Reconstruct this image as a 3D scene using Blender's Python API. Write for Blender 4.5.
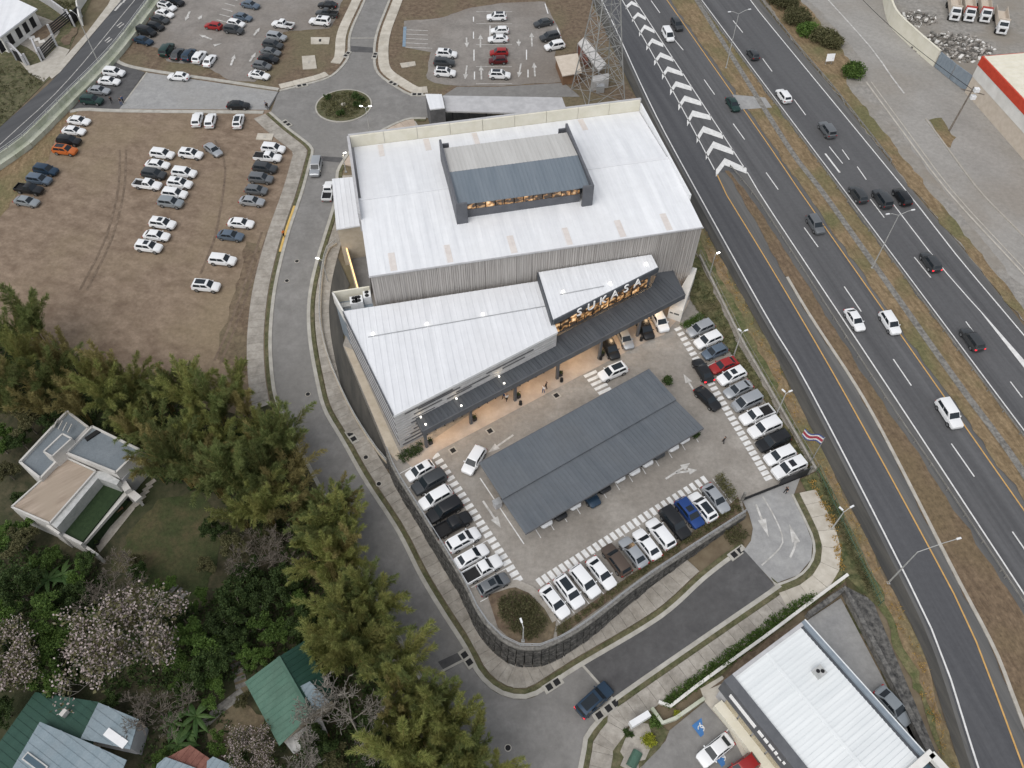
import bpy, bmesh, math, random
from mathutils import Vector, Matrix, noise

RN = random.Random(11)
sc = bpy.context.scene
for _o in list(bpy.data.objects):
    bpy.data.objects.remove(_o)
COL = sc.collection

# ------------------------------------------------------------------ camera, sky, sun, exposure
CAM_H, FPX, PITCH = 93.0, 779.0, math.radians(52.72)
cd = bpy.data.cameras.new('camera')
cam = bpy.data.objects.new('camera', cd)
COL.objects.link(cam)
cam.location = (0, 0, CAM_H)
cam.rotation_euler = (math.pi / 2 - PITCH, 0, 0)
cd.sensor_fit = 'HORIZONTAL'
cd.sensor_width = 36.0
cd.lens = FPX / 1024 * 36.0
cd.clip_start, cd.clip_end = 1.0, 8000.0
sc.camera = cam

SUN_EL, SUN_AZ = math.radians(58), math.radians(215)
wd = bpy.data.worlds.new('World')
sc.world = wd
wd.use_nodes = True
wn = wd.node_tree.nodes
sky = wn.new('ShaderNodeTexSky')
sky.sky_type = 'NISHITA'
sky.sun_disc = False
sky.sun_elevation = SUN_EL
sky.sun_rotation = SUN_AZ
sky.air_density = 1.2
sky.dust_density = 2.0
sky.ozone_density = 1.0
bgn = wn['Background']
bgn.inputs['Strength'].default_value = 0.15
hsv = wn.new('ShaderNodeHueSaturation')   # overcast: the sky is nearly grey
hsv.inputs['Saturation'].default_value = 0.28
wd.node_tree.links.new(sky.outputs['Color'], hsv.inputs['Color'])
wd.node_tree.links.new(hsv.outputs['Color'], bgn.inputs['Color'])
sl = bpy.data.lights.new('sun', 'SUN')
sl.energy = 1.2
sl.angle = math.radians(60)
sl.color = (1.0, 0.94, 0.86)
sun = bpy.data.objects.new('sun', sl)
COL.objects.link(sun)
_d = Vector((math.sin(SUN_AZ) * math.cos(SUN_EL), math.cos(SUN_AZ) * math.cos(SUN_EL), math.sin(SUN_EL)))
sun.rotation_euler = (-_d).to_track_quat('-Z', 'Y').to_euler()
sun.location = _d * 300
sc.view_settings.view_transform = 'Standard'
sc.view_settings.look = 'None'
sc.view_settings.gamma = 1.0
sc.view_settings.use_curve_mapping = False
sc.view_settings.exposure = 0.08
sc.cycles.max_bounces = 5
sc.cycles.diffuse_bounces = 3
sc.cycles.transparent_max_bounces = 6
sc.cycles.use_denoising = True

# ------------------------------------------------------------------ where things stand
# The survey of the place: a photo point (u, v) seen from the drone at 93 m is turned into metres on a level z.
_s, _c = math.sin(PITCH), math.cos(PITCH)


def ss(a, b, t):
    t = max(0.0, min(1.0, (t - a) / (b - a)))
    return t * t * (3 - 2 * t)


def gz(x, y):
    """height of the natural ground: the street falls about 5 m towards the south-west corner"""
    return -5.0 * (1 - ss(30, 105, y)) * (1 - ss(2, 42, x))


def W(u, v, z=0.0):
    X, Y = (u - 512.0) / FPX, -(v - 384.0) / FPX
    k = (CAM_H - z) / -(Y * _c - _s)
    return Vector((X * k, (Y * _s + _c) * k, z))


def T(u, v, off=0.0):
    p = W(u, v, 0)
    for _ in range(6):
        p = W(u, v, gz(p.x, p.y) + off)
    return p


def Ws(pts, z=0.0):
    return [W(u, v, z) for u, v in pts]


def Ts(pts, off=0.0):
    return [T(u, v, off) for u, v in pts]


def hdg(u, v, du, dv, z=0.0):
    a, b = W(u, v, z), W(u + du, v + dv, z)
    return math.atan2(b.y - a.y, b.x - a.x)


def smooth(pts, n=6, closed=False):
    """Catmull-Rom through 3-D points"""
    P = [Vector(p) for p in pts]
    out = []
    m = len(P)
    rng = range(m) if closed else range(m - 1)
    for i in rng:
        g = (lambda k: P[k % m]) if closed else (lambda k: P[max(0, min(m - 1, k))])
        p0, p1, p2, p3 = g(i - 1), g(i), g(i + 1), g(i + 2)
        for j in range(n):
            t = j / n
            out.append(0.5 * ((2 * p1) + (p2 - p0) * t + (2 * p0 - 5 * p1 + 4 * p2 - p3) * t * t + (3 * p1 - p0 - 3 * p2 + p3) * t ** 3))
    if not closed:
        out.append(P[-1])
    return out


def extend(pts, a=0.0, b=0.0):
    P = [Vector(p) for p in pts]
    if a:
        P.insert(0, P[0] + (P[0] - P[1]).normalized() * a)
    if b:
        P.append(P[-1] + (P[-1] - P[-2]).normalized() * b)
    return P


def resample(pts, step):
    P = [Vector((p[0], p[1], 0)) for p in pts]
    out, carry = [P[0]], 0.0
    for a, b in zip(P, P[1:]):
        L = (b - a).length
        if L < 1e-6:
            continue
        d = step - carry
        while d < L:
            out.append(a + (b - a) * (d / L))
            d += step
        carry = L - (d - step)
    if (out[-1] - P[-1]).length > step * .3:
        out.append(P[-1])
    return out


def offset(pts, d):
    """shift a ground path sideways (left is positive)"""
    P = [Vector((p[0], p[1], 0)) for p in pts]
    out = []
    for i, p in enumerate(P):
        t = P[min(len(P) - 1, i + 1)] - P[max(0, i - 1)]
        n = Vector((-t.y, t.x, 0)).normalized()
        out.append(p + n * d)
    return out


# ------------------------------------------------------------------ objects
WLOC = {}


def setp(o, label=None, cat=None, group=None, kind=None):
    if label:
        o['label'] = label
    if cat:
        o['category'] = cat
    if group:
        o['group'] = group
    if kind:
        o['kind'] = kind
    return o


def thing(name, label, cat, loc=(0, 0, 0), group=None, rz=0.0):
    o = bpy.data.objects.new(name, None)
    o.empty_display_size = 0.3
    COL.objects.link(o)
    o.location = loc
    o.rotation_euler = (0, 0, rz)
    WLOC[o.name] = Vector(loc)
    return setp(o, label, cat, group)


def link(name, me, parent=None, local=False):
    o = bpy.data.objects.new(name, me)
    COL.objects.link(o)
    if parent is not None:
        o.parent = parent
        if not local and parent.name in WLOC:
            o.matrix_parent_inverse = Matrix.Translation(-WLOC[parent.name])
    return o


def copy_tree(o, parent=None):
    c = o.copy()
    COL.objects.link(c)
    c.parent = parent
    for ch in o.children:
        copy_tree(ch, c)
    return c


class MB:
    def __init__(s):
        s.v, s.f, s.m = [], [], []

    def add(s, vs, fs, m=0):
        k = len(s.v)
        s.v += [tuple(p) for p in vs]
        s.f += [tuple(i + k for i in f) for f in fs]
        s.m += [m] * len(fs)
        return s

    def quad(s, a, b, c, d, m=0):
        return s.add([a, b, c, d], [(0, 1, 2, 3)], m)

    def box(s, c, size, rz=0.0, m=0):
        """c = centre of the base"""
        x, y, z = size[0] / 2, size[1] / 2, size[2]
        ca, sa = math.cos(rz), math.sin(rz)
        vs = []
        for zz in (0, z):
            for px, py in ((-x, -y), (x, -y), (x, y), (-x, y)):
                vs.append((c[0] + px * ca - py * sa, c[1] + px * sa + py * ca, c[2] + zz))
        return s.add(vs, [(3, 2, 1, 0), (4, 5, 6, 7), (0, 1, 5, 4), (1, 2, 6, 5), (2, 3, 7, 6), (3, 0, 4, 7)], m)

    def prism(s, poly, z0, z1, m=0, top=True, bottom=True):
        n = len(poly)
        A = sum(poly[i][0] * poly[(i + 1) % n][1] - poly[(i + 1) % n][0] * poly[i][1] for i in range(n))
        if A < 0:
            poly = list(reversed(poly))
            if isinstance(z0, (list, tuple)):
                z0 = list(reversed(z0))
            if isinstance(z1, (list, tuple)):
                z1 = list(reversed(z1))
        a = [(p[0], p[1], z0[i] if isinstance(z0, (list, tuple)) else z0) for i, p in enumerate(poly)]
        b = [(p[0], p[1], z1[i] if isinstance(z1, (list, tuple)) else z1) for i, p in enumerate(poly)]
        fs = [(i, (i + 1) % n, n + (i + 1) % n, n + i) for i in range(n)]
        if bottom:
            fs.append(tuple(range(n - 1, -1, -1)))
        if top:
            fs.append(tuple(range(n, 2 * n)))
        return s.add(a + b, fs, m)

    def beam(s, a, b, w, h=None, m=0, up=None):
        a, b = Vector(a), Vector(b)
        h = h or w
        t = (b - a).normalized()
        up = Vector(up) if up else (Vector((0, 0, 1)) if abs(t.z) < .95 else Vector((0, 1, 0)))
        r = t.cross(up).normalized() * (w / 2)
        q = r.cross(t).normalized() * (h / 2)
        vs = [a - r - q, a + r - q, a + r + q, a - r + q, b - r - q, b + r - q, b + r + q, b - r + q]
        return s.add(vs, [(3, 2, 1, 0), (4, 5, 6, 7), (0, 1, 5, 4), (1, 2, 6, 5), (2, 3, 7, 6), (3, 0, 4, 7)], m)

    def tube(s, pts, r, n=6, m=0, cap=True):
        P = [Vector(p) for p in pts]
        if not isinstance(r, (list, tuple)):
            r = [r] * len(P)
        rings = []
        for i, p in enumerate(P):
            t = (P[min(len(P) - 1, i + 1)] - P[max(0, i - 1)]).normalized()
            u = t.cross(Vector((0, 0, 1)) if abs(t.z) < .9 else Vector((1, 0, 0))).normalized()
            w = t.cross(u)
            rings.append([p + (u * math.cos(2 * math.pi * k / n) + w * math.sin(2 * math.pi * k / n)) * r[i] for k in range(n)])
        fs = []
        for i in range(len(P) - 1):
            for k in range(n):
                fs.append((i * n + k, i * n + (k + 1) % n, (i + 1) * n + (k + 1) % n, (i + 1) * n + k))
        if cap:
            fs.append(tuple(range(n - 1, -1, -1)))
            fs.append(tuple((len(P) - 1) * n + k for k in range(n)))
        return s.add([p for g in rings for p in g], fs, m)

    def sweep(s, path, o0, o1, h0, h1, m=0, zf=None, closed=False):
        """rectangular section from sideways offset o0 to o1 and height h0 to h1 above the ground along a path"""
        zf = zf or gz
        L, Rr = offset(path, o0), offset(path, o1)
        if closed:
            pp = list(path)
            ext = [pp[-1]] + pp + [pp[0]]
            L, Rr = offset(ext, o0)[1:-1], offset(ext, o1)[1:-1]
        vs = []
        for a, b in zip(L, Rr):
            za, zb = zf(a.x, a.y), zf(b.x, b.y)
            vs += [(a.x, a.y, za + h0), (b.x, b.y, zb + h0), (b.x, b.y, zb + h1), (a.x, a.y, za + h1)]
        n = len(L)
        fs = []
        for i in range(n if closed else n - 1):
            j = (i + 1) % n
            for k in range(4):
                fs.append((i * 4 + k, j * 4 + k, j * 4 + (k + 1) % 4, i * 4 + (k + 1) % 4))
        if not closed:
            fs += [(0, 1, 2, 3), (n * 4 - 1, n * 4 - 2, n * 4 - 3, n * 4 - 4)]
        return s.add(vs, fs, m)

    def mesh(s, name, mats, sm=False, ang=None):
        me = bpy.data.meshes.new(name)
        me.from_pydata(s.v, [], s.f)
        for mt in (mats if isinstance(mats, (list, tuple)) else [mats]):
            me.materials.append(mt)
        if any(s.m):
            me.polygons.foreach_set('material_index', s.m)
        if sm:
            me.polygons.foreach_set('use_smooth', [True] * len(s.f))
            if ang:
                me.set_sharp_from_angle(angle=math.radians(ang))
        me.update()
        return me

    def build(s, name, mats, parent=None, sm=False, ang=None, local=False, fix=False):
        me = s.mesh(name, mats, sm, ang)
        if fix:
            bm = bmesh.new()
            bm.from_mesh(me)
            bmesh.ops.recalc_face_normals(bm, faces=bm.faces)
            bm.to_mesh(me)
            bm.free()
        return link(name, me, parent, local)


def drape(name, poly, off, mt, parent=None, cell=4.0, flat=None):
    """a ground sheet cut along a grid and laid on the terrain (or on the level flat)"""
    bm = bmesh.new()
    vs = [bm.verts.new((p[0], p[1], 0)) for p in poly]
    f = bm.faces.new(vs)
    f.normal_update()
    if f.normal.z < 0:
        f.normal_flip()
    bmesh.ops.triangulate(bm, faces=bm.faces[:])
    if flat is None:
        xs, ys = [p[0] for p in poly], [p[1] for p in poly]
        for ax, lo, hi in ((0, min(xs), max(xs)), (1, min(ys), max(ys))):
            k = math.floor(lo / cell) + 1
            while k * cell < hi:
                co, no = [0, 0, 0], [0, 0, 0]
                co[ax], no[ax] = k * cell, 1
                bmesh.ops.bisect_plane(bm, geom=bm.verts[:] + bm.edges[:] + bm.faces[:], plane_co=co, plane_no=no)
                k += 1
    for v in bm.verts:
        v.co.z = (gz(v.co.x, v.co.y) if flat is None else flat) + off
    me = bpy.data.meshes.new(name)
    bm.to_mesh(me)
    bm.free()
    me.materials.append(mt)
    return link(name, me, parent)


def ribbon(name, path, o0, o1, off, mt, parent=None, flat=None, step=3.0):
    """a painted line or a road along a path"""
    P = resample(path, step)
    a, b = offset(P, o0), offset(P, o1)
    mb = MB()
    z = (lambda p: (gz(p.x, p.y) if flat is None else flat) + off)
    vs = []
    nx = max(1, int(abs(o1 - o0) / 4))
    for p, q in zip(a, b):
        for k in range(nx + 1):
            r = p.lerp(q, k / nx)
            vs.append((r.x, r.y, z(r)))
    fs = []
    for i in range(len(a) - 1):
        for k in range(nx):
            fs.append((i * (nx + 1) + k, i * (nx + 1) + k + 1, (i + 1) * (nx + 1) + k + 1, (i + 1) * (nx + 1) + k))
    if o1 < o0:
        fs = [f[::-1] for f in fs]
    mb.add(vs, [f[::-1] for f in fs] if False else fs)
    o = mb.build(name, mt, parent, fix=True)
    return o


# ------------------------------------------------------------------ materials
MATS = {}


def M(name, c1, c2=None, scale=1.0, rough=0.85, bump=0.0, bscale=None, metal=0.0, spec=0.3, rnd=0.0, emit=0.0, ecol=None,
      stretch=None, big=None, bigscale=0.06, island=False, coat=0.0, contrast=(0.35, 0.65), transl=0.0, detail=5.0, fine=0.0, fscale=5.0):
    m = bpy.data.materials.new(name)
    m.use_nodes = True
    nt = m.node_tree
    N, L = nt.nodes, nt.links
    b = N['Principled BSDF']
    b.inputs['Roughness'].default_value = rough
    b.inputs['Metallic'].default_value = metal
    b.inputs['Specular IOR Level'].default_value = spec
    b.inputs['Coat Weight'].default_value = coat
    c1 = tuple(c1) + (1,)
    col = None
    tc = N.new('ShaderNodeTexCoord')
    vec = tc.outputs['Object']
    if stretch:
        mp = N.new('ShaderNodeMapping')
        mp.vector_type = 'TEXTURE'
        mp.inputs['Rotation'].default_value = (0, 0, math.radians(stretch[0]))
        mp.inputs['Scale'].default_value = (stretch[1], stretch[2], stretch[3] if len(stretch) > 3 else 1)
        L.new(vec, mp.inputs['Vector'])
        svec = mp.outputs['Vector']
    else:
        svec = vec

    def mix(a, bb, fac, mode='MIX'):
        x = N.new('ShaderNodeMix')
        x.data_type = 'RGBA'
        x.blend_type = mode
        for inp, val in ((x.inputs[0], fac), (x.inputs[6], a), (x.inputs[7], bb)):
            if hasattr(val, 'links') or hasattr(val, 'is_linked'):
                L.new(val, inp)
            else:
                inp.default_value = val
        return x.outputs[2]

    def rng(out, a, bb, c=0.0, d=1.0):
        r = N.new('ShaderNodeMapRange')
        r.inputs[1].default_value, r.inputs[2].default_value = a, bb
        r.inputs[3].default_value, r.inputs[4].default_value = c, d
        L.new(out, r.inputs[0])
        return r.outputs[0]

    if c2 is not None:
        if island:
            g = N.new('ShaderNodeNewGeometry')
            fac = g.outputs['Random Per Island']
        else:
            n = N.new('ShaderNodeTexNoise')
            n.inputs['Scale'].default_value = scale
            n.inputs['Detail'].default_value = detail
            n.inputs['Roughness'].default_value = 0.65
            L.new(svec, n.inputs['Vector'])
            fac = rng(n.outputs['Fac'], *contrast)
        col = mix(c1, tuple(c2) + (1,), fac)
    if big is not None:
        n = N.new('ShaderNodeTexNoise')
        n.inputs['Scale'].default_value = bigscale
        n.inputs['Detail'].default_value = 4.0
        L.new(vec, n.inputs['Vector'])
        col = mix(col if col is not None else c1, tuple(big) + (1,), rng(n.outputs['Fac'], 0.46, 0.64, 0, .85))
    if fine:
        n = N.new('ShaderNodeTexNoise')
        n.inputs['Scale'].default_value = fscale
        n.inputs['Detail'].default_value = 6.0
        n.inputs['Roughness'].default_value = 0.75
        L.new(vec, n.inputs['Vector'])
        r = rng(n.outputs['Fac'], .3, .7, 1 - fine, 1 + fine)
        cm = N.new('ShaderNodeCombineColor')
        for k in range(3):
            L.new(r, cm.inputs[k])
        col = mix(col if col is not None else c1, cm.outputs[0], 1.0, 'MULTIPLY')
    if rnd:
        oi = N.new('ShaderNodeObjectInfo')
        r = rng(oi.outputs['Random'], 0, 1, 1 - rnd, 1 + rnd)
        cm = N.new('ShaderNodeCombineColor')
        for k in range(3):
            L.new(r, cm.inputs[k])
        col = mix(col if col is not None else c1, cm.outputs[0], 1.0, 'MULTIPLY')
    if col is not None:
        L.new(col, b.inputs['Base Color'])
    else:
        b.inputs['Base Color'].default_value = c1
    if bump:
        n = N.new('ShaderNodeTexNoise')
        n.inputs['Scale'].default_value = bscale or scale * 4
        n.inputs['Detail'].default_value = 6
        L.new(svec, n.inputs['Vector'])
        bp = N.new('ShaderNodeBump')
        bp.inputs['Strength'].default_value = bump
        bp.inputs['Distance'].default_value = 0.1
        L.new(n.outputs['Fac'], bp.inputs['Height'])
        L.new(bp.outputs['Normal'], b.inputs['Normal'])
    if emit:
        b.inputs['Emission Color'].default_value = tuple(ecol or c1[:3]) + (1,)
        b.inputs['Emission Strength'].default_value = emit
    if transl:
        t = N.new('ShaderNodeBsdfTranslucent')
        if col is not None:
            L.new(col, t.inputs['Color'])
        else:
            t.inputs['Color'].default_value = c1
        ms = N.new('ShaderNodeMixShader')
        ms.inputs[0].default_value = transl
        L.new(b.outputs[0], ms.inputs[1])
        L.new(t.outputs[0], ms.inputs[2])
        L.new(ms.outputs[0], N['Material Output'].inputs['Surface'])
    MATS[name] = m
    return m


HW = -76.9
M('ground', (.135, .105, .07), (.19, .155, .105), .5, .95, .6, 2.0, big=(.085, .085, .04), bigscale=.03)
M('dirt', (.165, .12, .086), (.265, .203, .15), .45, .95, .7, 1.6, big=(.24, .19, .125), bigscale=.04, stretch=(-20, 1.4, .9), fine=.2, fscale=1.6)
M('dirt_dark', (.11, .078, .055), (.19, .145, .1), .9, .95, .8, 2.0, big=(.15, .13, .08), bigscale=.08, fine=.3, fscale=1.5)
M('forest_floor', (.035, .04, .02), (.085, .075, .045), .8, .95, .8, 2.0, big=(.035, .045, .018), bigscale=.09)
M('lawn', (.045, .058, .022), (.09, .075, .04), .35, .95, .5, 4.0, big=(.035, .05, .018), bigscale=.12, fine=.35, fscale=2)
M('dry_grass', (.16, .115, .065), (.27, .2, .12), 1.2, .95, .9, 3.0, big=(.13, .13, .06), bigscale=.09, stretch=(HW, 3.0, .8), fine=.35, fscale=1.8)
M('brown_strip', (.12, .085, .055), (.2, .145, .095), 1.3, .95, .9, 3.0, big=(.16, .12, .07), bigscale=.1, stretch=(HW, 3.0, .8), fine=.35, fscale=1.8)
M('green_verge', (.075, .095, .035), (.2, .175, .095), .7, .95, .9, 3.0, big=(.085, .1, .04), bigscale=.13, fine=.4, fscale=1.8)
M('grass', (.06, .075, .03), (.15, .14, .07), .9, .95, .8, 4.0, big=(.12, .1, .055), bigscale=.25, fine=.35, fscale=1.8)
M('grass_strip', (.07, .078, .035), (.14, .125, .075), 1.0, .95, .8, 4.0, fine=.4, fscale=1.5)
M('asphalt_highway', (.072, .073, .077), (.128, .129, .134), .55, .9, .15, 6, stretch=(HW, 45, .9), big=(.108, .109, .113), bigscale=.02, fine=.1, fscale=1.5, contrast=(.3, .7))
M('asphalt_ramp', (.066, .068, .075), (.105, .107, .114), .6, .9, .15, 6, stretch=(HW, 35, .9), fine=.1, fscale=1.5, contrast=(.3, .7))
M('asphalt_shoulder', (.1, .1, .1), (.145, .143, .138), .7, .95, .2, 6, stretch=(HW, 20, .7))
M('asphalt_gutter', (.05, .05, .048), (.095, .09, .08), .6, .95, .3, 4, stretch=(HW, 8, .8))
M('asphalt_street', (.185, .18, .173), (.24, .234, .226), .35, .92, .15, 5, big=(.2, .194, .184), bigscale=.05, fine=.12, fscale=1.2)
M('asphalt_south', (.078, .077, .079), (.108, .107, .108), .4, .92, .15, 5, big=(.09, .089, .09), bigscale=.06, fine=.15, fscale=1.2)
M('asphalt_local', (.07, .072, .077), (.1, .102, .107), .3, .92, .12, 5, stretch=(48, 14, 1))
M('asphalt_lot', (.2, .185, .17), (.275, .255, .235), .22, .92, .15, 4, big=(.195, .172, .15), bigscale=.05, fine=.15, fscale=1.5)
M('pavers', (.235, .215, .19), (.345, .322, .292), .16, .9, .2, 5, big=(.25, .23, .205), bigscale=.06, fine=.18, fscale=1.5)
M('porch_pavers', (.4, .33, .27), (.5, .42, .35), .5, .9, .1, 6)
M('concrete_road', (.27, .27, .27), (.34, .34, .335), .5, .9, .12, 5, big=(.29, .285, .275), bigscale=.08, fine=.12, fscale=1.5)
M('concrete', (.36, .335, .29), (.47, .445, .4), .8, .9, .15, 5, rnd=.1)
M('sidewalk', (.265, .243, .212), (.37, .345, .308), .6, .9, .15, 5, rnd=.1, fine=.2, fscale=1.5)
M('sidewalk_light', (.42, .385, .325), (.54, .505, .44), .6, .9, .15, 5, rnd=.07)
M('kerb', (.34, .325, .29), (.46, .445, .405), .7, .9, .1, 5)
M('yard_concrete', (.265, .255, .238), (.335, .324, .305), .12, .92, .15, 4, stretch=(-50, 5, 1.2), big=(.27, .25, .222), bigscale=.05, fine=.15, fscale=1.2)
M('gravel', (.22, .21, .195), (.33, .315, .29), 1.0, .95, .6, 4, big=(.25, .225, .19), bigscale=.08)
M('paint_white', (.6, .6, .59), (.78, .78, .77), 1.5, .8)
M('paint_worn', (.36, .35, .33), (.62, .61, .59), 1.2, .85)
M('paint_yellow', (.5, .3, .1), (.62, .38, .14), 1.5, .8)
M('paint_blue', (.05, .16, .38), (.07, .2, .45), 1.5, .8)
M('kerb_yellow', (.55, .36, .1), (.65, .45, .16), 1.5, .85)
M('roof_white', (.68, .695, .72), (.8, .815, .835), .5, .45, .0, stretch=(102, 12, .7), big=(.72, .73, .745), bigscale=.06, fine=.04, fscale=.7)
M('roof_wing', (.67, .685, .71), (.78, .795, .82), .5, .5, .0, stretch=(102, 12, .7), big=(.71, .72, .74), bigscale=.07, fine=.04, fscale=.7)
M('roof_strip', (.62, .57, .54), (.7, .66, .63), 1.0, .5)
M('roof_dealer', (.7, .73, .74), (.8, .825, .83), .6, .5, .0, stretch=(33, 9, .8))
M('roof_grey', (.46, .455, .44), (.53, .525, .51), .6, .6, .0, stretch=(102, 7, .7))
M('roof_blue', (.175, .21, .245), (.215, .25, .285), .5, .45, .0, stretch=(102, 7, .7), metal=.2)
M('roof_slate', (.115, .13, .147), (.138, .153, .17), .4, .5, .0, stretch=(123, 7, .5), metal=.1, big=(.135, .147, .16), bigscale=.12, fine=.08, fscale=.8)
M('charcoal', (.07, .077, .088), (.098, .106, .118), .6, .55, stretch=(123, 5, .7))
M('charcoal_trim', (.1, .105, .115), (.13, .135, .145), 1, .6)
M('lantern_wall', (.1, .105, .118), (.13, .135, .15), .6, .6)
M('cladding', (.33, .31, .295), (.46, .44, .42), 1.0, .8, .2, 4, stretch=(12, .22, .22, 5), rnd=.05)
M('cladding_light', (.42, .41, .4), (.52, .51, .5), .7, .8, .1, 4, rnd=.08)
M('cladding_dark', (.1, .1, .105), (.15, .15, .155), .8, .75)
M('cream', (.66, .63, .52), (.74, .71, .61), .5, .85)
M('plaster_grey', (.4, .4, .41), (.5, .5, .51), .6, .85)
M('plaster_white', (.66, .65, .62), (.77, .76, .73), .5, .85, big=(.6, .585, .55), bigscale=.3)
M('plaster_tan', (.42, .36, .28), (.52, .46, .37), .7, .88)
M('stone_black', (.04, .04, .04), (.16, .155, .145), 1.6, .9, .8, 3, rnd=.2)
M('stone_grey', (.12, .115, .105), (.27, .26, .24), 1.8, .92, .8, 3)
M('barrier', (.42, .44, .36), (.55, .56, .48), .8, .9, .2, 4, big=(.36, .39, .29), bigscale=.3)
M('steel', (.4, .41, .42), (.5, .51, .52), 2, .5, metal=.5)
M('steel_dark', (.035, .036, .04), None, rough=.5)
M('galvanised', (.42, .43, .42), (.55, .55, .54), 1.5, .55, metal=.3)
M('display', (.34, .29, .2), (.48, .42, .3), 1.5, .25, spec=.5, fine=.3)
M('rail_weathered', (.2, .195, .18), (.3, .29, .27), 1, .7)
M('glass', (.02, .025, .03), None, rough=.08, spec=.6)
M('glass_blue', (.06, .1, .13), None, rough=.1, spec=.6)
M('glass_lit', (.9, .62, .3), (.25, .12, .04), .9, .3, emit=0)
M('black', (.015, .015, .016), None, rough=.7)
M('rubber', (.02, .02, .02), None, rough=.85)
M('rim', (.35, .36, .37), None, rough=.35, metal=.7)
M('car_glass', (.018, .024, .03), None, rough=.12, spec=.4)
M('headlight', (.75, .77, .8), None, rough=.15, spec=.6)
M('taillight', (.35, .012, .012), None, rough=.2, spec=.5)
M('taillight_on', (.6, .02, .02), None, rough=.2, emit=1.5, ecol=(1, .03, .05))
M('lamp_lit', (1, .95, .85), None, emit=14, ecol=(1, .88, .68))
M('lamp_white', (1, 1, 1), None, emit=3.5, ecol=(1, .97, .92))
M('led', (1, .75, .35), None, emit=1.6, ecol=(1, .55, .2))
M('letter_white', (.8, .8, .8), None, emit=.12, ecol=(1, .98, .95))
M('sign_yellow', (.8, .6, .15), None, emit=1.5, ecol=(1, .7, .15))
M('white_metal', (.74, .75, .76), (.8, .81, .82), 1, .5)
M('red_band', (.5, .05, .025), (.58, .07, .035), 1, .6)
M('red_paint', (.45, .06, .05), (.5, .1, .08), 1, .7)
M('gate_blue', (.2, .24, .28), (.25, .29, .33), 1, .6)
M('beige', (.52, .45, .37), (.6, .53, .45), 1, .8)
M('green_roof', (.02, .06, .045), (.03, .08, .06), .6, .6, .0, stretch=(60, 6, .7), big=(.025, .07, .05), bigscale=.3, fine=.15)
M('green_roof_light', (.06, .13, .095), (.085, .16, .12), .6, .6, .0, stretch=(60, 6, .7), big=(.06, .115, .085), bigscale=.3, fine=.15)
M('pale_blue_roof', (.19, .25, .285), (.26, .315, .35), .6, .55, .0, stretch=(60, 6, .7), big=(.21, .26, .29), bigscale=.3, fine=.15)
M('roof_terrace', (.15, .175, .195), (.19, .215, .235), .6, .7, big=(.155, .18, .2), bigscale=.25, fine=.15)
M('roof_bitumen', (.28, .225, .175), (.42, .345, .28), .8, .9, .2, 4, stretch=(38, 5, .5), big=(.34, .28, .22), bigscale=.3)
M('turf', (.018, .035, .014), (.028, .05, .02), 2, .95, .5, 8)
M('house_white', (.5, .485, .46), (.6, .585, .56), .6, .85, big=(.44, .425, .4), bigscale=.3, fine=.1)
M('roof_red_brown', (.15, .06, .045), (.22, .1, .075), 1, .7, fine=.2)
M('paint_blue_worn', (.16, .25, .34), (.25, .3, .35), 1.2, .85)
M('wood', (.16, .09, .05), (.25, .15, .09), 1.5, .8, .3, 4, stretch=(20, 4, .4))
M('bark', (.13, .11, .09), (.24, .21, .18), 2.0, .95, .5, 6)
M('bark_pale', (.2, .182, .16), (.32, .295, .26), 2.0, .95, .4, 6)
M('bamboo_culm', (.16, .14, .045), (.36, .27, .1), .8, .6, rnd=.25)
M("leaf_straw", (.19, .165, .06), (.4, .35, .15), island=True, rough=.8, rnd=.2, transl=.3)
M('tower_steel', (.24, .245, .24), (.34, .34, .33), 1.5, .6)
M('dirt_rut', (.13, .096, .07), (.2, .152, .112), .8, .95, .5, 2, fine=.3, fscale=1.5)
M('lamp_soft', (1, 1, 1), None, emit=2.5, ecol=(1, .93, .8))
M('leaf_bamboo', (.1, .14, .045), (.3, .34, .13), island=True, rough=.7, rnd=.25, transl=.42, big=(.19, .19, .07), bigscale=.3)
M('leaf_bamboo_gold', (.15, .19, .055), (.42, .43, .15), island=True, rough=.7, rnd=.22, transl=.42, big=(.33, .315, .11), bigscale=.3)
M('leaf_green', (.05, .1, .02), (.14, .22, .05), island=True, rough=.7, rnd=.2, transl=.3)
M('leaf_dark', (.025, .05, .014), (.08, .12, .035), island=True, rough=.7, rnd=.25, transl=.25)
M('leaf_olive', (.07, .075, .03), (.16, .15, .075), island=True, rough=.75, rnd=.2, transl=.25)
M('leaf_banana', (.045, .1, .025), (.12, .2, .06), island=True, rough=.6, rnd=.15, transl=.3)
M('leaf_yellow', (.2, .24, .02), (.42, .42, .05), island=True, rough=.7, transl=.3)
M('petal', (.36, .29, .27), (.66, .57, .56), island=True, rough=.8, transl=.35)
M('flower_orange', (.28, .17, .04), (.5, .33, .1), island=True, rough=.8, transl=.2)
M('skin', (.42, .27, .2), None, rough=.6)
M('hair', (.03, .022, .018), None, rough=.7)
M('cloth_black', (.02, .02, .022), None, rough=.9)
M('cloth_white', (.7, .7, .7), None, rough=.9)
M('cloth_blue', (.05, .09, .2), None, rough=.9)
M('cloth_orange', (.7, .2, .04), None, rough=.9)
M('flag_red', (.36, .05, .07), None, rough=.8)
M('flag_blue', (.06, .09, .25), None, rough=.8)
M('debris', (.16, .14, .12), (.45, .43, .4), 1.3, .95, .6, 4, rnd=.3)
PAINTS = {}
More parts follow.
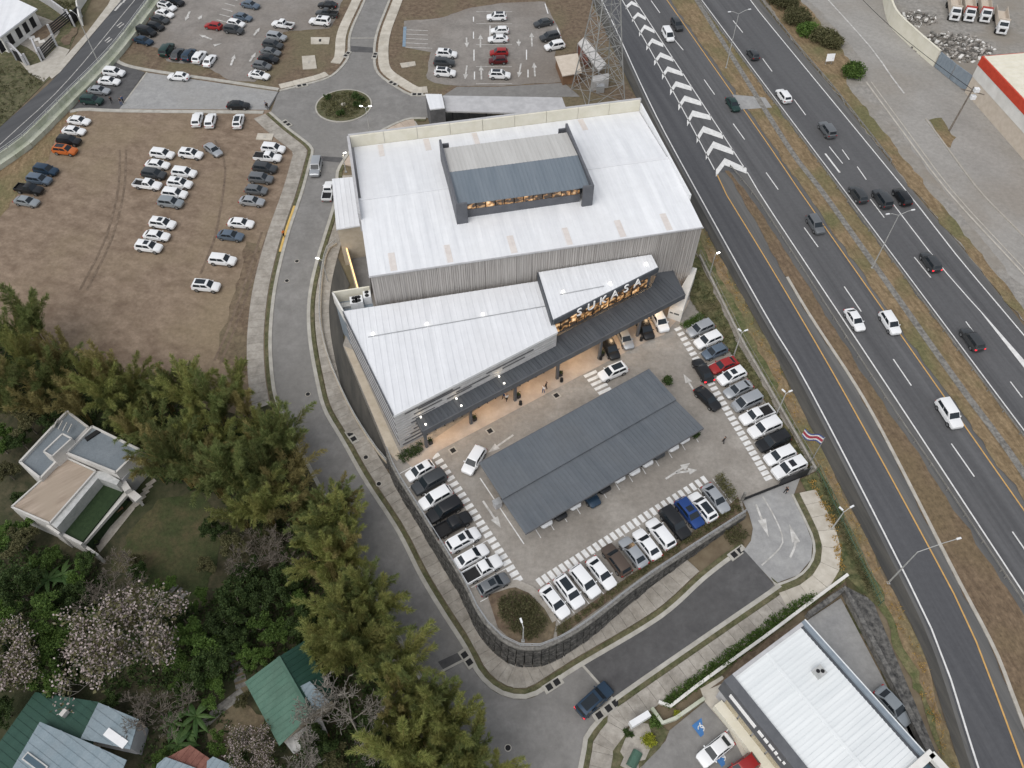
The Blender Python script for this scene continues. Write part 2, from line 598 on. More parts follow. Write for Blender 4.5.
for _n, _c2, _mt in (('white', (.78, .79, .8), 0), ('silver', (.42, .44, .46), .5), ('grey', (.17, .18, .19), .4), ('dark grey', (.06, .065, .07), .3),
                     ('black', (.012, .013, .015), 0), ('red', (.3, .02, .02), 0), ('dark red', (.1, .012, .014), .2), ('blue', (.02, .06, .22), .3),
                     ('dark blue', (.025, .05, .085), .3), ('blue-grey', (.13, .17, .22), .4), ('orange', (.5, .13, .03), .1),
                     ('dark green', (.02, .05, .045), .2), ('brown', (.1, .075, .06), .3), ('pale grey', (.3, .33, .35), .4)):
    PAINTS[_n] = M('paint_car_' + _n.replace(' ', '_').replace('-', '_'), _c2, None, rough=.35, spec=.4, metal=_mt, coat=.15)
def warm(name, loc, power, col=(1, .72, .42), size=.4, parent=None, kind='POINT', rot=None, spot=None):
    """the light of a lit lamp, kept with that lamp"""
    l = bpy.data.lights.new(name, kind)
    l.energy = power
    l.color = col
    if kind == 'AREA':
        l.shape = 'RECTANGLE'
        l.size, l.size_y = size
    else:
        l.shadow_soft_size = size
    if kind == 'SPOT':
        l.spot_size = spot or 1.6
        l.spot_blend = .8
    o = bpy.data.objects.new(name, l)
    COL.objects.link(o)
    o.location = loc
    if rot:
        o.rotation_euler = rot
    if parent is not None:
        o.parent = parent
        if parent.name in WLOC:
            o.matrix_parent_inverse = Matrix.Translation(-WLOC[parent.name])
    return o
# ------------------------------------------------------------------ ground
def structure(o):
    o['kind'] = 'structure'
    return o


def make_ground():
    xs = [-3000, -1200, -500, -250] + [-180 + 4 * i for i in range(91)] + [250, 500, 1200, 3000]
    ys = [-3000, -800, -200, -60] + [-20 + 4 * i for i in range(66)] + [300, 500, 1200, 4000]
    mb = MB()
    mb.v = [(x, y, gz(x, y) - .06) for y in ys for x in xs]
    n = len(xs)
    mb.f = [(j * n + i, j * n + i + 1, (j + 1) * n + i + 1, (j + 1) * n + i) for j in range(len(ys) - 1) for i in range(n - 1)]
    mb.m = [0] * len(mb.f)
    structure(mb.build('ground', MATS['ground'], sm=True))


make_ground()


ROUGH = {'dirt': .5, 'dirt_dark': .5, 'dry_grass': .45, 'green_verge': .45, 'grass': .3, 'forest_floor': .6, 'lawn': .7, 'gravel': .4, 'asphalt_lot': .22, 'brown_strip': .3, 'stone_grey': .2, 'yard_concrete': .2}


def sheet(name, pts, off, mt, flat=None, world=False):
    P = pts if world else [T(u, v) if flat is None else W(u, v, flat) for u, v in pts]
    amp = ROUGH.get(mt)
    if amp:
        # natural ground ends in an uneven edge
        Q = resample(list(P) + [P[0]], 1.3)[:-1]
        P = [p + Vector((noise.noise((p.x * .4, p.y * .4, 3.1)), noise.noise((p.x * .4, p.y * .4, 9.7)), 0)) * amp * 1.6 + Vector((noise.noise((p.x * 1.7, p.y * 1.7, 1.3)), noise.noise((p.x * 1.7, p.y * 1.7, 5.2)), 0)) * amp for p in Q]
    return structure(drape(name, P, off, MATS[mt], flat=flat))


def line(pts, a=60, b=60, n=4):
    return smooth(extend(Ts(pts), a, b), n)


def between(name, l1, l2, off, mt):
    def fx(l):
        q = sorted((p[1], p[0]) for p in l)

        def f(y):
            for (y0, x0), (y1, x1) in zip(q, q[1:]):
                if y0 <= y <= y1:
                    return x0 + (x1 - x0) * (y - y0) / max(1e-6, y1 - y0)
            return q[-1][1]
        return f, q[0][0], q[-1][0]
    amp = ROUGH.get(mt, 0) if mt in ('dry_grass', 'brown_strip') or name == 'gutter' else 0
    f1, a1, b1 = fx(l1)
    f2, a2, b2 = fx(l2)
    lo, hi = max(a1, a2), min(b1, b2)
    n = int((hi - lo) / (1.0 if amp else 4)) + 2
    mb, m = MB(), 3
    for i in range(n):
        y = lo + (hi - lo) * i / (n - 1)
        xa, xb = f1(y), f2(y)
        xa += amp * 1.3 * noise.noise((y * .35, xa * .1, 2.2)) + amp * .6 * noise.noise((y * 1.7, 4.4, 0))
        xb += amp * 1.3 * noise.noise((y * .35, xb * .1, 7.2)) + amp * .6 * noise.noise((y * 1.7, 8.4, 0))
        xb = max(xb, xa + .01)
        for k in range(m + 1):
            x = xa + (xb - xa) * k / m
            mb.v.append((x, y, gz(x, y) + off))
    for i in range(n - 1):
        for k in range(m):
            a = i * (m + 1) + k
            mb.f.append((a, a + 1, a + m + 2, a + m + 1))
            mb.m.append(0)
    return structure(mb.build(name, MATS[mt]))


# --- highway lines
L_GUT = line([(592, 0), (619, 62), (650, 125), (684.5, 192), (768, 342), (789, 384), (885.5, 576), (923, 651), (960, 768)])
L_RW = line([(601.5, 0), (617, 32), (653, 110), (697, 192), (768, 319.5), (806.7, 384), (905.5, 576), (943, 658.5), (978, 768)])
L_GL = line([(622, 0), (671, 88), (717, 175)], 60, 0)
L_GR = line([(634.5, 0), (692, 88), (747, 172.5)], 60, 0)
L_YEL = line([(717, 175), (724.5, 192), (768, 263), (839, 384), (944, 576), (975.5, 641), (1023, 768)], 0, 50)
L_BL = line([(724.5, 171), (740, 195), (768, 246), (806, 312), (853, 384), (888, 446.5), (954, 576), (993, 651), (1024, 731)], 0, 50)
L_BR = line([(727, 169), (747, 193), (768, 224), (870, 384), (930.5, 474), (998, 576), (1024, 616)], 0, 60)
L_W1 = line([(747, 172.5), (768, 207), (885.5, 384), (1011.7, 576)], 0, 70)
L_W2 = line([(667, 0), (768, 144), (800.5, 192), (935.5, 384), (1024, 510)])
L_W3 = line([(701, 0), (760.4, 80), (843, 190), (988, 384), (1024, 432)])
L_W4 = line([(750, 0), (768, 23), (903, 187.5), (955.5, 254.5), (1024, 336)])
L_GRD = line([(759, 0), (800, 51), (835, 92), (912, 190), (968, 255), (1024, 326)], 60, 170)
between('highway_shoulder', L_GUT, L_GRD, .03, 'asphalt_shoulder')
between('gutter', L_GUT, offset(L_RW, -.8), .06, 'asphalt_gutter')
between('ramp_road', offset(L_RW, -.35), L_GL + L_YEL[1:], .06, 'asphalt_ramp')
between('highway_southbound', L_GR + L_W1[1:], L_W2, .07, 'asphalt_highway')
between('highway_northbound', L_W3, L_W4, .07, 'asphalt_highway')
between('gore', L_GL, L_GR, .05, 'asphalt_highway')
between('grass_divider', L_BL, L_BR, .1, 'brown_strip')
between('median', offset(L_W2, .7), offset(L_W3, -.7), .1, 'dry_grass')


def paint(name, path, w, mt='paint_white', off=.1, parent=None, flat=None, step=6):
    o = ribbon(name, path, -w / 2, w / 2, off, MATS[mt], parent, flat, step)
    if parent is None:
        structure(o)
    return o


hw = bpy.data.objects['highway_southbound']
hn = bpy.data.objects['highway_northbound']
rp = bpy.data.objects['ramp_road']
go = bpy.data.objects['gore']
paint('edge_line', L_RW, .22, parent=rp)
paint('edge_line', L_YEL, .2, 'paint_yellow', parent=rp)
paint('edge_line', L_GL, .2, parent=go)
paint('edge_line', L_GR, .2, parent=go)
paint('edge_line', L_W1, .22, parent=hw)
paint('edge_line', offset(L_W2, -.1), .2, 'paint_yellow', parent=hw)
paint('edge_line', offset(L_W3, .1), .2, 'paint_white', parent=hn)
paint('edge_line', L_W4, .22, parent=hn)
paint('lane_line', line([(893, 204.5), (943, 269.5), (980.5, 312)], 0, 0), .2, parent=hn, off=.11)
mbx = MB()
_a, _b = T(980.5, 312), T(1024, 364.5)
_e = _b + (_b - _a)
mbx.add([_a + Vector((-.1, 0, .115)), _a + Vector((.1, 0, .115)), _e + Vector((.9, 0, .115)), _e + Vector((-.9, 0, .115))], [(0, 1, 2, 3)])
mbx.build('lane_line', MATS['paint_white'], hn, fix=True)
for seg in [((651, 1), (661, 15)), ((672, 37), (686, 54)), ((704, 80), (714.5, 95)), ((733, 124), (744.5, 140)), ((766, 173), (778, 190)), ((804, 228), (818, 247.5)),
            ((844, 287), (861, 312)), ((893, 359.5), (911, 386)), ((951, 444), (974, 477)), ((1012, 532), (1030, 558))]:
    paint('lane_dash', Ts(seg), .2, parent=hw, off=.11)
for seg in [((733, 21), (742.7, 33)), ((762.5, 59), (772, 72)), ((794, 100), (805.5, 115.5)), ((829, 147), (842.5, 164)), ((842, 150), (849, 160)), ((870, 199.5), (884, 218)),
            ((914, 257.5), (930.5, 278)), ((965.5, 322), (976, 336)), ((1010, 382), (1022, 398)), ((857, 167), (866, 180))]:
    paint('lane_dash', Ts(seg), .2, parent=hn, off=.11)
paint('lane_dash', Ts([(825, 154), (843, 177.5)]), .35, parent=hn, off=.11)
for seg in [((974, 738), (976, 744)), ((978, 752), (981, 759)), ((983, 766), (985, 772))]:
    paint('lane_dash', Ts(seg), .28, parent=rp, off=.11)
# --- chevrons in the gore
LF = [(455, 32), (480, 82), (508, 140), (537, 195), (568, 255), (600, 310), (632, 372), (665, 433), (700, 495), (738, 562), (775, 628), (815, 695)]
AP = [(478, 12), (503, 58), (530, 108), (560, 163), (593, 220), (622, 277), (655, 337), (690, 395), (722, 455), (765, 518), (805, 580), (850, 648)]
RF = [(508, 28), (535, 78), (570, 130), (605, 185), (645, 243), (683, 300), (718, 358), (757, 418), (795, 475), (843, 550), (885, 613), (938, 688)]
for i, (l, a, r) in enumerate(zip(LF, AP, RF)):
    h = 7 + i * .65
    q = [(l[0], l[1] - h), (a[0], a[1] - h), (r[0], r[1] - h), (r[0], r[1] + h * .6), (a[0], a[1] + h), (l[0], l[1] + h)]
    drape('chevron', Ts([(512 + x / 4, y / 4) for x, y in q]), .1, MATS['paint_white'], go, cell=50)
# --- concrete edging of the divider, drain in the median
kb = structure(MB().sweep(resample(L_BL[10:], 2), 0, .45, 0, .16).build('kerb_divider', MATS['concrete'], fix=True))
DR = line([(690, -10), (735, 62), (790, 150), (822, 192), (893, 292), (958, 384), (1008, 451), (1040, 500)], 30, 40)
structure(ribbon('drain', DR, -.55, .55, .13, MATS['stone_grey']))
for q in ([(732, 95), (765, 98), (772, 108), (741, 110)], [(868, 258), (874, 262), (878, 268), (872, 267)]):
    sheet('concrete_patch', q, .125, 'concrete_road')

# --- verge between the highway and the shop
FEN = Ts([(697, 254), (740, 340), (815, 471), (865, 576), (885, 620)])
sheet('verge', [(600, 60), (630, 110), (660, 190), (697, 250), (740, 340), (815, 471), (865, 576), (885, 620), (950, 775), (962, 775), (925, 656), (887, 580), (790, 386), (768, 344), (684, 194), (650, 128), (617, 64)], .02, 'green_verge')
sheet('dry_verge', [(686, 210), (700, 240), (748, 330), (790, 412), (820, 470), (872, 572), (905, 645), (935, 720), (946, 775), (962, 775), (925, 656), (887, 580), (790, 386), (768, 344), (690, 206)], .05, 'dry_grass')
sheet('drain_stones', [(843, 585), (852, 590), (872, 600), (905, 680), (945, 775), (925, 775), (900, 712), (870, 640)], .1, 'stone_black')
sheet('grass_bank', [(690, 240), (735, 338), (812, 470), (808, 472), (760, 395), (725, 345), (690, 300), (688, 270)], .1, 'grass', flat=.0)

# --- east side: frontage road, yard
sheet('frontage_apron', [(770, -30), (1120, -30), (1200, 330), (1024, 322), (968, 253), (912, 188), (850, 110), (835, 90), (820, 45), (800, 10)], .02, 'yard_concrete')
sheet('verge_east', [(762, 0), (800, -5), (822, 12), (838, 32), (862, 60), (868, 86), (900, 132), (945, 192), (1000, 262), (1040, 305), (1040, 345), (1024, 325), (968, 254), (912, 189), (836, 92), (800, 50)], .05, 'gravel')
sheet('verge_grass', [(765, 0), (795, -4), (815, 15), (832, 40), (850, 60), (846, 80), (852, 98), (880, 135), (912, 180), (912, 188), (836, 91), (800, 49)], .08, 'dry_grass')
structure(MB().sweep(resample(smooth(Ts([(70, 111), (84, 108.5), (119, 110), (200, 111), (264, 111.5)]), 4), 2), -.9, .1, 0, .15).build('kerb_link_road', MATS['kerb'], fix=True))
structure(MB().sweep(resample(smooth(Ts([(114, 59), (120, 65), (147, 71.5), (212, 81), (278, 91)]), 4), 2), 0, .9, 0, .15).build('kerb_link_road_north', MATS['kerb'], fix=True))
sheet('verge_grass', [(840, 92), (850, 90), (880, 128), (930, 192), (975, 248), (1030, 318), (1024, 325), (968, 254), (912, 189)], .085, 'dry_grass')
paint('road_line', line([(828, 0), (870.5, 47.5), (890, 75), (905, 95)], 20, 0), .35, 'paint_worn', .07)
paint('road_line', line([(866, 82), (905, 135), (948, 192), (1024, 274.5)], 0, 30), .35, 'concrete', .075)
paint('road_line', line([(871, 82), (910, 135), (953, 192), (1029, 274.5)], 0, 30), .25, 'concrete', .075)
structure(MB().sweep(resample(line([(925.5, 119), (950, 152), (980, 192), (1024, 237)], 0, 40), 3), -.15, .15, 0, .15).build('kerb_frontage', MATS['concrete'], fix=True))
sheet('dry_patch', [(928, 119), (940, 118), (955, 138), (952, 150), (945, 145)], .06, 'dry_grass')
sheet('yard_floor', [(882, -30), (888, 5), (905, 32), (935, 62), (966, 90), (985, 62), (1200, 50), (1120, -30)], .05, 'gravel')

# --- top-left: local road, lots
LR_L = line([(0, 127.5), (60, 72.5), (120, 2)], 60, 60)
LR_R = line([(0, 160), (37.5, 125), (70, 95), (147.5, 2.5)], 60, 60)
structure(drape('local_road', LR_L + list(reversed(LR_R)), .05, MATS['asphalt_local'], cell=8))
lr = bpy.data.objects['local_road']
paint('centre_line', line([(0, 145), (65, 84), (135, 0)], 60, 60), .16, 'paint_worn', .08, lr)
for q in [((115, 11), (122, 3)), ((123, 3), (126, -1))]:
    paint('lane_arrow', Ts(q), .5, 'paint_worn', .08, lr)
for c in ((109, 40), (121, 25)):
    for du, dv, eu, ev in ((-4, 1.5, 1, -2.5), (-2, 3, 3, -1), (-3.5, 2.5, -2, 3), (0, -2, 3.5, -1)):
        paint('lane_mark', Ts([(c[0] + du, c[1] + dv), (c[0] + eu, c[1] + ev)]), .3, 'paint_worn', .08, lr)
sheet('local_pavement', [(120, 2), (60, 72.5), (52, 79), (49, 76), (58, 65), (86, 34), (108, 5), (120, -20), (134, -20)], .06, 'concrete')
sheet('property_ground', [(-60, 180), (0, 127), (46, 82), (60, 70), (100, -20), (-60, -20)], .02, 'grass_strip')
sheet('dirt_lot', [(-90, 215), (0, 168), (30, 148), (72, 108), (265, 108), (290, 128), (314, 150), (304, 192), (290, 230), (276, 300), (273, 342), (275, 384), (285, 415), (240, 420), (140, 385), (60, 350), (-90, 310)], .03, 'dirt')
sheet('dirt_bank', [(-80, 205), (0, 169), (30, 149), (70, 112), (78, 112), (60, 130), (48, 160), (30, 182), (10, 205), (-20, 240), (-80, 260)], .05, 'dry_grass')
sheet('dirt_bank', [(245, 240), (264, 250), (257, 299), (254, 345), (254, 380), (215, 360), (224, 330), (236, 290)], .05, 'dirt_dark')
sheet('upper_block', [(115, 62), (133, 42), (160, 5), (190, -30), (380, -30), (366, 0), (352, 32), (347, 62), (331, 77.5), (303, 86), (278.5, 92), (200, 80), (147, 73)], .03, 'dirt_dark')
sheet('upper_lot', [(172, -25), (150, 20), (138, 36), (138, 44), (158, 48), (168, 62), (205, 66), (218, 74), (230, 81), (256, 82), (266, 70), (284, 32), (332, 28), (352, -25)], .06, 'asphalt_lot')
sheet('northeast_block', [(392, -30), (388, 0), (376, 32.5), (373, 55), (376, 72.5), (391, 85), (411, 96), (428.5, 97), (600, 115), (640, 110), (617, 60), (592, 0), (570, -30)], .03, 'dirt_dark')
sheet('northeast_lot', [(404, 21), (441, 18), (470, 8), (500, 3), (545, 2), (561, 34), (554, 54), (564, 82), (500, 86), (459, 86), (436, 84), (426, 78), (430, 52), (404, 48)], .06, 'asphalt_lot')
sheet('lot_entrance', [(457, 87), (500, 87), (564, 83), (580, 97), (440, 98)], .07, 'asphalt_street')
sheet('west_link_asphalt', [(114, 61), (145, 72.5), (119.5, 109), (72, 110)], .06, 'asphalt_south')
sheet('west_link_road', [(147, 72.8), (278.7, 92), (268.5, 110), (119.5, 109)], .06, 'concrete_road')
paint('joint', Ts([(147, 72.5), (120, 109)]), .35, 'kerb', .09)
paint('joint', Ts([(278.7, 92), (268, 110)]), .3, 'asphalt_south', .09)

# --- street with the roundabout
ST_N_W = [(366, 0), (352, 32), (350, 52), (347, 62), (331, 77.5), (303, 86), (278.5, 92)]
ST_W = [(271, 112), (288.5, 127.5), (308, 142.5), (314, 150), (312, 160), (303.5, 192), (291, 229.5), (281, 267), (275, 299.5), (272, 342), (275, 384), (281, 406), (300, 445), (322, 487), (346, 534), (361, 564), (388.5, 613.5), (406, 646), (428.5, 688.5), (455, 740), (470, 768)]
ST_N_E = [(388.5, 0), (376, 32.5), (373, 55), (376, 72.5), (391, 85), (411, 96), (428.5, 96)]
ST_E = [(426, 118), (410, 118), (397.5, 122), (385, 128), (360, 142), (349, 151), (338, 167.5), (335.6, 176.7), (333.5, 202), (316, 259.5), (310, 284.5), (307, 309.5), (308.5, 342), (316, 384), (323.5, 411.5), (341, 441.5), (363.5, 481.5), (396, 531.5), (418.5, 576), (441, 613.5), (463.5, 648.5), (476, 673.5), (493.5, 691), (512, 698.5), (529.5, 698.5), (544.5, 691), (583, 666), (662, 618.5), (707, 578.5), (744.5, 550)]
ST_S = [(774, 585), (768, 591), (612, 698.5), (599.5, 716), (584.5, 736), (578, 768)]
KN_W = smooth(extend(Ts(ST_N_W), 40, 0), 5)
K_W = smooth(extend(Ts(ST_W), 0, 30), 5)
KN_E = smooth(extend(Ts(ST_N_E), 40, 0), 5)
K_E = smooth(Ts(ST_E), 5)
K_S = smooth(extend(Ts(ST_S), 0, 30), 5)
poly = list(reversed(KN_E)) + KN_W + K_W + list(reversed(K_S)) + list(reversed(K_E)) + Ts([(470, 124), (470, 97)])
st = structure(drape('street', [(p[0], p[1]) for p in poly], .05, MATS['asphalt_street'], cell=4))
sheet('south_street', [(583, 666), (662, 618.5), (707, 578.5), (744.5, 550), (774, 585), (768, 591), (612, 698.5)], .08, 'asphalt_south')
paint('joint', Ts([(583, 666), (612, 698.5)]), .3, 'kerb', .1)
sheet('asphalt_patch', [(438, 662), (464, 650), (470, 658), (445, 672)], .08, 'asphalt_south')
paint('joint', Ts([(441, 672), (470, 657)]), .3, 'kerb', .1)
sheet('asphalt_patch', [(315, 156), (345, 158), (341, 163), (314, 160)], .08, 'asphalt_south')
sheet('asphalt_patch', [(351, 46), (374, 48), (374, 53), (351, 52)], .08, 'asphalt_south')
paint('joint', Ts([(351, 38.5), (375, 38.5)]), .3, 'kerb', .1)
for nm, k, sd in (('kerb_northwest', KN_W, -1), ('kerb_west', K_W, 1), ('kerb_northeast', KN_E, 1), ('kerb_east', K_E, 1), ('kerb_south', K_S, 1)):
    r = resample(k, 1.5)
    # sweep outwards from the road edge
    sgn = {'kerb_northwest': -1, 'kerb_west': -1, 'kerb_northeast': 1, 'kerb_east': 1, 'kerb_south': 1}[nm]
    o = structure(MB().sweep(r, 0, .55 * sgn, 0, .14).build(nm, MATS['kerb'], fix=True))
    if nm in ('kerb_west', 'kerb_east', 'kerb_south'):
        structure(MB().sweep(r, .55 * sgn, 1.15 * sgn, 0, .1).build('grass_strip_' + nm[5:], MATS['grass_strip'], fix=True))
y_k = K_W[27:34]
structure(MB().sweep(resample(y_k, 1.5), -.56, -.95, 0, .17).build('kerb_yellow', MATS['kerb_yellow'], fix=True))


def slabs(name, path, o0, o1, step, mt, h=.16, gap=.035):
    """a pavement of cast slabs, each slab its own piece"""
    P = resample(path, step)
    a, b = offset(P, o0), offset(P, o1)
    base = structure(ribbon(name, path, o0, o1, .05, MATS['kerb']))
    for i in range(len(P) - 1):
        k = gap / max(.3, (P[i + 1] - P[i]).length)
        q = [a[i].lerp(a[i + 1], k), b[i].lerp(b[i + 1], k), b[i + 1], a[i + 1]]
        hh = h + RN.uniform(-.012, .012)
        zs = [gz(p.x, p.y) for p in q]
        MB().prism([(p.x, p.y) for p in q], [z - .05 for z in zs], [z + hh for z in zs]).build('slab', MATS[mt], base, fix=True)
    return base


n = len(K_W)
slabs('pavement_west', K_W[:int(n * .52)], -1.3, -3.9, 1.5, 'sidewalk')
slabs('pavement_west_end', K_W[int(n * .8):], -1.3, -3.4, 1.5, 'sidewalk')
n = len(K_E)
slabs('pavement_east', K_E[int(n * .24):int(n * .8)], 1.3, 3.6, 1.5, 'sidewalk')
slabs('pavement_street_south', K_E[int(n * .8):-5], 1.3, 4.3, 1.5, 'sidewalk')
slabs('pavement_northwest', KN_W[:int(len(KN_W) * .62)], -1.1, -3.3, 1.6, 'sidewalk_light')
slabs('pavement_northwest_end', KN_W[int(len(KN_W) * .72):-1], -.8, -2.6, 1.6, 'sidewalk_light')
slabs('pavement_northeast', KN_E[:], 1.1, 3.4, 1.6, 'sidewalk_light')
slabs('pavement_roundabout', K_E[4:int(n * .21)], .7, 3.2, 1.6, 'porch_pavers')

# roundabout island
c0 = T(343.8, 106)
rad = (T(372, 106) - T(315.5, 106)).length / 2
ring = [c0 + Vector((math.cos(t * math.tau / 48), math.sin(t * math.tau / 48), 0)) * rad for t in range(48)]
isl = structure(drape('roundabout_island', [c0 + (p - c0) * .95 for p in ring], .2, MATS['grass_strip']))
MB().sweep(ring, 0, .45, 0, .18, closed=True).build('kerb', MATS['kerb'], isl, fix=True)
MB().tube([c0 + Vector((0, 0, .1)), c0 + Vector((0, 0, .5))], .5, 10).build('manhole_ring', MATS['concrete'], isl)

# drain inlets and manholes
for u, v in ((352, 437), (467, 659), (553, 685), (603, 713), (347, 55), (375, 56), (393, 84), (417, 95), (302, 86), (287, 124), (737, 553), (612, 706)):
    p = T(u, v)
    g = thing('drain_inlet', 'concrete kerb inlet with two black gratings, near %s' % {352: 'the clipped shrub bed west', 467: 'the stone wall corner', 553: 'the south pavement bend', 603: 'the turning dark car', 347: 'the north road west kerb', 375: 'the north road east kerb', 393: 'the roundabout northeast kerb', 417: 'the covered ramp', 302: 'the roundabout northwest kerb', 287: 'the dirt lot pavement', 737: 'the concrete driveway', 612: 'the white sign'}[u], 'drain', p, 'kerb drain inlets')
    a = {352: -.95, 467: -.95, 553: .55, 603: .55, 737: .6, 612: .6, 347: 1.2, 375: 1.5, 393: -.7, 417: 0, 302: .35, 287: -.8}[u]
    MB().box((p.x, p.y, p.z), (2.6, 1.1, .19), a).build('frame', MATS['kerb'], g)
    for s in (-.55, .55):
        MB().box((p.x + s * math.cos(a), p.y + s * math.sin(a), p.z + .1), (.75, .75, .11), a).build('grating', MATS['black'], g)
MAN = [(308, 394.5, 'on the street beside the bamboo'), (366, 458, 'on the pavement, upper of two'), (379, 484.5, 'on the pavement, lower of two'), (508, 748, 'at the junction by the bottom edge'), (297, 261.5, 'on the street, upper left of two'), (287, 281, 'on the street, lower left of two')]
for u, v, w in MAN:
    p = T(u, v)
    g = thing('manhole_cover', 'dark round manhole cover ' + w, 'manhole', p, 'manhole covers')
    MB().tube([p + Vector((0, 0, .02)), p + Vector((0, 0, .2 if 'pavement' in w else .085))], .42, 14).build('ring', MATS['concrete'], g)
    MB().tube([p + Vector((0, 0, .03)), p + Vector((0, 0, .22 if 'pavement' in w else .1))], .32, 14).build('lid', MATS['black'], g)
for q, nm in (([(311, 38), (330, 38), (329, 44.5), (311, 44.5)], 'long utility slab with black slot in the dirt by the north road'), ([(302, 57), (315, 56), (317, 69), (303, 70)], 'square concrete utility slab in the dirt by the roundabout'),
              ([(400, 64), (415, 62), (416, 66), (402, 68.5)], 'white utility slab in the dirt east of the roundabout'), ([(258, 134), (274, 134.5), (272, 141), (256, 140)], 'tan utility slab at the corner of the dirt lot')):
    P = Ts(q)
    c = sum(P, Vector()) / 4
    g = thing('utility_slab', nm, 'slab', c)
    MB().prism(P, c.z, c.z + .2).build('slab', MATS['sidewalk_light'], g)
    MB().box((c.x, c.y, c.z + .2), (.5, 1.1, .03), .1).build('hatch', MATS['black' if 'slot' in nm else 'concrete'], g)
# wood / gardens
sheet('forest_floor', [(-160, 300), (0, 335), (60, 350), (140, 385), (240, 418), (268, 400), (290, 440), (315, 487), (338, 534), (355, 567), (380, 615), (398, 648), (418, 690), (445, 742), (470, 800), (300, 900), (-160, 900)], .06, 'forest_floor')
sheet('garden_lawn', [(110, 560), (160, 500), (205, 490), (225, 540), (205, 590), (170, 625), (130, 600)], .1, 'lawn')
sheet('garden_soil', [(205, 735), (235, 700), (262, 720), (255, 755), (215, 765)], .1, 'dirt_dark')

# wheel ruts worn into the dirt lot
for q in ([(262, 232), (248, 275), (230, 325), (214, 362)], [(268, 232), (254, 275), (236, 326), (220, 364)], [(215, 140), (225, 165), (222, 200), (214, 240), (200, 275)], [(120, 150), (118, 190), (105, 240), (80, 290)], [(126, 150), (124, 190), (111, 241), (86, 292)]):
    structure(ribbon('wheel_rut', smooth(Ts(q), 5), -.2, .2, .06, MATS['dirt_rut'], step=2))
# ------------------------------------------------------------------ leaves and plants
def leaf_quads(mb, c, n, spread, ln, wd, rng, up=.3, droop=0.0):
    """n small leaf faces scattered around c"""
    for _ in range(n):
        while True:
            o = Vector((rng.uniform(-1, 1), rng.uniform(-1, 1), rng.uniform(-1, 1)))
            if o.length < 1:
                break
        p = Vector(c) + Vector((o.x * spread[0], o.y * spread[1], o.z * spread[2]))
        d = Vector((rng.gauss(0, 1), rng.gauss(0, 1), rng.gauss(up, .6) - droop))
        d.normalize()
        s = d.cross(Vector((rng.gauss(0, 1), rng.gauss(0, 1), rng.gauss(0, 1)))).normalized()
        l, w = ln * rng.uniform(.6, 1.3), wd * rng.uniform(.7, 1.3)
        mb.add([p, p + d * l * .5 + s * w * .5, p + d * l, p + d * l * .5 - s * w * .5], [(0, 1, 2, 3)])


def shrub(name, label, cat, loc, r, h, mt, n, seed, ln=.25, wd=.12, group=None, parent_mat='bark'):
    rng = random.Random(seed)
    t = thing(name, label, cat, loc, group)
    c = Vector(loc)
    mb = MB()
    for k in range(5):
        a = rng.uniform(0, 6.3)
        mb.tube([c, c + Vector((math.cos(a) * r * .4, math.sin(a) * r * .4, h * .7))], [.04, .015], 4)
    mb.build('stem', MATS[parent_mat], t)
    mb = MB()
    for k in range(max(3, n // 40)):
        a, q = rng.uniform(0, 6.3), math.sqrt(rng.random()) * r * .75
        leaf_quads(mb, c + Vector((math.cos(a) * q, math.sin(a) * q, h * rng.uniform(.35, .9) * (1 - .4 * (q / r) ** 2))), 40, (r * .35, r * .35, h * .28), ln, wd, rng)
    mb.build('foliage', MATS[mt], t)
    return t


def bed_stuff(name, label, poly, dens, mt, seed, h=.5, ln=.28, wd=.12, z=None, cat='plants'):
    """ground cover nobody could count"""
    rng = random.Random(seed)
    xs, ys = [p[0] for p in poly], [p[1] for p in poly]
    mb = MB()

    def inside(x, y):
        c = False
        for i in range(len(poly)):
            a, b = poly[i], poly[i - 1]
            if (a[1] > y) != (b[1] > y) and x < (b[0] - a[0]) * (y - a[1]) / (b[1] - a[1]) + a[0]:
                c = not c
        return c
    area = (max(xs) - min(xs)) * (max(ys) - min(ys))
    for _ in range(int(area * dens)):
        x, y = rng.uniform(min(xs), max(xs)), rng.uniform(min(ys), max(ys))
        if inside(x, y):
            zz = gz(x, y) if z is None else z
            hh = h * (.5 + .9 * abs(noise.noise((x * .45, y * .45, seed))))
            leaf_quads(mb, (x, y, zz + .1 + hh * .5), 7, (.3, .3, hh * .5), ln, wd, rng, .5)
    o = mb.build(name, MATS[mt])
    return setp(o, label, cat, None, 'stuff')


# ------------------------------------------------------------------ parking platform
PLAT_PX = [(343, 345), (388, 452), (396, 471.5), (416, 504), (461, 576), (478.5, 611), (493.5, 631), (512, 645), (532, 648.5), (552, 643.5), (587, 623.5), (649.5, 576), (744.5, 514), (742, 500), (808, 474), (815, 471), (740, 340), (697, 254)]
PLAT = Ws(PLAT_PX) + [Vector((29, 104, 0)), Vector((24, 127, 0)), Vector((-30, 115.5, 0)), Vector((-25, 92, 0))]
mb = MB()
mb.prism([(p.x, p.y) for p in PLAT], [min(-.4, gz(p.x, p.y) - .6) for p in PLAT], 0.0)
plat = structure(mb.build('parking_platform', MATS['pavers'], fix=True))
